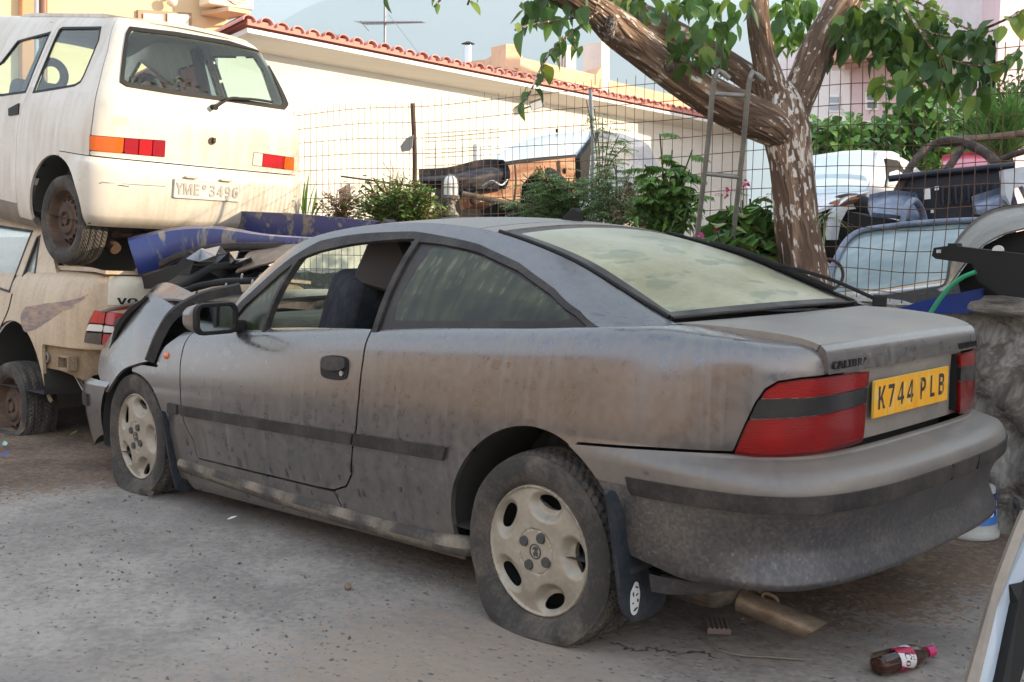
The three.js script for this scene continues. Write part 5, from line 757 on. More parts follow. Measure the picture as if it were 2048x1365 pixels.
{
  const HM = poser(hatch, -4.134, 1.003, -0.185, 0.061, -0.127, -0.032);
  const UM = 1.02, mirK = k => u => { if (u <= UM) return k(u); const q = k(2 * UM - u); return [q[0], -q[1]]; };
  const hB = mirK(keyed([[-3.0, -2.85, 0.50], [-2.6, -2.62, 0.66], [-2.2, -2.2, 0.715], [-1.5, -1.5, 0.737], [-0.6, -0.6, 0.745], [-0.1, -0.1, 0.75], [0.1, 0.1, 0.752], [0.2, 0.2, 0.748], [0.28, 0.282, 0.732], [0.345, 0.336, 0.69], [0.43, 0.366, 0.606], [0.56, 0.374, 0.455], [0.72, 0.382, 0.30], [0.87, 0.386, 0.15], [1.02, 0.387, 0]]));
  const hT = mirK(keyed([[-3.0, -2.85, 0.30], [-2.6, -2.6, 0.40], [-2.2, -2.2, 0.44], [-1.5, -1.5, 0.462], [-0.6, -0.6, 0.467], [-0.1, -0.12, 0.466], [0.1, 0.0, 0.462], [0.2, 0.05, 0.45], [0.28, 0.075, 0.43], [0.345, 0.09, 0.40], [0.43, 0.10, 0.352], [0.56, 0.106, 0.272], [0.72, 0.109, 0.18], [0.87, 0.11, 0.09], [1.02, 0.11, 0]]));
  const hk1 = keyed([[0.15, 0], [0.75, 0.012], [0.85, 0.05], [0.93, 0.11], [1.0, 0.2], [1.1, 0.34], [1.2, 0.49], [1.3, 0.64], [1.39, 0.80], [1.425, 0.89], [1.45, 1.0], [1.46, 1.15]]), hk2 = keyed([[0.15, 0], [0.75, 0], [0.9, 0.02], [1.0, 0.085], [1.1, 0.22], [1.2, 0.39], [1.3, 0.58], [1.39, 0.77], [1.425, 0.87], [1.45, 1.0], [1.46, 1.15]]);
  const ho1 = keyed([[0.15, 0.09], [0.22, 0.04], [0.30, 0.018], [0.45, 0.004], [0.6, 0], [0.75, 0], [1.5, 0]]), ho2 = keyed([[0.15, 0.2], [0.26, 0.06], [0.30, 0.0], [0.34, -0.03], [0.45, -0.045], [0.55, -0.045], [0.62, -0.035], [0.645, -0.01], [0.66, 0], [0.7, 0], [1.5, 0]]);
  const HS = (u, v) => { const e = 0.002, p = hB(u), q = hB(u + e), t = hT(u), tx = q[0] - p[0], tz = q[1] - p[1], L = Math.hypot(tx, tz), w = sm(0.1, 0.42, u > UM ? 2 * UM - u : u), k = lerp(hk1(v)[0], hk2(v)[0], w), d = lerp(ho1(v)[0], ho2(v)[0], w); return V3(lerp(p[0], t[0], k) + d * tz / L, v, lerp(p[1], t[1], k) - d * tx / L); };
  const px = (l, u, v) => pxPoly(HS, l, u, v, HM);
  const T_w = tex(1024, 512, (u, v) => { const b = fbm(u * 6, v * 3, 4, 6, 101), s = fbm(u * 60, v * 4, 3, 60, 102), f = fbm(u * 160, v * 80, 2, 160, 103); return mix3([0.80, 0.77, 0.72], [0.68, 0.63, 0.56], clamp(0.3 + (b - 0.5) * 1.2 + (s - 0.5) * 0.8 + (f - 0.5) * 0.3)); }, { rep: [0.5, 1] });
  const m_w = P(0xffffff, 0.42, { map: T_w, clearcoat: 0.35, clearcoatRoughness: 0.3 });
  const m_hg = P([0.72, 0.86, 0.84], 0.02, { transmission: 1, thickness: 0, ior: 1.5 });
  const rw = polySDF(px([[258, 54], [352, 65], [457, 83], [520, 97], [534, 109], [556, 158], [575, 208], [568, 220], [457, 204], [352, 190], [253, 174], [239, 165], [243, 123], [251, 67]], 0.6, 1.2));
  const rwi = polySDF(px([[264, 62], [352, 73], [457, 91], [516, 104], [526, 114], [547, 160], [564, 204], [560, 211], [457, 196], [352, 182], [257, 166], [247, 160], [251, 124], [257, 72]], 0.6, 1.2));
  const sw = polySDF(px([[118, 58], [125, 54], [203, 53], [198, 80], [168, 152], [160, 166], [148, 173], [64, 187]], -0.5, 1.2));
  const dw = polySDF([...px([[102, 63], [51, 186], [0, 193]], -0.9, 1.2), [-1.9, 0.95], [-1.62, 1.2], [-1.42, 1.32], ...px([[0, 126], [35, 81]], -1.2, 1.2)]);
  const gap = px([[123, 47], [110, 62], [56, 186], [38, 235], [33, 270], [32, 386]], -0.55, 1.35);
  const hg = px([[230, 42], [215, 100], [197, 169], [186, 230], [181, 268]], 0.12, 1.38);
  const bt = px([[123, 300], [150, 301], [178, 303], [330, 317], [460, 332], [598, 346]], 0.05, 0.66);
  const ll = px([[178, 270], [331, 281], [329, 315], [178, 301]], 0.25, 0.75), rl = px([[506, 304], [550, 310], [588, 315.5], [587, 341.5], [550, 337], [504, 331]], 1.35, 0.75);
  const lampL = polySDF(ll), lampR = polySDF(rl);
  const archC = [-0.02, 0.30, 0.315], arch = (u, v) => Math.hypot(u - archC[0], (v - archC[1]) * 0.95) - archC[2], archFr = (u, v) => Math.hypot(u + 2.2, v - 0.30) - 0.31;
  const bumpTop = u => u < bt[0][0] ? -1 : lerp(0.655, 0.655, 0), gx = v => { for (let i = 0; i < gap.length - 1; i++) if (v <= gap[i][1] && v >= gap[i + 1][1]) return lerp(gap[i + 1][0], gap[i][0], (v - gap[i + 1][1]) / (gap[i][1] - gap[i + 1][1])); return v > gap[0][1] ? gap[0][0] : gap.at(-1)[0]; }, hx = v => { for (let i = 0; i < hg.length - 1; i++) if (v <= hg[i][1] && v >= hg[i + 1][1]) return lerp(hg[i + 1][0], hg[i][0], (v - hg[i + 1][1]) / (hg[i][1] - hg[i + 1][1])); return v > hg[0][1] ? hg[0][0] : hg.at(-1)[0]; };
  const Bx = 0, bu = 0.02;
  const sideF = (u, v) => Math.max(gx(v) - u + 0.002, u - hx(v) + 0.003, -arch(u, v), -sw(u, v), -lampL(u, v), u > bu ? 0.66 - v : 0.22 - v, 0.22 - v);
  const doorF = (u, v) => Math.max(u - gx(v) + 0.002, -1.75 - u, 0.30 - v, -dw(u, v));
  const frontF = (u, v) => Math.max(u + 1.757, 0.24 - v, v - 0.95, -archFr(u, v));
  const hatchF = (u, v) => Math.max(hx(v) - u + 0.003, u - (2 * UM - hx(v)) + 0.003, 0.662 - v, -rwi(u, v), -lampL(u, v), -lampR(u, v));
  const bumpF = (u, v) => Math.max(bu - u, v - 0.655, 0.27 - v + 0.05 * sm(0.25, 0.1, u), -arch(u, v), u - 2.02);
  for (const mir of [false, true]) {
    const k = mir ? 2 : 1;
    part(hatch, 'body_side', patch(HS, { box: [-1.0, 0.6, 0.2, 1.452], f: sideF, res: 0.016 * k, th: 0.015, mir }), m_w);
    const d = part(hatch, 'door', patch(HS, { box: [-1.8, -0.3, 0.2, 1.452], f: doorF, res: 0.018 * k, th: 0.02, mir }), m_w);
    part(hatch, 'front_wing', patch(HS, { box: [-3.0, -1.75, 0.2, 0.96], f: frontF, res: 0.03 * k, th: 0.015, mir }), m_w);
    const wg = part(hatch, 'rear_side_window', patch(HS, { box: bbox([sw]), f: sw, res: 0.012 * k, th: 0, lift: -0.006, mir }), m_hg);
    part(wg, 'window_rubber', patch(HS, { box: bbox([sw]), f: (u, v) => Math.max(sw(u, v), -sw(u, v) - 0.014), res: 0.008 * k, th: 0.008, lift: 0.002, mir }), m_black);
    const dg = part(hatch, 'door_window', patch(HS, { box: bbox([dw]), f: dw, res: 0.02 * k, th: 0, lift: -0.006, mir }), m_hg);
    part(dg, 'window_rubber', patch(HS, { box: bbox([dw]), f: (u, v) => Math.max(dw(u, v), -dw(u, v) - 0.014), res: 0.009 * k, th: 0.008, lift: 0.002, mir }), m_black);
    if (!mir) { const h = px([[18, 218], [39, 207], [37, 229], [18, 232]], -0.8, 0.9), hf = polySDF(h); part(d, 'door_handle', patch(HS, { box: bbox([hf], 0.01), f: hf, res: 0.006, th: 0.02, lift: 0.008 }), m_black); }
    part(hatch, 'sill', patch(HS, { box: [-1.9, -0.33, 0.17, 0.30], res: 0.03, th: 0, mir, lift: -0.002 }), M(0xffffff, 0.7, { map: dustyTex([0.42, 0.39, 0.36], [0.58, 0.53, 0.47], 5, 105) }));
  }
  const tail = part(hatch, 'tailgate', patch(HS, { box: [-0.1, 2.14, 0.64, 1.452], f: hatchF, res: 0.014, th: 0.015 }), m_w);
  const rwn = part(tail, 'rear_window', patch(HS, { box: bbox([rwi]), f: rwi, res: 0.014, th: 0, lift: -0.004 }), m_hg);
  part(tail, 'window_rubber', patch(HS, { box: bbox([rw]), f: (u, v) => Math.max(rw(u, v), -rwi(u, v)), res: 0.008, th: 0.012, lift: 0.007 }), m_black);
  part(hatch, 'rear_bumper', patch(HS, { box: [0, 2.04, 0.2, 0.66], f: bumpF, res: 0.014, th: 0.02 }), m_w);
  // roof and bonnet
  part(hatch, 'roof_panel', patch((x, z) => { const n = z / 0.5, e = sm(0.10, -0.05, x) * 0.02; return V3(x, 1.445 + 0.03 * (1 - n * n) - 0.018 * sm(-0.1, 0.12, x) - 0.13 * sm(-1.0, -1.55, x), z); }, { box: [-1.5, 0.115, -0.475, 0.475], f: (x, z) => Math.max(Math.hypot(Math.max(0, x + 0.07), Math.max(0, Math.abs(z) - 0.29)) - 0.185, Math.abs(z) - 0.47), res: 0.03, th: 0.02 }), m_w);
  part(hatch, 'bonnet', patch((x, z) => V3(x, 0.94 - 0.16 * sm(-1.9, -2.7, x) * 1.2 - 0.05 * (z / 0.7) ** 2, z), { box: [-2.75, -1.75, -0.68, 0.68], res: 0.08, th: 0.02 }), m_w);
  part(hatch, 'windscreen', patch((t, z) => V3(lerp(-2.0, -1.45, t) - 0.08 * (1 - (z / 0.6) ** 2) * (1 - t), lerp(0.93, 1.36, t), z * lerp(1, 0.8, t)), { box: [0, 1, -0.62, 0.62], res: 0.1, th: 0 }), m_hg);
  // lamps
  const red = P([0.42, 0.012, 0.02], 0.18, { clearcoat: 0.8 }), red2 = P([0.30, 0.01, 0.02], 0.2, { clearcoat: 0.8 }), org = P([0.68, 0.11, 0.01], 0.18, { clearcoat: 0.8 }), clr = P([0.6, 0.56, 0.48], 0.3, { clearcoat: 0.6 });
  const lampSet = (L, f, cuts, mats) => { const t = part(hatch, 'tail_lamp', patch(HS, { box: bbox([f]), f, res: 0.012, th: 0.02, lift: -0.008 }), m_black); mats.forEach((m, i) => { const a = lerp(L[0][0], L[1][0], cuts[i]), b = lerp(L[0][0], L[1][0], cuts[i + 1]); part(t, 'lens', patch(HS, { box: bbox([f], 0.005), f: (u, v) => Math.max(f(u, v), a - u, u - b), res: 0.01, th: 0.015, gap: 0.0032, lift: 0.004 }), m); }); };
  lampSet(ll, lampL, [0, 0.42, 0.6, 0.8, 1], [org, red2, red, red2]); { const c = px([[506, 317], [525, 320], [564, 326], [588, 329]], 1.35, 0.75).map(q => q[0]); lampSet([[c[0] - 0.01], [c[3] + 0.02]], lampR, [0, (c[1] - c[0]) / (c[3] - c[0]), (c[2] - c[0]) / (c[3] - c[0]), 1], [clr, red, org]); };
  // number plate with raised characters, in its recess
  const pc = localOn(HM, 414, 381, 'x', 0.4335), plate = part(hatch, 'number_plate', tr(new RoundedBoxGeometry(0.456, 0.112, 0.008, 2, 0.004), pc.x + 0.005, pc.y, pc.z, 0, Math.PI / 2), M([0.62, 0.58, 0.52], 0.6));
  part(plate, 'plate_rim', (() => { const s = new THREE.Shape(rsec(0.452, 0.11, 0.01, 4).map(p => new THREE.Vector2(...p))); s.holes.push(new THREE.Path(rsec(0.438, 0.097, 0.007, 4).map(p => new THREE.Vector2(...p)))); return tr(new THREE.ExtrudeGeometry(s, { depth: 0.003, bevelEnabled: false }), pc.x + 0.008, pc.y, pc.z, 0, Math.PI / 2); })(), M([0.55, 0.51, 0.46], 0.6));
  const chars = ['Y', 'M', 'E', '\u00B0', '3', '4', '9', '6'], cz = [-0.192, -0.137, -0.078, -0.027, 0.030, 0.084, 0.137, 0.190];
  chars.forEach((ch, i) => { const g = new TextGeometry(ch, { font: boldFont, size: 0.066, depth: 0.004, curveSegments: 4, bevelEnabled: true, bevelSize: 0.0012, bevelThickness: 0.001, bevelSegments: 1 }); g.computeBoundingBox(); g.translate(-(g.boundingBox.max.x + g.boundingBox.min.x) / 2, -0.033, 0); g.scale(0.9, 1, 1); part(plate, 'raised_character', tr(g, pc.x + 0.008, pc.y, pc.z - cz[i], 0, Math.PI / 2), M([0.36, 0.335, 0.30], 0.6)); });
  for (const s of [-1, 1]) part(plate, 'plate_lamp', box(0.03, 0.012, 0.08, pc.x + 0.006, pc.y + 0.068, pc.z + s * 0.12, 0.004), M([0.45, 0.4, 0.3], 0.5));
  // wiper, latch, badge
  const w0 = HS(...onSurf(HS, 424, 214, 0.9, 1.05, HM)).add(V3(0.03, 0, 0)), w1 = HS(...onSurf(HS, 455, 196, 0.9, 1.08, HM)).add(V3(0.035, 0, 0)), w2 = HS(...onSurf(HS, 540, 204, 1.3, 1.05, HM)).add(V3(0.02, 0, 0));
  part(hatch, 'rear_wiper', [sweep([w0, w1, w1.clone().lerp(w2, 0.4)], rsec(0.016, 0.016, 0.005), { seg: 16 }), sweep([w1, w1.clone().lerp(w2, 0.5).add(V3(0.012, 0.006, 0)), w2], rsec(0.010, 0.016, 0.003), { seg: 12 }), tr(new THREE.CylinderGeometry(0.016, 0.018, 0.04, 14), w0.x - 0.01, w0.y, w0.z, 0, 0, Math.PI / 2)], m_black);
  const bd = HS(...onSurf(HS, 423, 282, 0.95, 0.8, HM)); part(hatch, 'boot_lock', [tr(new THREE.CylinderGeometry(0.022, 0.022, 0.016, 16), bd.x, bd.y, bd.z, 0, 0, Math.PI / 2), box(0.02, 0.028, 0.018, bd.x + 0.012, bd.y + 0.006, bd.z - 0.008, 0.004)], m_steelRust);
  const stk = polySDF(px([[226, 232], [257, 234], [256, 252], [225, 249]], 0.35, 0.9)); part(tail, 'faded_sticker', patch(HS, { box: bbox([stk], 0.01), f: stk, res: 0.01, th: 0.0008, lift: 0.0012 }), M([0.60, 0.53, 0.38], 0.7));
  const crk = px([[198, 367], [240, 371]], 0.2, 0.45); part(hatch, 'bumper_scrape', tube(crk.map(([u, v]) => HS(u, v)).concat([HS(crk[1][0] + 0.04, crk[1][1] - 0.003)]), 0.0025, 10, 5), m_dark);
  const bl = px([[158, 360], [250, 368], [330, 373]], 0.15, 0.45); for (const [a, b] of [[bl[0], bl[1]], [bl[1], bl[2]]]) part(hatch, 'bumper_groove', tube([0, 0.5, 1].map(t => HS(lerp(a[0], b[0], t), lerp(a[1], b[1], t))), 0.0025, 10, 5), M([0.25, 0.23, 0.21], 0.8));
  // wheels, underside, cabin
  const wc = localOn(HM, 124, 440, 'z', 0.70);
  const W = { R: 0.262, rim: 0.178, w: 0.145, hub: 0.5, slots: 16 };
  steelWheel(hatch, wc, W); steelWheel(hatch, V3(wc.x, wc.y, -0.70), { ...W, ry: Math.PI }); steelWheel(hatch, V3(-2.2, 0.26, 0.70), W); steelWheel(hatch, V3(-2.2, 0.26, -0.70), { ...W, ry: Math.PI });
  for (const s of [1, -1]) part(hatch, 'wheel_arch_liner', (() => { const g = warp(new THREE.CylinderGeometry(0.33, 0.33, 0.26, 26, 1, true).rotateX(Math.PI / 2), p => { p.y = Math.max(p.y, -0.02); }); return merge([g.translate(-0.02, 0.3, s * 0.57), warp(new THREE.CircleGeometry(0.33, 26), p => { p.y = Math.max(p.y, -0.02); }).translate(-0.02, 0.3, s * 0.44)]); })(), m_under);
  part(hatch, 'floor_pan', [box(2.5, 0.06, 1.2, -1.1, 0.26, 0), box(0.6, 0.22, 1.1, 0.02, 0.40, 0), box(0.22, 0.1, 0.75, 0.2, 0.27, -0.1, 0.04)], m_under);
  part(hatch, 'rear_axle', [bar([-0.05, 0.2, 0.62], [-0.05, 0.2, -0.62], 0.03), bar([-0.1, 0.23, 0.45], [0.14, 0.12, 0.43], 0.035), bar([0.05, 0.18, 0.4], [0.05, 0.42, 0.42], 0.045), box(0.12, 0.06, 0.14, 0.16, 0.2, 0.25, 0.02), box(0.34, 0.12, 0.5, 0.14, 0.25, -0.05, 0.05)], m_steelRust);
  const m_in = M([0.05, 0.055, 0.055], 0.85);
  for (const s of [1, -1]) { part(hatch, 'front_seat', [box(0.14, 0.55, 0.46, -1.05, 0.78, 0.34 * s, 0.05, 0, 0, -0.25), box(0.46, 0.16, 0.46, -1.3, 0.5, 0.34 * s, 0.05)], m_in); part(hatch, 'headrest', tr(new THREE.TorusGeometry(0.085, 0.028, 10, 24), -0.95, 1.10, 0.34 * s, 0, Math.PI / 2), m_in); }
  part(hatch, 'rear_seat', box(0.14, 0.42, 1.1, -0.22, 0.62, 0, 0.05, 0, 0, -0.25), m_in);
  part(hatch, 'dashboard', box(0.35, 0.25, 1.2, -1.85, 0.82, 0, 0.07), m_in);
  for (const s of [1, -1]) { part(hatch, 'door_pillar_trim', box(0.09, 0.55, 0.05, -0.62, 1.15, s * 0.58, 0.015, 0, s * -0.35), m_in); }
}
const saloon = thing('saloon', 'dusty beige saloon with a painted comet on its flank, under the white hatchback', 'car');
{
  const SM = poser(saloon, -4.52, -0.03, -0.14, 0.03, 0.0, -0.07);
  const SS = sweptBody([[-2.6, -2.6, 0.80], [-1.5, -1.5, 0.83], [-0.6, -0.6, 0.835], [0, 0, 0.832], [0.5, 0.5, 0.815], [0.72, 0.72, 0.79], [0.83, 0.82, 0.755], [0.92, 0.89, 0.69], [1.03, 0.935, 0.59], [1.25, 0.95, 0.37], [1.62, 0.955, 0]],
    [[0.15, 0.10], [0.25, 0.04], [0.35, 0.02], [0.5, 0.004], [0.62, 0], [0.75, 0.006], [0.85, 0.02], [0.91, 0.042], [0.95, 0.07], [0.97, 0.11], [0.98, 0.16]],
    [[0.15, 0.2], [0.3, 0.10], [0.44, 0.07], [0.5, 0.05], [0.54, 0.01], [0.56, 0], [0.75, 0], [0.9, 0.008], [0.94, 0.02], [0.965, 0.05], [0.98, 0.1]], 0.7, 1.0);
  const px = (l, u, v) => pxPoly(SS, l, u, v, SM);
  const T_b = tex(1024, 512, (u, v) => { const b = fbm(u * 6, v * 3, 5, 6, 111), s = fbm(u * 80, v * 5, 3, 80, 112), f = fbm(u * 200, v * 100, 2, 200, 113); return mix3([0.74, 0.66, 0.55], [0.60, 0.51, 0.41], clamp(0.35 + (b - 0.5) * 1.3 + (s - 0.5) * 0.7 + (f - 0.5) * 0.5)); }, { rep: [0.5, 1] });
  const m_b = P(0xffffff, 0.5, { map: T_b, clearcoat: 0.25, clearcoatRoughness: 0.4 });
  const arch = (u, v) => Math.hypot(u - 0.02, (v - 0.27) * 0.95) - 0.37;
  const lp = px([[188, 621], [225, 625], [262, 630], [254, 660], [226, 691], [200, 690], [168, 685], [174, 650]], 0.8, 0.75), lamp = polySDF(lp);
  for (const mir of [false, true]) part(saloon, 'body_side', patch(SS, { box: [-2.6, 1.62, 0.18, 0.978], f: (u, v) => Math.max(-arch(u, v), u > 0.4 ? 0.545 - v : 0.2 - v, -Math.hypot(u + 2.5, v - 0.25) + 0.36, mir ? -1 : -lamp(u, v)), res: mir ? 0.05 : 0.022, th: 0.02, mir }), m_b);
  part(saloon, 'boot_lid', patch((x, z) => V3(x, 0.985 + 0.01 * (1 - (z / 0.66) ** 2) - 0.015 * sm(0.7, 0.92, x), z), { box: [0.2, 0.90, -0.70, 0.70], res: 0.05, th: 0.02 }), m_b);
  const bl = px([[216, 575], [330, 580], [330, 640], [214, 632]], 1.05, 0.92);
  const bw = px([[219, 577], [219, 606], [300, 612]], 1.05, 0.93); { const f = polySDF([[bl[0][0], 0.96], [bl[0][0] + 0.62, 0.96], [bl[0][0] + 0.62, 0.80], [bl[0][0], 0.80]]); part(saloon, 'boot_panel', patch(SS, { box: bbox([f]), f, res: 0.03, th: 0.012, lift: 0.004 }), M(0xffffff, 0.5, { map: plaster([0.78, 0.74, 0.66], [0.70, 0.65, 0.57], 119, 1) })); }
  // raised lettering
  const L1 = SS(...onSurf(SS, 224, 608, 1.05, 0.86, SM)), L2 = SS(...onSurf(SS, 285, 613, 1.25, 0.86, SM));
  const tg = new TextGeometry('VOLVO', { font: boldFont, size: 0.036, depth: 0.006, curveSegments: 3, bevelEnabled: false }); tg.computeBoundingBox(); tg.scale(0.30 / tg.boundingBox.max.x, 1, 1); tg.rotateY(Math.PI / 2 - 0.0); tg.translate(0.958, L1.y, L1.z);
  part(saloon, 'maker_badge', tg, m_black);
  // lamps
  const red = P([0.42, 0.016, 0.02], 0.25, { clearcoat: 0.6 }), wht = P([0.66, 0.62, 0.55], 0.3, { clearcoat: 0.5 }), smk = P([0.05, 0.045, 0.045], 0.3, { clearcoat: 0.5 });
  const tl = part(saloon, 'tail_lamp', patch(SS, { box: bbox([lamp]), f: lamp, res: 0.015, th: 0.03, lift: -0.01 }), m_black);
  const q = l => polySDF(px(l, 0.85, 0.72));
  for (const [m, l] of [[red, [[188, 621], [211, 623], [207, 648], [178, 646]]], [red, [[213, 624], [262, 630], [255, 654], [208, 649]]], [wht, [[177, 648], [207, 650], [205, 664], [172, 662]]], [wht, [[208, 651], [254, 656], [250, 668], [205, 665]]], [smk, [[171, 665], [204, 667], [202, 690], [168, 685]]], [red, [[206, 668], [248, 672], [226, 691], [203, 690]]]]) { const f = q(l); part(tl, 'lens', patch(SS, { box: bbox([f], 0.01), f, res: 0.01, th: 0.02, lift: 0.005, gap: 0.001 }), m); }
  // comet painted on the flank
  const cm = polySDF(smoothPoly(px([[40, 637], [48, 617], [67, 611], [99, 606], [131, 602], [158, 596], [176, 588], [166, 600], [146, 610], [152, 611], [134, 621], [126, 622], [111, 633], [87, 649], [67, 661], [48, 663]], 0.4, 0.8), 5));
  const T_c = tex(256, 128, (u, v) => mix3([0.47, 0.41, 0.42], [0.66, 0.55, 0.42], clamp(fbm(u * 14, v * 26, 4, 14, 115) * 1.9 - 0.55)), { rep: [1.4, 3] });
  part(saloon, 'painted_comet', patch(SS, { box: bbox([cm]), f: (u, v) => cm(u, v) + 0.008 * (fbm(u * 60, v * 60, 2, 1024, 116) - 0.3), res: 0.008, th: 0.0005, lift: 0.0012 }), M(0xffffff, 0.55, { map: T_c }));
  // greenhouse
  const SG = (x, y) => V3(x, y, 0.785 - 0.34 * (y - 0.95) - 0.25 * Math.max(0, y - 1.1) ** 2 - 0.05 * sm(-0.2, 0.4, x));
  const gp = (l) => pxPoly(SG, l, -0.2, 1.1, SM);
  const dwin = polySDF([...gp([[66, 461], [18, 586]]), [-1.3, 0.95], [-1.15, 1.28]]), qwin = polySDF(gp([[73, 474], [81, 470], [65, 589], [31, 588]])), cp = polySDF([...gp([[60, 440], [93, 452], [104, 510], [114, 557]]), [-0.2, 0.93], [-1.5, 0.93], [-1.3, 1.33]]);
  for (const mir of [false, true]) {
    part(saloon, 'side_frame', patch(SG, { box: bbox([cp]), f: (x, y) => Math.max(cp(x, y), -dwin(x, y), -qwin(x, y)), res: 0.015, th: 0.03, mir }), m_b);
    for (const [f, n] of [[dwin, 'rear_door_window'], [qwin, 'quarter_window']]) { const w = part(saloon, n, patch(SG, { box: bbox([f]), f, res: 0.02, th: 0, lift: -0.015, mir }), P([0.5, 0.56, 0.52], 0.08, { transmission: 0.6, clearcoat: 1, clearcoatRoughness: 0.05 })); part(w, 'window_rubber', patch(SG, { box: bbox([f]), f: (x, y) => Math.max(f(x, y), -f(x, y) - 0.013), res: 0.008, th: 0.012, lift: 0.003, mir }), m_trim); }
  }
  const dl = gp([[24, 588], [8, 640], [0, 665]]); part(saloon, 'door_gap', tube([SG(...dl[0]), SS(...onSurf(SS, 16, 620, 0, 0.8, SM)), SS(...onSurf(SS, 2, 652, -0.1, 0.7, SM))], 0.005, 12, 5), m_dark);
  const hz = SG(-0.15, 1.30).z; part(saloon, 'roof_panel', box(1.5, 0.05, 2 * hz - 0.02, -0.98, 1.325, 0, 0.02), m_b);
  part(saloon, 'rear_window', patch((t, z) => V3(lerp(-0.16, 0.26, t), lerp(1.31, 0.985, t) + 0.02 * Math.sin(t * 3), z * lerp(0.62, 0.68, t)), { box: [0, 1, -1, 1], res: 0.1, th: 0 }), P([0.10, 0.10, 0.085], 0.35, { clearcoat: 0.5, clearcoatRoughness: 0.2 }));
  // bared valance where the bumper was
  const T_v = M(0xffffff, 0.75, { map: dustyTex([0.50, 0.43, 0.34], [0.68, 0.59, 0.47], 5, 118) });
  part(saloon, 'rear_valance', patch(SS, { box: [0.36, 1.6, 0.33, 0.54], f: (u, v) => Math.max(-arch(u, v), 0.40 - v - 0.05 * sm(0.5, 0.9, u)), res: 0.03, th: 0.02, lift: -0.03 }), T_v);
  const vb = SS(...onSurf(SS, 133, 726, 0.6, 0.47, SM)), vh = SS(...onSurf(SS, 85, 716, 0.4, 0.47, SM));
  part(saloon, 'bumper_bracket', [box(0.14, 0.012, 0.05, vb.x, vb.y + 0.035, vb.z), box(0.14, 0.012, 0.05, vb.x, vb.y - 0.035, vb.z), box(0.012, 0.08, 0.05, vb.x - 0.065, vb.y, vb.z), box(0.012, 0.08, 0.05, vb.x + 0.065, vb.y, vb.z)], T_v);
  part(saloon, 'drain_ring', tr(new THREE.TorusGeometry(0.025, 0.008, 8, 20), vh.x, vh.y, vh.z - 0.022), M([0.2, 0.18, 0.15], 0.7));
  // wheel, underside, wiring
  const wc = localOn(SM, 16, 815, 'z', 0.79);
  const W = { R: 0.285, rim: 0.188, w: 0.18, hub: wc.y + 0.03, slots: 12, bulge: 0.03 };
  steelWheel(saloon, wc, W); steelWheel(saloon, V3(wc.x, wc.y + 0.05, -0.79), { ...W, ry: Math.PI }); steelWheel(saloon, V3(-2.5, 0.26, 0.79), W);
  part(saloon, 'floor_pan', [box(2.9, 0.12, 1.3, -1.2, 0.32, 0), box(0.9, 0.3, 1.1, 0.42, 0.42, 0), box(0.6, 0.25, 0.8, 0.5, 0.28, -0.1)], m_under);
  part(saloon, 'wheel_arch_liner', merge([warp(new THREE.CylinderGeometry(0.39, 0.39, 0.28, 26, 1, true).rotateX(Math.PI / 2), p => { p.y = Math.max(p.y, -0.02); }).translate(0.02, 0.27, 0.66), warp(new THREE.CircleGeometry(0.39, 26), p => { p.y = Math.max(p.y, -0.02); }).translate(0.02, 0.27, 0.52)]), m_under);
  const R = rng(5); for (let k = 0; k < 5; k++) { const a = V3(0.45 + 0.1 * R(), 0.42, 0.7), b = V3(0.6 + R() * 0.3, 0.2 + R() * 0.12, 0.55 + R() * 0.15), c = V3(0.95, 0.25 + R() * 0.2, 0.4); part(saloon, 'loose_cable', tube([a, b, c], 0.006, 16, 5), M([0.32, 0.29, 0.25], 0.7)); }
}
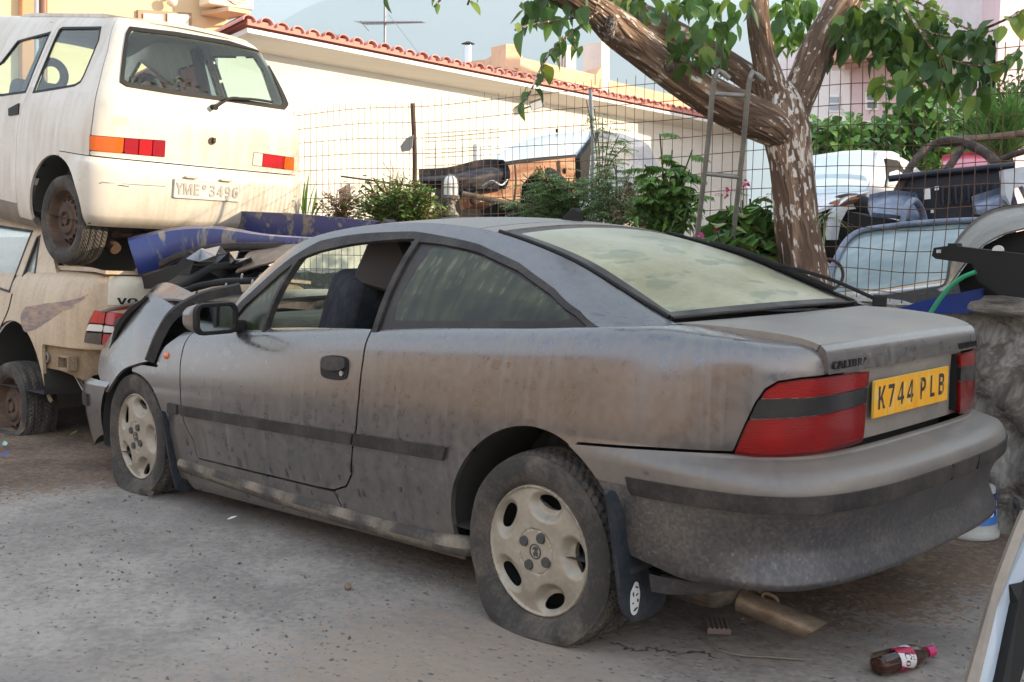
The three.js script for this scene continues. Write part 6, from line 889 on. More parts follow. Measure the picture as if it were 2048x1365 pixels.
// ---------------------------------------------------------------- scrap heaped on the coupe's nose
const T_blue = tex(512, 256, (u, v) => { const n = fbm(u * 10, v * 6, 5, 10, 121), s = fbm(u * 40, v * 24, 3, 40, 122); return mix3([0.04, 0.13, 0.38], [0.45, 0.41, 0.37], sm(0.46, 0.62, n * 0.65 + s * 0.35)); }, { rep: [1.4, 2.5] });
const m_blue = P(0xffffff, 0.45, { map: T_blue, clearcoat: 0.4, clearcoatRoughness: 0.3 });
{
  const bm = thing('body_panel', 'dirty blue flat steel panel lying behind the coupe roof, under the hatchback', 'car panel');
  part(bm, 'panel_face', zSlab([[430, 420], [600, 428], [757, 443], [720, 470], [630, 480], [520, 474], [421, 464]], -0.45, 0.02), m_blue);
  part(bm, 'panel_flange', zSlab([[421, 464], [520, 474], [630, 480], [628, 487], [520, 482], [420, 471]], -0.42, 0.05), m_rust);
  const bb = thing('car_bumper', 'dirty blue bumper with a torn black end, resting on the coupe nose', 'bumper');
  const pa = [[266, 515, 0.30], [300, 506, 0.22], [345, 495, 0.12], [425, 484, -0.02], [520, 484, -0.12], [620, 490, -0.2]].map(([x, y, z]) => onPlane(x, y, 'z', z));
  const sec = [[-0.02, -0.085], [0.015, -0.08], [0.03, -0.03], [0.03, 0.03], [0.01, 0.075], [-0.05, 0.09], [-0.055, 0.08], [0, 0.062], [0.015, 0.02], [0.015, -0.03], [-0.005, -0.07], [-0.03, -0.075]];
  part(bb, 'bumper_skin', sweep(pa, sec, { seg: 50, scale: t => 1.25 - 0.8 * sm(0.15, 0.8, t) }), m_blue);
  part(bb, 'torn_end', zSlab([[283, 553], [320, 541], [352, 530], [376, 503], [395, 512], [372, 552], [342, 577], [288, 578]], 0.28, 0.025), m_rubber);
  part(bb, 'foam_strip', sweep([[322, 530, 0.2], [360, 512, 0.14], [430, 496, 0.02], [560, 492, -0.1]].map(([x, y, z]) => onPlane(x, y, 'z', z)), rsec(0.05, 0.04, 0.012), { seg: 24 }), m_trim);
  const mk = (n, lab, cat, g, m) => solo(n, lab, cat, g, m);
  mk('bonnet_panel', 'brown dusty bent sheet leaning against the coupe windscreen', 'car panel', net([[[470, 545, 0.25], [520, 530, 0.22], [570, 518, 0.2]], [[490, 512, 0.05], [540, 505, 0.02], [590, 498, 0]], [[505, 497, -0.1], [560, 490, -0.12], [602, 487, -0.14]]], 'z', { res: 0.1, th: 0.008 }), M(0xffffff, 0.6, { map: dustyTex([0.36, 0.31, 0.27], [0.52, 0.45, 0.37], 4, 124) }));
  const cr = thing('crumpled_scrap', 'crumpled black and silver plastic scrap on the coupe nose', 'scrap');
  const R = rng(9), mats = [m_rubber, m_rubber, M([0.35, 0.36, 0.4], 0.3, { metalness: 0.6 }), P([0.02, 0.02, 0.022], 0.15, { clearcoat: 1 }), M([0.55, 0.56, 0.58], 0.3, { metalness: 0.5 })];
  const shards = [[[372, 518], [402, 498], [438, 508], [428, 524], [398, 524]], [[404, 500], [440, 492], [452, 505], [430, 512]], [[430, 530], [458, 504], [476, 502], [470, 520], [500, 518], [478, 534], [440, 545]], [[350, 555], [385, 530], [430, 535], [460, 548], [420, 566], [372, 572]], [[462, 520], [500, 515], [504, 522], [470, 528]], [[420, 545], [470, 535], [520, 545], [505, 565], [450, 562]]];
  shards.forEach((l, i) => part(cr, 'shard', dSlab(l.map(([x, y]) => [x, y, 5.55 + (R() - 0.5) * 0.35]), 5.5, 0.006), [mats[4], mats[2], mats[3], mats[0], mats[2], mats[1]][i]));
}
// ---------------------------------------------------------------- leaves, the mulberry, ladder, shrubs
function leafGeo({ L = 0.1, W = 0.08, fold = 0.25, curl = 0.25, n = 5, heart = 0.3 }) { // stalk at the origin, blade along +x, face up +y
  const pos = [], idx = [], uvs = [];
  for (let i = 0; i <= n; i++) { const t = i / n, w = W / 2 * Math.pow(Math.sin(Math.PI * Math.pow(clamp(t * 0.97 + 0.02), 0.62)), 0.85) * (t < 0.02 ? 0.45 : 1), x = L * (t - heart * 0.0), y = -curl * L * t * t; for (const s of [-1, 0, 1]) { pos.push(x - (s ? heart * 0.18 * L * (t < 0.02 ? 1 : 0) : 0), y + Math.abs(s) * w * fold, s * w); uvs.push(t, s * 0.5 + 0.5); } }
  for (let i = 0; i < n; i++) for (let k = 0; k < 2; k++) { const a = i * 3 + k; idx.push(a, a + 1, a + 3, a + 1, a + 4, a + 3); }
  return geo(pos, null, uvs, idx);
}
const leafMat = (c, t = 0.35, r = 0.5) => P(c, r, { transmission: t, thickness: 0, specularIntensity: 0.5 });
function foliage(parent, name, g, m, list, tint) { // list of Matrix4
  const o = new THREE.InstancedMesh(g, m, list.length); list.forEach((q, i) => { o.setMatrixAt(i, q); if (tint) o.setColorAt(i, tint(i)); }); o.name = name; o.userData.kind = 'stuff'; shade(o); parent.add(o); return o;
}
const mat4 = (p, e, s) => new THREE.Matrix4().compose(p, new THREE.Quaternion().setFromEuler(e), typeof s === 'number' ? V3(s, s, s) : s);
const mulberry = thing('mulberry_tree', 'mulberry tree with flaking whitewash on its leaning trunk', 'tree');
{
  const S = [1024, 1024];
  const barkH = (u, v) => { const x = u * 1.2, y = v * 1.2, w = fbm(x * 6.667, y * 3.334, 3, 8, 261) * 2; const r = Math.abs(fbm(x * 30 + w, y * 5, 4, 36, 262) - 0.5) * 2; return clamp(r * 1.5); };
  const hA = new Float32Array(S[0] * S[1]); for (let j = 0; j < S[1]; j++) for (let i = 0; i < S[0]; i++) hA[j * S[0] + i] = barkH(i / S[0], j / S[1]);
  const mkBark = th0 => tex(...S, (u, v, i, j) => { const h = hA[j * S[0] + i], n = fbm(u * 8, v * 8, 4, 8, 263), f = fbm(u * 104, v * 40, 3, 104, 264); let c = mix3([0.335, 0.255, 0.20], [0.645, 0.53, 0.43], clamp(h * 0.9 + (n - 0.5) * 0.7)); return mix3(c, [0.80, 0.77, 0.74], sm(th0, th0 + 0.05, f * 0.75 + h * 0.14 + (n - 0.5) * 0.35) * 0.9); }, { rep: [1 / 1.2, 1 / 1.2] });
  const T_h = tex(...S, (u, v, i, j) => hA[j * S[0] + i], { srgb: false, rep: [1 / 1.2, 1 / 1.2] });
  const T_b = mkBark(0.475), T_b2 = mkBark(0.535), m_bark = M(0xffffff, 0.92, { map: T_b, bumpMap: T_h, bumpScale: 0.016 }), m_bark2 = M(0xffffff, 0.92, { map: T_b2, bumpMap: T_h, bumpScale: 0.016 });
  function limb(pts, name, seg = 60, rs = 40) { // [px, py, depth, radius px]
    const C = new THREE.CatmullRomCurve3(pts.map(([x, y, d]) => atDepth(x, y, d)), false, 'centripetal'), rad = keyed(pts.map((p, i) => [i / (pts.length - 1), p[3] * p[2] / CAM.f])), fr = C.computeFrenetFrames(seg, false), pos = [], uvs = [], idx = [];
    const Lg = C.getLength();
    for (let i = 0; i <= seg; i++) { const t = i / seg, p = C.getPoint(t), r0 = rad(t)[0]; for (let k = 0; k <= rs; k++) { const a = k / rs * Math.PI * 2, n = fbm(Math.cos(a) * 2 + 5, Math.sin(a) * 2 + 5 + t * Lg * 3, 3) - 0.5, f = fbm(k * 0.9, t * Lg * 4 + 3, 3, rs * 0.9) - 0.5, r = r0 * (1 + 0.22 * n + 0.08 * f); const q = p.clone().addScaledVector(fr.normals[i], r * Math.cos(a)).addScaledVector(fr.binormals[i], r * Math.sin(a)); pos.push(q.x, q.y, q.z); uvs.push(a * Math.max(0.06, rad(0.3)[0]), t * Lg); } }
    for (let i = 0; i < seg; i++) for (let k = 0; k < rs; k++) { const a = i * (rs + 1) + k, b = a + 1, c = a + rs + 1, d = c + 1; idx.push(a, b, c, b, d, c); }
    return part(mulberry, name, geo(pos, null, uvs, idx), name === 'trunk' ? m_bark : m_bark2);
  }
  limb([[1645, 760, 4.6, 57], [1626, 640, 4.6, 52], [1612, 560, 4.6, 47], [1598, 470, 4.6, 44], [1590, 400, 4.6, 43], [1582, 330, 4.6, 43], [1572, 265, 4.6, 47], [1565, 215, 4.62, 41], [1562, 175, 4.65, 26]], 'trunk', 80, 48);
  limb([[1590, 290, 4.58, 26], [1545, 255, 4.55, 38], [1480, 225, 4.5, 40], [1400, 180, 4.42, 37], [1320, 125, 4.35, 36], [1240, 62, 4.28, 38], [1190, 22, 4.2, 31], [1110, -30, 4.1, 31], [980, -110, 4.0, 29]], 'limb', 90, 40);
  limb([[1540, 190, 4.72, 26], [1490, 150, 4.8, 25], [1420, 105, 4.9, 25], [1340, 62, 5.0, 26], [1260, 20, 5.1, 26], [1150, -50, 5.2, 24]], 'limb', 60, 30);
  limb([[1562, 230, 4.62, 31], [1542, 165, 4.62, 27], [1527, 110, 4.62, 23], [1518, 50, 4.62, 22], [1515, -10, 4.62, 22], [1505, -120, 4.62, 21]], 'limb', 60, 32);
  limb([[1578, 240, 4.66, 34], [1602, 180, 4.7, 33], [1630, 110, 4.75, 32], [1662, 50, 4.8, 32], [1700, -15, 4.85, 32], [1760, -130, 4.9, 29]], 'limb', 60, 34);
  { const k = atDepth(1222, 56, 4.18); part(mulberry, 'branch_stub', merge([tr(new THREE.TorusGeometry(0.035, 0.016, 8, 20), k.x, k.y, k.z, -0.2, -0.7), new THREE.SphereGeometry(0.03, 12, 8).translate(k.x, k.y, k.z)]), m_bark); const k2 = atDepth(1338, 132, 4.27); part(mulberry, 'branch_stub', new THREE.SphereGeometry(0.022, 12, 8).scale(1, 1.2, 1).translate(k2.x, k2.y, k2.z), m_bark); }
  // leaves one by one where they can be told apart
  const gs = [leafGeo({ L: 0.10, W: 0.06, fold: 0.55, curl: 0.5 }), leafGeo({ L: 0.08, W: 0.05, fold: 0.7, curl: 0.2 }), leafGeo({ L: 0.11, W: 0.085, fold: 0.3, curl: -0.15 }), leafGeo({ L: 0.105, W: 0.08, fold: 0.22, curl: 0.2 }), leafGeo({ L: 0.12, W: 0.085, fold: 0.4, curl: 0.35 }), leafGeo({ L: 0.09, W: 0.075, fold: 0.1, curl: 0.12 })];
  const ms = [[0.09, 0.18, 0.035], [0.13, 0.24, 0.045], [0.19, 0.31, 0.055], [0.05, 0.115, 0.03], [0.065, 0.13, 0.03], [0.19, 0.27, 0.05], [0.085, 0.185, 0.05]].map((c, i) => leafMat(c.map(q => q * 1.15), 0.55, 0.36 + 0.04 * i));
  const R = rng(77); let count = 0;
  const twig = (l, r = 0.006) => { const p = l.map(([x, y, d]) => atDepth(x, y, d)); part(mulberry, 'twig', tube(p, r, 24, 6), m_bark); return new THREE.CatmullRomCurve3(p); };
  const addLeaf = (p, s = 1) => { const pitch = -0.5 - R() * 0.95, yaw = R() * Math.PI * 2, o = part(mulberry, 'leaf', gs[Math.floor(R() * 6)], ms[Math.floor(R() * ms.length)]); o.position.copy(p); o.rotation.set((R() - 0.5) * 1.2, yaw, pitch, 'YZX'); o.scale.setScalar(s * (0.42 + 0.55 * R())); count++; };
  const cloud = (cx, cy, rx, ry, n, d, dd = 0.35, s = 1) => { for (let i = 0; i < n; i++) { const a = R() * 6.283, q = Math.sqrt(R()); addLeaf(atDepth(cx + rx * q * Math.cos(a), cy + ry * q * Math.sin(a), d + (R() - 0.5) * dd), s); } };
  const along = (C, n, s = 1, w = 0.04) => { for (let i = 0; i < n; i++) { const p = C.getPoint(0.15 + 0.85 * i / n); addLeaf(p.add(V3((R() - 0.5) * w, (R() - 0.5) * w, (R() - 0.5) * w)), s); } };
  along(twig([[930, -90, 4.05], [905, -40, 4.0], [880, 0, 4.0], [868, 14, 4.0]], 0.004), 5, 0.85); along(twig([[985, -80, 4.0], [950, -30, 4.0], [935, 10, 4.0]], 0.004), 5, 0.85); along(twig([[800, -60, 4.0], [780, -25, 4.0], [768, -8, 4.0]], 0.003), 3, 0.8);
  along(twig([[1200, 20, 4.15], [1150, 60, 4.1], [1110, 95, 4.05], [1085, 130, 4.05], [1060, 185, 4.0], [1045, 205, 4.0]], 0.004), 17, 0.85); along(twig([[1190, 30, 4.15], [1120, 40, 4.1], [1060, 50, 4.05], [1030, 60, 4.0]], 0.004), 8, 0.85); along(twig([[1150, 60, 4.12], [1150, 90, 4.05], [1160, 110, 4.0]], 0.003), 5, 0.8);
  cloud(1110, 20, 80, 25, 9, 4.2); cloud(1330, 10, 110, 20, 20, 4.6); cloud(1395, 95, 65, 42, 22, 4.28, 0.25, 0.95); cloud(1470, 30, 50, 40, 14, 4.5); cloud(1585, 60, 32, 70, 22, 4.95, 0.3); cloud(1610, 20, 60, 30, 12, 4.9);
  along(twig([[1700, -20, 4.8], [1790, 0, 4.6], [1840, 60, 4.5], [1870, 105, 4.45], [1890, 135, 4.4], [1880, 200, 4.4]], 0.006), 18); along(twig([[1760, -30, 4.7], [1870, 20, 4.5], [1950, 60, 4.3], [2010, 40, 4.2], [2048, 20, 4.2]], 0.005), 12, 0.95); along(twig([[1840, 60, 4.5], [1920, 75, 4.4], [1990, 60, 4.3]], 0.004), 9, 0.95); along(twig([[1870, 105, 4.45], [1940, 130, 4.35], [2010, 125, 4.3], [2040, 95, 4.3]], 0.004), 12, 0.9);
  cloud(1790, 50, 105, 60, 48, 4.75, 0.5); cloud(1830, 150, 75, 55, 30, 4.5, 0.3); cloud(1930, 165, 55, 40, 16, 4.4, 0.2); cloud(1690, 80, 35, 50, 12, 4.95, 0.3);
  // the crown above the picture
  const inst = [], C0 = atDepth(1560, 100, 4.7); for (let i = 0; i < 3600; i++) { const a = R() * 6.283, q = Math.sqrt(R()) * 2.7, y = 3.0 + R() * 1.9; const n = vn(C0.x + q * Math.cos(a) * 1.6 + 30, y * 1.6 + q * Math.sin(a) * 1.6 + 30, 1024, 4); if (n < 0.42) continue; if (C0.x - 0.35 + q * Math.cos(a) < C0.x - 0.9) continue; { const xx = C0.x - 0.35 + q * Math.cos(a), zz = C0.z + q * Math.sin(a), k = (xx + 3.7) / SUN.x, zh = zz - k * SUN.z, yh = y - k * SUN.y; if (zh > -1.3 && zh < 1.0 && yh > 0.6 && yh < 2.7) continue; } const p = V3(C0.x - 0.35 + q * Math.cos(a), y, C0.z + q * Math.sin(a)); const sc = toPx(p); if (sc[2] > 0 && sc[1] > -20 && sc[0] > -50 && sc[0] < 2100) continue; inst.push(mat4(p, new THREE.Euler((R() - 0.5) * 1.2, R() * 6.28, -0.5 - R() * 0.9, 'YZX'), 0.8 + 0.5 * R())); }
  foliage(mulberry, 'foliage', gs[0], ms[1], inst);
  for (const [k, list] of [[2, [[1790, 40, 120, 70, 150, 4.9], [1840, 140, 85, 60, 70, 4.7], [1590, 40, 50, 60, 40, 5.1]]], [4, [[1780, 60, 115, 60, 120, 4.8], [1940, 120, 70, 60, 40, 4.5], [1330, 0, 130, 25, 40, 4.8], [1110, 10, 90, 25, 16, 4.3], [1400, 80, 70, 45, 26, 4.4]]]]) { const l = []; for (const [cx, cy, rx, ry, n, d] of list) for (let i = 0; i < n; i++) { const a = R() * 6.283, q = Math.sqrt(R()); l.push(mat4(atDepth(cx + rx * q * Math.cos(a), cy + ry * q * Math.sin(a), d + (R() - 0.5) * 0.5), new THREE.Euler((R() - 0.5) * 1.3, R() * 6.28, -0.4 - R() * 1.0, 'YZX'), 0.4 + 0.5 * R())); } foliage(mulberry, 'foliage', gs[k], ms[k], l); }
}
{ // ladder against the limb
  const l = thing('ladder', 'grey metal ladder leaning on the mulberry limb', 'ladder'); const m = M(0xffffff, 0.5, { map: dustyTex([0.44, 0.43, 0.41], [0.60, 0.58, 0.55], 6, 271), metalness: 0.4 });
  const a0 = atDepth(1432, 146, 4.18), a1 = atDepth(1393, 490, 4.62), b0 = atDepth(1502, 150, 4.20), b1 = atDepth(1464, 500, 4.64), ext = (p, q, k) => q.clone().add(q.clone().sub(p).multiplyScalar(k));
  for (const [p, q] of [[a0, a1], [b0, b1]]) part(l, 'rail', tube([p.clone().add(V3(0.03, -0.02, -0.05)), p.clone().add(V3(0, 0.012, -0.02)), p, p.clone().lerp(q, 0.4), ext(p, q, 0.55)], 0.0105, 40, 10), m);
  for (const t of [0.11, 0.56, 1.0, 1.42]) part(l, 'rung', bar(a0.clone().lerp(a1, t), b0.clone().lerp(b1, t), 0.0095, 0.0095, 10), m);
}
// ---------------------------------------------------------------- shrubs on the wall
function shrub(name, label, base, { stems, leaf, mats, stemR = 0.004, stemMat, seed, group }) { // stems: [[px,py,depth]...], n leaves each with spread
  const t = thing(name, label, 'plant', group); const R = rng(seed), sm_ = stemMat || M([0.10, 0.09, 0.04], 0.9), lists = mats.map(() => []);
  for (const { p, n, s = 1, w = 0.05, droop = 0.3, from = 0.15, pinnate = 0 } of stems) {
    const C = new THREE.CatmullRomCurve3(p.map(([x, y, d]) => atDepth(x, y, d)), false, 'centripetal'); part(t, 'stem', tube(C.getPoints(10), stemR, 16, 5), sm_);
    for (let i = 0; i < n; i++) {
      const u = from + (1 - from) * R(), q = C.getPoint(u), yaw = R() * 6.283;
      if (pinnate) { const dir = V3(Math.cos(yaw), 0.25 - R() * 0.3, Math.sin(yaw)).normalize(), len = pinnate * (0.6 + 0.6 * R()); for (let k = 1; k <= 9; k++) for (const sd of [-1, 1]) { const pp = q.clone().addScaledVector(dir, len * k / 9).add(V3(0, -0.25 * len * (k / 9) ** 2, 0)); lists[Math.floor(R() * mats.length)].push(mat4(pp, new THREE.Euler((R() - 0.5) * 0.6, Math.atan2(-dir.z, dir.x) + sd * 1.0, -0.2 - R() * 0.3, 'YZX'), s * (1 - 0.5 * Math.abs(k / 9 - 0.45)))); } } else { q.add(V3((R() - 0.5) * w, (R() - 0.5) * w, (R() - 0.5) * w)); lists[Math.floor(R() * mats.length)].push(mat4(q, new THREE.Euler((R() - 0.5) * 1.0, yaw, -droop + (R() - 0.5) * 0.9, 'YZX'), s * (0.6 + 0.7 * R()))); }
    }
  }
  lists.forEach((l, i) => l.length && foliage(t, 'foliage', leaf, mats[i], l)); return t;
}
{
  const G = (a, t = 0.35) => a.map(c => leafMat(c, t, 0.6)), R = rng(91);
  const fan = (cx, cy, rx, ry, bx, by, d, n, o) => { const l = []; for (let i = 0; i < n; i++) { const a = -Math.PI * (0.05 + 0.9 * R()), q = 0.55 + 0.45 * R(), x = cx + rx * Math.cos(a) * q, y = cy + ry * Math.sin(a) * q, dd = d + (R() - 0.5) * 0.5; l.push({ p: [[bx + (R() - 0.5) * 40, by, d], [lerp(bx, x, 0.5) + (R() - 0.5) * 20, lerp(by, y, 0.6), (d + dd) / 2], [x, y, dd]], ...o }); } return l; };
  shrub('spiky_plant', 'bright green sword-leaved plant beside the hatchback bumper', 0, { stems: [], leaf: leafGeo({}), mats: G([[0.1, 0.2, 0.03]]), seed: 1 });
  { const t = scene.children.at(-1), g = leafGeo({ L: 1, W: 0.10, fold: 0.5, curl: 0.1, n: 6, heart: 0 }); for (const [x0, y0, x1, y1] of [[612, 435, 612, 342], [622, 435, 636, 376], [605, 435, 598, 385], [615, 435, 626, 358], [608, 435, 604, 360], [628, 435, 646, 400]]) { const a = atDepth(x0, y0, 7.3), b = atDepth(x1, y1, 7.2 + 0.2 * R()), o = part(t, 'leaf_blade', g, leafMat([0.13, 0.24, 0.045], 0.35)); o.position.copy(a); o.quaternion.setFromUnitVectors(V3(1, 0, 0), b.clone().sub(a).normalize()); o.rotateX(R() * 6); o.scale.setScalar(a.distanceTo(b)); } }
  const small = leafGeo({ L: 0.035, W: 0.02, fold: 0.2, curl: 0.2, n: 3, heart: 0 });
  shrub('jade_bush', 'low dense bush with small bright green leaves left of the lantern', 0, { stems: [...fan(790, 440, 115, 90, 790, 450, 7.0, 60, { n: 46, w: 0.06, droop: 0 }), ...fan(840, 435, 50, 70, 840, 450, 6.9, 26, { n: 40, w: 0.06, droop: 0 })], leaf: small, mats: G([[0.18, 0.30, 0.05], [0.26, 0.38, 0.07], [0.11, 0.20, 0.04]]), seed: 2, stemR: 0.005, stemMat: M([0.14, 0.07, 0.04], 0.9) });
  shrub('dry_weeds', 'reddish dry weeds beside the sword-leaved plant', 0, { stems: fan(680, 440, 65, 80, 680, 450, 7.2, 44, { n: 14, w: 0.05, droop: 0.1 }), leaf: small, mats: G([[0.22, 0.12, 0.06], [0.16, 0.17, 0.06], [0.25, 0.19, 0.09]], 0.2), seed: 3, stemR: 0.002, stemMat: M([0.25, 0.16, 0.09], 0.9) });
  shrub('grass_tuft', 'tuft of thin yellowish grass behind the small-leaved bush', 0, { stems: fan(800, 420, 50, 90, 800, 440, 7.4, 30, { n: 5, w: 0.02, droop: -0.6 }), leaf: leafGeo({ L: 0.14, W: 0.006, fold: 0.1, curl: 0.2, n: 3, heart: 0 }), mats: G([[0.22, 0.22, 0.08], [0.17, 0.2, 0.06]], 0.3), seed: 13, stemR: 0.0015 });
  const tiny = leafGeo({ L: 0.022, W: 0.006, fold: 0.1, curl: 0.1, n: 2, heart: 0 });
  shrub('feathery_shrub', 'feathery dark green shrub with fine fronds behind the coupe roof', 0, { stems: [...fan(1120, 440, 140, 115, 1140, 460, 6.3, 52, { n: 10, pinnate: 0.13, s: 1.5 }), ...[0, 1, 2, 3, 4, 5].map(k => ({ p: [[1180 + k * 6, 450, 6.1], [1195 + k * 5, 330, 6.1], [1205 + (k - 2) * 16, 200 + k * 18, 6.0]], n: 18, pinnate: 0.11, s: 1.3 })), ...fan(1230, 440, 80, 125, 1230, 460, 6.0, 30, { n: 9, pinnate: 0.12, s: 1.4 })], leaf: tiny, mats: G([[0.12, 0.21, 0.055], [0.18, 0.29, 0.07], [0.08, 0.15, 0.045]]), seed: 4, stemR: 0.003 });
  const mid = leafGeo({ L: 0.06, W: 0.022, fold: 0.25, curl: 0.35, n: 4, heart: 0 });
  shrub('pinnate_shrub', 'tall leafy shrub with toothed drooping leaves left of the ladder', 0, { stems: [...[[1320, 268], [1345, 300], [1290, 330], [1380, 340], [1360, 370], [1305, 365], [1385, 300], [1275, 400], [1400, 390]].map(([x, y], k) => ({ p: [[1335, 470, 5.4], [1335 + (x - 1335) * 0.3, 400, 5.4], [x, y, 5.3]], n: 13, pinnate: 0.10, s: 0.8, from: 0.4 })), ...fan(1330, 450, 85, 95, 1330, 470, 5.5, 26, { n: 26, w: 0.08 })], leaf: mid, mats: G([[0.14, 0.27, 0.055], [0.20, 0.36, 0.07], [0.10, 0.20, 0.05]]), seed: 5 });
  shrub('pink_weeds', 'tangle of thin pinkish stems under the tall leafy shrub', 0, { stems: fan(1290, 440, 90, 90, 1290, 460, 5.6, 30, { n: 12, w: 0.04 }), leaf: small, mats: G([[0.16, 0.17, 0.06], [0.2, 0.13, 0.09]], 0.2), seed: 15, stemR: 0.002, stemMat: M([0.25, 0.14, 0.1], 0.9) });
  const round = leafGeo({ L: 0.075, W: 0.085, fold: 0.15, curl: 0.25, n: 5, heart: 0.6 });
  const ger = shrub('geranium', 'round-leaved geranium with pink flowers between ladder and tree', 0, { stems: [...fan(1490, 500, 75, 110, 1490, 540, 4.85, 46, { n: 7, w: 0.1, droop: 0.35, from: 0.35 }), ...fan(1450, 520, 60, 80, 1450, 560, 4.7, 24, { n: 7, w: 0.1, droop: 0.35, from: 0.35 }), ...fan(1520, 530, 40, 70, 1520, 560, 4.75, 20, { n: 7, w: 0.1, droop: 0.35, from: 0.3 })], leaf: round, mats: G([[0.10, 0.22, 0.04], [0.14, 0.29, 0.05], [0.07, 0.15, 0.035], [0.22, 0.26, 0.06]]), seed: 6, stemR: 0.004 });
  const pm = leafMat([0.72, 0.10, 0.30], 0.3), petal = leafGeo({ L: 0.02, W: 0.016, fold: 0.2, curl: 0.2, n: 3, heart: 0 });
  for (const [x, y, n, d] of [[1444, 388, 16, 4.8], [1487, 372, 20, 4.9], [1532, 400, 12, 5.0], [1494, 376, 8, 4.9], [1400, 472, 12, 4.5], [1438, 462, 6, 4.55], [1462, 385, 8, 4.85]]) { const c = atDepth(x, y, d), gs = []; for (let k = 0; k < n; k++) { const a = R() * 6.28, e = R() * 2 - 0.6; gs.push(tr(petal.clone(), c.x + 0.022 * Math.cos(a), c.y + 0.018 * e, c.z + 0.022 * Math.sin(a), 0, R() * 6.28, (R() - 0.4) * 1.6)); } part(ger, 'flower_head', gs, pm); part(ger, 'flower_stalk', bar(c, c.clone().add(V3(0.01, -0.16, 0.01)), 0.0025, 0.0025, 5), M([0.1, 0.15, 0.04], 0.8)); }
  const sp = thing('spider_plant', 'tuft of striped narrow leaves growing at the right of the trunk', 'plant'), blade = leafGeo({ L: 0.14, W: 0.011, fold: 0.3, curl: 0.75, n: 6, heart: 0 }); for (let k = 0; k < 26; k++) { const p = atDepth(1648 + R() * 6, 432 + R() * 14, 4.62), o = part(sp, 'leaf_blade', blade, leafMat(k % 3 ? [0.22, 0.25, 0.10] : [0.45, 0.45, 0.28], 0.3)); o.position.copy(p); o.rotation.set(0, R() * 6.28, 0.9 - R() * 1.1, 'YZX'); o.scale.setScalar(0.6 + 0.5 * R()); }
  // hedge, vines and reeds beyond the scrap cars
  const vine = leafGeo({ L: 0.10, W: 0.09, fold: 0.2, curl: 0.3, n: 4, heart: 0.4 }), vm = G([[0.11, 0.24, 0.05], [0.17, 0.33, 0.07], [0.08, 0.17, 0.04]]);
  const hedge = (lab, cx, cy, rx, ry, d, n, sd, g = 'vines beyond the scrap yard') => shrub('vine', lab, 0, { stems: fan(cx, cy, rx, ry, cx, cy + 15, d, n, { n: 60, w: 0.4, droop: 0.5, s: 1 }), leaf: vine, mats: vm, seed: sd, stemR: 0.012, group: g });
  hedge('leafy green vine beside the mulberry trunk, before the white boundary wall', 1665, 330, 45, 95, 11, 16, 41); hedge('leafy green vine behind the white wreck bonnet', 1740, 320, 55, 75, 11.5, 16, 42); hedge('tall leafy green vine in front of the white door of the pink house', 1830, 310, 75, 120, 12, 30, 43); hedge('broad leafy green vine behind the burnt car shell', 1930, 310, 70, 95, 12.5, 24, 44);
  shrub('reed_clump', 'clump of tall green reeds behind the burnt car shell', 0, { stems: fan(2010, 300, 60, 90, 2010, 330, 11, 60, { n: 8, w: 0.06, droop: -0.9 }), leaf: leafGeo({ L: 0.5, W: 0.02, fold: 0.2, curl: 0.25, n: 4, heart: 0 }), mats: G([[0.10, 0.24, 0.05], [0.14, 0.28, 0.07]]), seed: 45, stemR: 0.004 });
  shrub('round_bush', 'dark olive bush against the sunlit corner of the pink house', 0, { stems: fan(2030, 240, 50, 90, 2030, 270, 13, 30, { n: 40, w: 0.4 }), leaf: leafGeo({ L: 0.09, W: 0.05, n: 3 }), mats: G([[0.06, 0.10, 0.04], [0.09, 0.13, 0.05]]), seed: 46, stemR: 0.01 });
  shrub('roof_weed', 'small green weed growing above the tiled eave', 0, { stems: fan(675, 105, 26, 42, 675, 115, 14, 10, { n: 22, w: 0.12 }), leaf: leafGeo({ L: 0.08, W: 0.04, n: 3 }), mats: G([[0.14, 0.22, 0.08], [0.2, 0.28, 0.12]]), seed: 47, stemR: 0.006 });
}
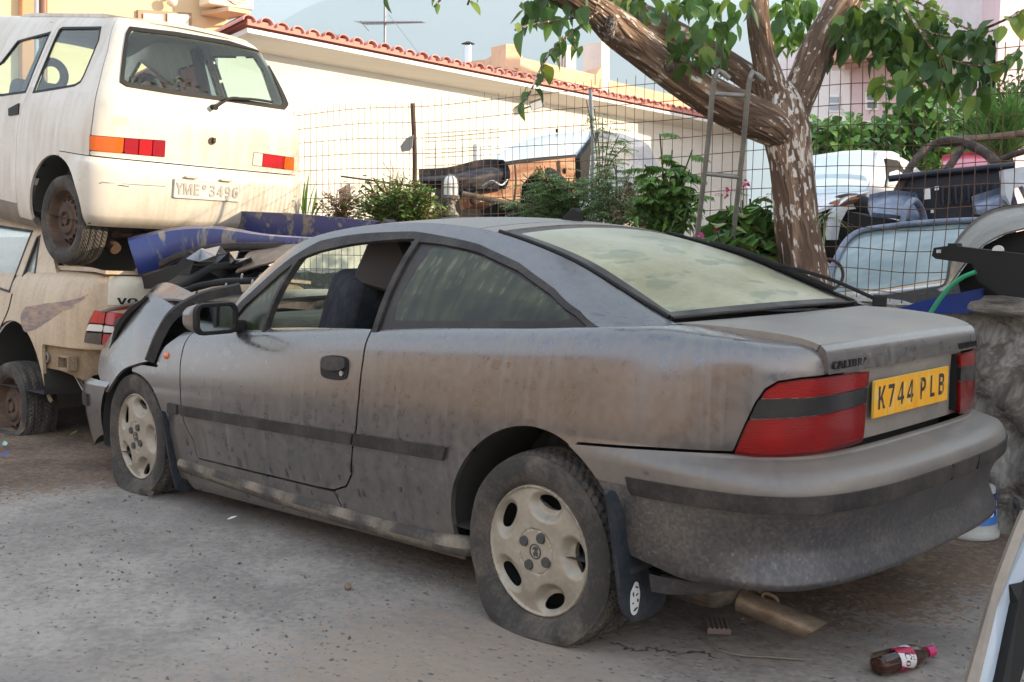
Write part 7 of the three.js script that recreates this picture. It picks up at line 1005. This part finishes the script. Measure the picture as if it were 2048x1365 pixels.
// ---------------------------------------------------------------- scrap cars behind the fence
{
  const m_wp = P(0xffffff, 0.5, { map: plaster([0.84, 0.84, 0.85], [0.70, 0.70, 0.71], 401, 1.5) }), m_gl = P([0.50, 0.62, 0.68], 0.12, { clearcoat: 1, clearcoatRoughness: 0.1, transmission: 0.25 }), m_rs = M(0xffffff, 0.8, { map: dustyTex([0.50, 0.30, 0.19], [0.74, 0.60, 0.48], 9, 403, 2.6) }), m_nv = M(0xffffff, 0.45, { map: dustyTex([0.07, 0.08, 0.14], [0.20, 0.19, 0.22], 6, 405, 1.5), metalness: 0.2 }), m_sv = M(0xffffff, 0.45, { map: dustyTex([0.36, 0.40, 0.48], [0.55, 0.57, 0.62], 5, 407), metalness: 0.3 });
  const tubeD = (l, r) => tube(l.map(([x, y, d]) => atDepth(x, y, d)), r, 30, 8);
  { // rusty white estate behind the lantern
    const c = thing('scrap_car', 'white scrap estate with a bare rusty front wing behind the lantern', 'car');
    part(c, 'windscreen', net([[[972, 330, 8.2], [1060, 319, 8.4], [1152, 313, 8.75]], [[1010, 300, 8.5], [1085, 290, 8.6], [1172, 286, 8.9]], [[1058, 279, 8.8], [1122, 267, 8.9], [1192, 262, 9.1]]], 'd', { res: 0.12, th: 0.006 }), m_gl);
    part(c, 'roof_panel', net([[[1056, 279, 8.85], [1122, 266, 8.9], [1194, 261, 9.1]], [[1100, 268, 9.6], [1170, 262, 9.7], [1250, 266, 9.9]], [[1130, 268, 10.6], [1220, 265, 10.6], [1300, 285, 10.7]]], 'd', { res: 0.15, th: 0.02 }), m_wp);
    part(c, 'body_side', dSlab([[1194, 262, 9.05], [1245, 267, 9.5], [1298, 290, 9.9], [1318, 335, 10.2], [1310, 430, 10.1], [1160, 430, 8.7], [1152, 316, 8.75]], 9, 0.06), m_sv); part(c, 'side_window', dSlab([[1198, 277, 9.02], [1242, 279, 9.42], [1283, 298, 9.78], [1292, 328, 9.9], [1172, 332, 8.85]], 9, 0.02), P([0.30, 0.31, 0.34], 0.15, { clearcoat: 1 }));
    part(c, 'door_pillar', dSlab([[1160, 316, 8.65], [1172, 300, 8.75], [1195, 264, 9.0], [1201, 264, 9.02], [1180, 310, 8.8], [1176, 400, 8.7], [1164, 400, 8.66]], 8.7, 0.05), m_dark);
    part(c, 'inner_wing', dSlab([[1000, 333, 8.05], [1080, 322, 8.2], [1150, 315, 8.6], [1152, 405, 8.55], [1108, 410, 8.3], [1102, 372, 8.3], [1085, 352, 8.2], [1062, 350, 8.15], [1044, 370, 8.1], [1040, 415, 8.05], [1008, 412, 8.0]], 8, 0.04), m_rs, 'bare rusty front wing');
    for (const [x, y, r] of [[1018, 352, 0.02], [1024, 384, 0.016], [1130, 342, 0.022], [1122, 372, 0.014], [1138, 392, 0.02], [1036, 344, 0.012], [1112, 330, 0.012]]) { const q = atDepth(x, y, lerp(7.99, 8.52, (x - 1000) / 150)); part(c, 'panel_hole', tr(new THREE.CylinderGeometry(r, r, 0.01, 14), q.x, q.y, q.z, Math.PI / 2, 0, 0.6), m_dark); }
    part(c, 'wing_seam', tubeD([[1030, 330, 8.02], [1032, 360, 8.0], [1028, 408, 7.98]], 0.008), m_steelRust); part(c, 'wing_seam', tubeD([[1118, 322, 8.38], [1120, 345, 8.38], [1128, 404, 8.4]], 0.01), m_steelRust); part(c, 'hanging_hose', tubeD([[930, 378, 7.6], [945, 392, 7.55], [940, 402, 7.5], [950, 410, 7.5]], 0.008), m_black); part(c, 'wiring', tubeD([[965, 372, 7.65], [985, 362, 7.6], [1000, 370, 7.6], [1015, 360, 7.8]], 0.006), M([0.5, 0.5, 0.48], 0.5));
    part(c, 'scuttle_seal', tubeD([[980, 333, 8.1], [1060, 322, 8.3], [1150, 314, 8.65]], 0.02), m_rubber);
    part(c, 'front_panel', net([[[838, 352, 7.7], [900, 348, 7.8], [965, 332, 7.9], [1004, 332, 8.0]], [[838, 362, 7.5], [905, 358, 7.55], [970, 350, 7.7], [1010, 346, 7.9]], [[842, 372, 7.6], [910, 376, 7.6], [965, 378, 7.7], [1000, 376, 7.9]]], 'd', { res: 0.1, th: 0.05 }), P(0xffffff, 0.6, { map: dustyTex([0.07, 0.08, 0.13], [0.30, 0.26, 0.24], 7, 409, 2.2), specularIntensity: 0.5 }));
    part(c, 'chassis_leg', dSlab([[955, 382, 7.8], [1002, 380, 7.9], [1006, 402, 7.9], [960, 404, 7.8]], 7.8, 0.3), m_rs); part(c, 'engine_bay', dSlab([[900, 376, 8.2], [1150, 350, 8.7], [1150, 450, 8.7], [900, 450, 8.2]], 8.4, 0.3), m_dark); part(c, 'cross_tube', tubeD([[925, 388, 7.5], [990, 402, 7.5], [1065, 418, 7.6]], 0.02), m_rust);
    const w = atDepth(1072, 405, 8.35); part(c, 'wheel_tyre', tr(new THREE.TorusGeometry(0.2, 0.09, 12, 30), w.x, w.y, w.z, 0, 0.6), m_rubber);
    part(c, 'aerial', tubeD([[1114, 265, 8.9], [1114, 258, 8.9]], 0.012), m_black);
  }
  { // white wreck right of the trunk
    const c = thing('scrap_car', 'white wrecked hatchback with a crushed nose right of the mulberry trunk', 'car');
    part(c, 'windscreen', net([[[1622, 388, 7.5], [1690, 385, 7.7], [1738, 381, 7.95]], [[1618, 345, 7.8], [1690, 338, 7.95], [1748, 335, 8.15]], [[1616, 320, 8.1], [1690, 307, 8.2], [1757, 303, 8.4]]], 'd', { res: 0.12, th: 0.006 }), m_gl);
    part(c, 'roof_panel', net([[[1612, 320, 8.1], [1690, 306, 8.2], [1760, 302, 8.4]], [[1620, 312, 8.8], [1700, 301, 8.8], [1785, 303, 8.9]], [[1640, 312, 9.6], [1720, 302, 9.6], [1800, 310, 9.6]]], 'd', { res: 0.2, th: 0.02 }), m_wp);
    part(c, 'body_side', dSlab([[1757, 303, 8.35], [1786, 306, 8.5], [1816, 322, 8.7], [1848, 348, 9.0], [1848, 470, 9.0], [1740, 470, 7.9], [1736, 383, 7.9]], 8, 0.06), m_wp); part(c, 'side_window', dSlab([[1774, 317, 8.33], [1797, 321, 8.45], [1813, 346, 8.62], [1806, 368, 8.6], [1772, 374, 8.2]], 8, 0.02), m_dark); part(c, 'seat_back', dSlab([[1780, 345, 8.3], [1796, 340, 8.4], [1810, 350, 8.55], [1808, 368, 8.55], [1776, 372, 8.2]], 8, 0.02), m_wp);
    part(c, 'bonnet', net([[[1600, 435, 6.9], [1650, 415, 6.95], [1700, 400, 7.2]], [[1612, 405, 7.2], [1665, 396, 7.3], [1725, 388, 7.6]], [[1620, 390, 7.5], [1690, 386, 7.7], [1740, 382, 7.9]]], 'd', { res: 0.12, th: 0.02 }), m_wp);
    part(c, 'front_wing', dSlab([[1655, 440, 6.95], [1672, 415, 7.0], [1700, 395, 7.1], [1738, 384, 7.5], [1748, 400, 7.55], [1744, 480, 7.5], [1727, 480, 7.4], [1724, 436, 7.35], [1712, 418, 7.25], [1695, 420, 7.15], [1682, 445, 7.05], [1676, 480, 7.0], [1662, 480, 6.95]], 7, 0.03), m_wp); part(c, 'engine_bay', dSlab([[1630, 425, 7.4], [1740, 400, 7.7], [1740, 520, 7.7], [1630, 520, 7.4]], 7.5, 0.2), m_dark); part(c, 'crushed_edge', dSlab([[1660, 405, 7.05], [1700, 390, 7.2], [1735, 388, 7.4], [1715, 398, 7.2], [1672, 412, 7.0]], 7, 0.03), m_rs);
    const w = atDepth(1700, 462, 7.35); part(c, 'wheel_tyre', tr(new THREE.TorusGeometry(0.17, 0.085, 12, 30), w.x, w.y, w.z, 0, 0.6), m_rubber);
  }
  { // stripped navy shell
    const c = thing('car_shell', 'stripped navy car shell with burnt bent roof rails', 'car shell');
    part(c, 'bulkhead', dSlab([[1800, 352, 7.2], [2028, 332, 6.9], [2034, 500, 6.9], [1800, 500, 7.2]], 7, 0.06), m_nv); part(c, 'top_flange', tubeD([[1778, 358, 7.15], [1850, 349, 7.1], [2030, 331, 6.85]], 0.022), m_nv);
    for (const l of [[[1849, 378], [1861, 377], [1862, 398], [1850, 399]], [[1871, 373], [1878, 372], [1878, 380], [1871, 381]], [[1863, 420], [1868, 420], [1868, 426], [1863, 426]]]) part(c, 'bare_patch', dSlab(l.map(q => [...q, 7.02]), 7, 0.01), M([0.66, 0.64, 0.62], 0.7));
    for (let k = 0; k < 9; k++) part(c, 'pressed_rib', tubeD([[1885 + k * 13, 372 - k, 7.04 - k * 0.02], [1887 + k * 13, 410 - k, 7.04 - k * 0.02]], 0.012), m_nv);
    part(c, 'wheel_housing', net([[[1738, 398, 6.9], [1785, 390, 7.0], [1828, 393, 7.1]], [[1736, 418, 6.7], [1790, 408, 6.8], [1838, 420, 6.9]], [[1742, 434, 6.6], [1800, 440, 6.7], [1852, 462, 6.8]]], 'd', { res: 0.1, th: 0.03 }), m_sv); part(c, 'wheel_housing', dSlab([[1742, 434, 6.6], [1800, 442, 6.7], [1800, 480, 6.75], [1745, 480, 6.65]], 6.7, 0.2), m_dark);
    part(c, 'arch_lip', tubeD([[1803, 452, 6.65], [1815, 415, 6.65], [1828, 402, 6.7], [1843, 420, 6.8], [1855, 462, 6.85]], 0.022), m_sv); part(c, 'suspension_tower', net([[[1945, 405, 6.7], [1985, 392, 6.75], [2022, 380, 6.8]], [[1946, 415, 6.6], [1990, 410, 6.6], [2025, 405, 6.65]], [[1950, 430, 6.6], [1992, 432, 6.6], [2028, 428, 6.65]]], 'd', { res: 0.15, th: 0.04 }), m_sv);
    const m_bt = M(0xffffff, 0.85, { map: dustyTex([0.14, 0.10, 0.09], [0.34, 0.27, 0.23], 10, 411, 2) });
    part(c, 'roof_rail', tubeD([[1790, 392, 7.1], [1830, 322, 7.3], [1870, 287, 7.5], [1900, 280, 7.6], [1960, 277, 7.7], [2060, 266, 7.8]], 0.026), m_bt); part(c, 'roof_rail', tubeD([[1880, 284, 7.5], [1920, 284, 7.4], [1965, 302, 7.2], [1992, 325, 7.0], [2000, 335, 6.95]], 0.034), m_bt); part(c, 'roof_rail', tubeD([[1893, 342, 7.1], [1912, 315, 7.3], [1928, 290, 7.4]], 0.026), m_bt); part(c, 'roof_rail', tubeD([[1990, 325, 7.0], [2020, 312, 7.0], [2060, 300, 7.0]], 0.02), m_bt);
    solo('maroon_sheet', 'maroon car panel lying behind the navy shell', 'car panel', net([[[1886, 318, 9], [1925, 311, 9], [1995, 312, 9]], [[1884, 330, 8.8], [1925, 330, 8.8], [1992, 334, 8.8]], [[1886, 340, 8.7], [1925, 345, 8.7], [2000, 345, 8.7]]], 'd', { res: 0.2, th: 0.03 }), P([0.30, 0.05, 0.08], 0.4, { clearcoat: 0.5 })); solo('white_wing', 'white car wing standing against the navy shell', 'car panel', dSlab([[2008, 340, 6.6], [2070, 330, 6.6], [2070, 420, 6.6], [2046, 372, 6.6], [2028, 378, 6.6], [2022, 410, 6.6], [2012, 390, 6.6]], 6.6, 0.06), m_wp);
  }
  { // dark saloon right behind the fence
    const c = thing('scrap_car', 'dark scrap saloon with a dusty windscreen close behind the wire fence', 'car');
    part(c, 'windscreen', net([[[1652, 585, -2.35], [1760, 578, -2.35], [1870, 561, -2.35], [2010, 545, -2.35]], [[1672, 525, -2.5], [1765, 512, -2.55], [1880, 500, -2.55], [2010, 492, -2.55]], [[1712, 470, -2.75], [1790, 456, -2.8], [1900, 447, -2.8], [2010, 443, -2.8]]], 'z', { res: 0.1, th: 0.006 }), P(0xffffff, 0.2, { map: tex(256, 256, (u, v) => mix3([0.42, 0.50, 0.51], [0.60, 0.66, 0.65], clamp(fbm(u * 6, v * 6, 4, 6, 413) * 1.6 - 0.3))), clearcoat: 0.8, clearcoatRoughness: 0.12, transmission: 0.25 }));
    part(c, 'screen_frame', tube([[1648, 600, -2.33], [1668, 530, -2.47], [1712, 467, -2.74], [1790, 452, -2.79], [1900, 443, -2.79], [2030, 439, -2.79]].map(([x, y, z]) => onPlane(x, y, 'z', z)), 0.018, 50, 8), m_sv); part(c, 'roof_panel', net([[[1708, 468, -2.75], [1790, 452, -2.8], [1900, 444, -2.8], [2030, 440, -2.8]], [[1740, 458, -3.4], [1800, 449, -3.4], [1900, 444, -3.4], [2030, 440, -3.4]]], 'z', { res: 0.2, th: 0.03 }), m_sv);
    part(c, 'scuttle', zSlab([[1650, 590, -2.3], [1760, 583, -2.3], [1900, 562, -2.3], [2010, 548, -2.3], [2010, 553, -2.28], [1900, 569, -2.28], [1760, 591, -2.28], [1650, 598, -2.28]], -2.3, 0.05), m_wp); part(c, 'bonnet', net([[[1640, 650, -2.05], [1760, 640, -2.05], [1900, 625, -2.05], [2040, 610, -2.05]], [[1645, 598, -2.27], [1760, 592, -2.27], [1900, 570, -2.27], [2030, 552, -2.27]]], 'z', { res: 0.12, th: 0.03 }), m_rubber); part(c, 'body', box(2.6, 0.85, 1.2, -0.55, 0.43, -2.75, 0.08), m_rubber);
    const wr = onPlane(1655, 550, 'z', -2.3); part(c, 'steering_wheel', tr(new THREE.TorusGeometry(0.085, 0.009, 8, 30), wr.x, wr.y, wr.z, 0, 0.7), m_steelRust);
  }
  // ---- scrap stacked on the wall at the right
  const grey = P(0xffffff, 0.45, { map: dustyTex([0.44, 0.42, 0.40], [0.60, 0.56, 0.51], 3, 421), metalness: 0.2, clearcoat: 0.3 });
  const wg = thing('car_wing', 'dusty silver-grey car wing standing on the concrete wall', 'car wing'); part(wg, 'wing_skin', net([[[1872, 578, -1.45], [1892, 568, -1.5], [1906, 500, -1.55], [1938, 455, -1.6], [1985, 424, -1.65], [2070, 408, -1.7]], [[1886, 586, -1.40], [1906, 566, -1.42], [1922, 512, -1.45], [1955, 474, -1.48], [2000, 450, -1.5], [2070, 432, -1.55]], [[1898, 578, -1.38], [1915, 552, -1.38], [1940, 520, -1.38], [1972, 490, -1.4], [2010, 470, -1.42], [2070, 455, -1.45]]], 'z', { res: 0.06, th: 0.008 }), grey); part(wg, 'edge_seal', tube([[1906, 500, -1.56], [1938, 454, -1.61], [1985, 422, -1.66], [2070, 406, -1.71]].map(([x, y, z]) => onPlane(x, y, 'z', z)), 0.007, 30, 6), m_rubber); part(wg, 'inner_liner', zSlab([[1915, 555], [1940, 520], [1972, 490], [2010, 470], [2075, 455], [2075, 600], [1925, 600]], -1.5, 0.02), m_rubber);
  const bb = thing('bumper_beam', 'black plastic bumper beam lying across the grey wing', 'bumper'); part(bb, 'beam', zSlab([[1868, 496], [1896, 492], [1896, 487], [1912, 487], [1914, 493], [2075, 512], [2075, 600], [1998, 590], [1955, 562], [1945, 528], [1872, 518], [1864, 512]], -1.30, 0.06), m_rubber); const bh = onPlane(1878, 503, 'z', -1.295); part(bb, 'end_slot', box(0.016, 0.014, 0.01, bh.x, bh.y, bh.z), M([0.45, 0.45, 0.45], 0.6)); part(bb, 'bolt_plate', tr(new THREE.CylinderGeometry(0.022, 0.022, 0.012, 18, 1, false, 0, Math.PI), ...onPlane(1997, 502, 'z', -1.295).toArray(), Math.PI / 2, Math.PI / 2, 0), M([0.55, 0.52, 0.5], 0.5));
  solo('body_panel', 'clean dark blue panel lying on the concrete wall under the green hose', 'car panel', zSlab([[1776, 624], [1842, 603], [1900, 590], [1962, 577], [1962, 624], [1850, 630]], -1.42, 0.03), P([0.02, 0.045, 0.22], 0.35, { clearcoat: 0.6 }));
  solo('garden_hose', 'bright green garden hose hanging from the black bumper beam', 'hose', tube([[1856, 636], [1878, 602], [1902, 573], [1926, 555], [1952, 544]].map(([x, y]) => onPlane(x, y, 'z', -1.24)), 0.0095, 30, 10), P([0.03, 0.30, 0.13], 0.4));
  solo('steel_rod', 'thin rusty rod lying across the weeds by the fence', 'rod', bar(atDepth(683, 353, 7.3), atDepth(838, 374, 7.0), 0.006), m_steelRust); solo('tin_sheet', 'small pinkish rusty tin sheet standing in the weeds', 'sheet', dSlab([[676, 380, 7.4], [700, 366, 7.4], [702, 398, 7.4], [680, 404, 7.4]], 7.4, 0.004), M([0.42, 0.30, 0.27], 0.8));
  const lp = thing('scrap_door', 'pale door panel edge leaning in front of the concrete wall', 'car panel'); part(lp, 'outer_skin', dSlab([[1905, 1470, 2.66], [1990, 1170, 2.75], [2030, 1062, 2.8], [2048, 1020, 2.82], [2062, 1030, 2.82], [2040, 1095, 2.8], [1995, 1215, 2.74], [1935, 1470, 2.64]], 2.7, 0.02), M(0xffffff, 0.5, { map: dustyTex([0.50, 0.46, 0.42], [0.60, 0.56, 0.51], 4, 425) })); part(lp, 'inner_skin', dSlab([[1935, 1470, 2.66], [1995, 1215, 2.76], [2040, 1095, 2.82], [2075, 1040, 2.84], [2075, 1180, 2.84], [2040, 1205, 2.8], [1985, 1470, 2.68]], 2.7, 0.02), P([0.42, 0.48, 0.54], 0.4, { clearcoat: 0.4 })); part(lp, 'seal', dSlab([[1985, 1470, 2.64], [2038, 1205, 2.76], [2020, 1170, 2.78], [2048, 1165, 2.8], [2075, 1150, 2.8], [2075, 1260, 2.8], [2060, 1300, 2.76], [2010, 1470, 2.64]], 2.7, 0.03), m_rubber);
}
// ---------------------------------------------------------------- small things on the ground
{
  const A = onPlane(1752, 1330, 'y', 0.034), B = onPlane(1866, 1304, 'y', 0.03), dir = B.clone().sub(A), L = dir.length();
  const bt = thing('drink_bottle', 'small cola bottle with pink cap lying on its side behind the exhaust', 'bottle', null, [A.x, 0.033, A.z]); bt.quaternion.setFromUnitVectors(V3(0, 1, 0), dir.clone().setY(0).normalize());
  const r = 0.033, lat = p => new THREE.LatheGeometry(p.map(q => new THREE.Vector2(...q)), 32), prof = [[0.001, 0.004], [0.024, 0], [r, 0.012], [r, L * 0.62], [0.030, L * 0.7], [0.018, L * 0.82], [0.0135, L * 0.87], [0.0135, L * 0.9]];
  part(bt, 'bottle_body', lat(prof), P([0.80, 0.72, 0.64], 0.06, { transmission: 1, thickness: 0 })); part(bt, 'cap', tr(new THREE.CylinderGeometry(0.0155, 0.0155, L * 0.12, 24), 0, L * 0.94, 0), M([0.45, 0.02, 0.12], 0.45)); 
  const liq = lat(prof.map(([x, y]) => [Math.max(0.001, x - 0.003), y + 0.002])); const inv = bt.quaternion.clone().invert(), upL = V3(0, 1, 0).applyQuaternion(inv); warp(liq, p => { const h = p.dot(upL); if (h > 0.006) p.addScaledVector(upL, 0.006 - h); }); part(bt, 'cola', liq, M([0.07, 0.022, 0.012], 0.15));
  const cv = document.createElement('canvas'); cv.width = 512; cv.height = 160; const c = cv.getContext('2d'); c.fillStyle = '#d9d2d2'; c.fillRect(0, 0, 512, 160); c.fillStyle = '#b01648'; for (let k = -1; k < 4; k++) { c.beginPath(); c.moveTo(k * 170, 0); c.lineTo(k * 170 + 60, 0); c.lineTo(k * 170 + 20, 160); c.lineTo(k * 170 - 60, 160); c.fill(); } c.fillStyle = '#2a1a2a'; c.font = 'italic bold 84px serif'; c.save(); for (const k of [60, 230, 400]) { c.fillText('Cola', k - 40, 110); } c.font = 'italic 40px serif'; for (const k of [20, 190, 360]) c.fillText('vivi', k, 40); c.restore();
  const lt = new THREE.CanvasTexture(cv); lt.colorSpace = THREE.SRGBColorSpace; part(bt, 'label', tr(new THREE.CylinderGeometry(r + 0.0006, r + 0.0006, L * 0.26, 40, 1, true), 0, L * 0.42, 0), M(0xffffff, 0.45, { map: lt }));
  // yoghurt bucket upside down
  const q = onPlane(1925, 1072, 'y', 0), bk = thing('plastic_bucket', 'white and blue plastic yoghurt bucket upside down by the concrete wall', 'bucket', null, [q.x, 0, q.z - 0.05]);
  part(bk, 'bucket_wall', new THREE.LatheGeometry([[0.118, 0], [0.124, 0.004], [0.124, 0.022], [0.116, 0.026], [0.112, 0.06], [0.100, 0.20], [0.098, 0.205], [0.001, 0.205]].map(p => new THREE.Vector2(...p)), 44), M(0xffffff, 0.5, { map: dustyTex([0.62, 0.62, 0.60], [0.74, 0.73, 0.70], 4, 431) }));
  const c2 = document.createElement('canvas'); c2.width = 1024; c2.height = 256; const d = c2.getContext('2d'); d.fillStyle = '#123a7c'; d.fillRect(0, 0, 1024, 256); d.fillStyle = '#3f6fb0'; d.fillRect(0, 180, 1024, 76); d.fillStyle = '#c9d3e2'; d.font = 'bold 74px sans-serif'; d.textAlign = 'center'; for (const k of [128, 384, 640, 896]) { d.save(); d.translate(k, 128); d.rotate(Math.PI); d.fillText('GREEK', 0, -8); d.fillText('YOGURT', 0, 68); d.restore(); }
  const t2 = new THREE.CanvasTexture(c2); t2.colorSpace = THREE.SRGBColorSpace; part(bk, 'label', tr(new THREE.CylinderGeometry(0.1015, 0.1125, 0.125, 44, 1, true), 0, 0.1225, 0), M(0xffffff, 0.5, { map: t2 }));
  const k1 = onPlane(1435, 1256, 'y', 0.01), pad = thing('rubber_pad', 'small brown ridged pad on the ground below the silencer', 'pad', null, [k1.x, 0.006, k1.z]); pad.rotation.y = 0.7; part(pad, 'pad_base', box(0.075, 0.018, 0.105, 0, 0.009, 0, 0.004), M([0.17, 0.13, 0.115], 0.9)); for (let k = 0; k < 5; k++) part(pad, 'ridge', box(0.009, 0.004, 0.10, -0.028 + k * 0.014, 0.019, 0, 0.0015), M([0.20, 0.155, 0.135], 0.9));
  solo('wire_scrap', 'thin curved wire lying on the ground under the exhaust tip', 'wire', tube([[1404, 1268], [1418, 1288], [1445, 1303], [1480, 1311], [1540, 1315], [1610, 1320]].map(([x, y]) => onPlane(x, y, 'y', 0.009)), 0.003, 40, 5), M([0.2, 0.17, 0.14], 0.8));
  const R = rng(51); for (const [x, y, c0, lab] of [[278, 985, [0.30, 0.06, 0.1], 'dark red dry leaf by the front tyre'], [330, 985, [0.35, 0.28, 0.05], 'yellow fallen leaf by the front tyre'], [300, 995, [0.08, 0.05, 0.05], 'dark twig-like scrap by the front tyre'], [455, 1041, [0.7, 0.68, 0.62], 'white paper scrap beside the side skirt'], [140, 872, [0.1, 0.18, 0.03], 'green fallen leaf behind the front wheel'], [3, 914, [0.03, 0.08, 0.4], 'blue plastic scrap near the saloon wheel'], [10, 893, [0.3, 0.5, 0.45], 'pale green plastic scrap beside the saloon wheel']]) { const p = onPlane(x, y, 'y', 0.012), g = tr(leafGeo({ L: 0.05, W: 0.03, fold: 0.3, curl: -0.3 }), p.x, 0.016, p.z, 0.2, R() * 6); solo('litter', lab, 'litter', g, M(c0, 0.8)); }
  const pb = onPlane(695, 1174, 'y', 0.01), pg = new THREE.IcosahedronGeometry(0.013, 2); warp(pg, p => p.multiplyScalar(0.8 + 0.5 * fbm(p.x * 90 + 9, p.y * 90 + p.z * 60 + 9, 2))); solo('pebble', 'single brown pebble lying on the open ground beside the coupe', 'stone', pg.translate(pb.x, 0.01, pb.z), M([0.2, 0.14, 0.09], 0.9));
}
renderer.render(scene, camera);
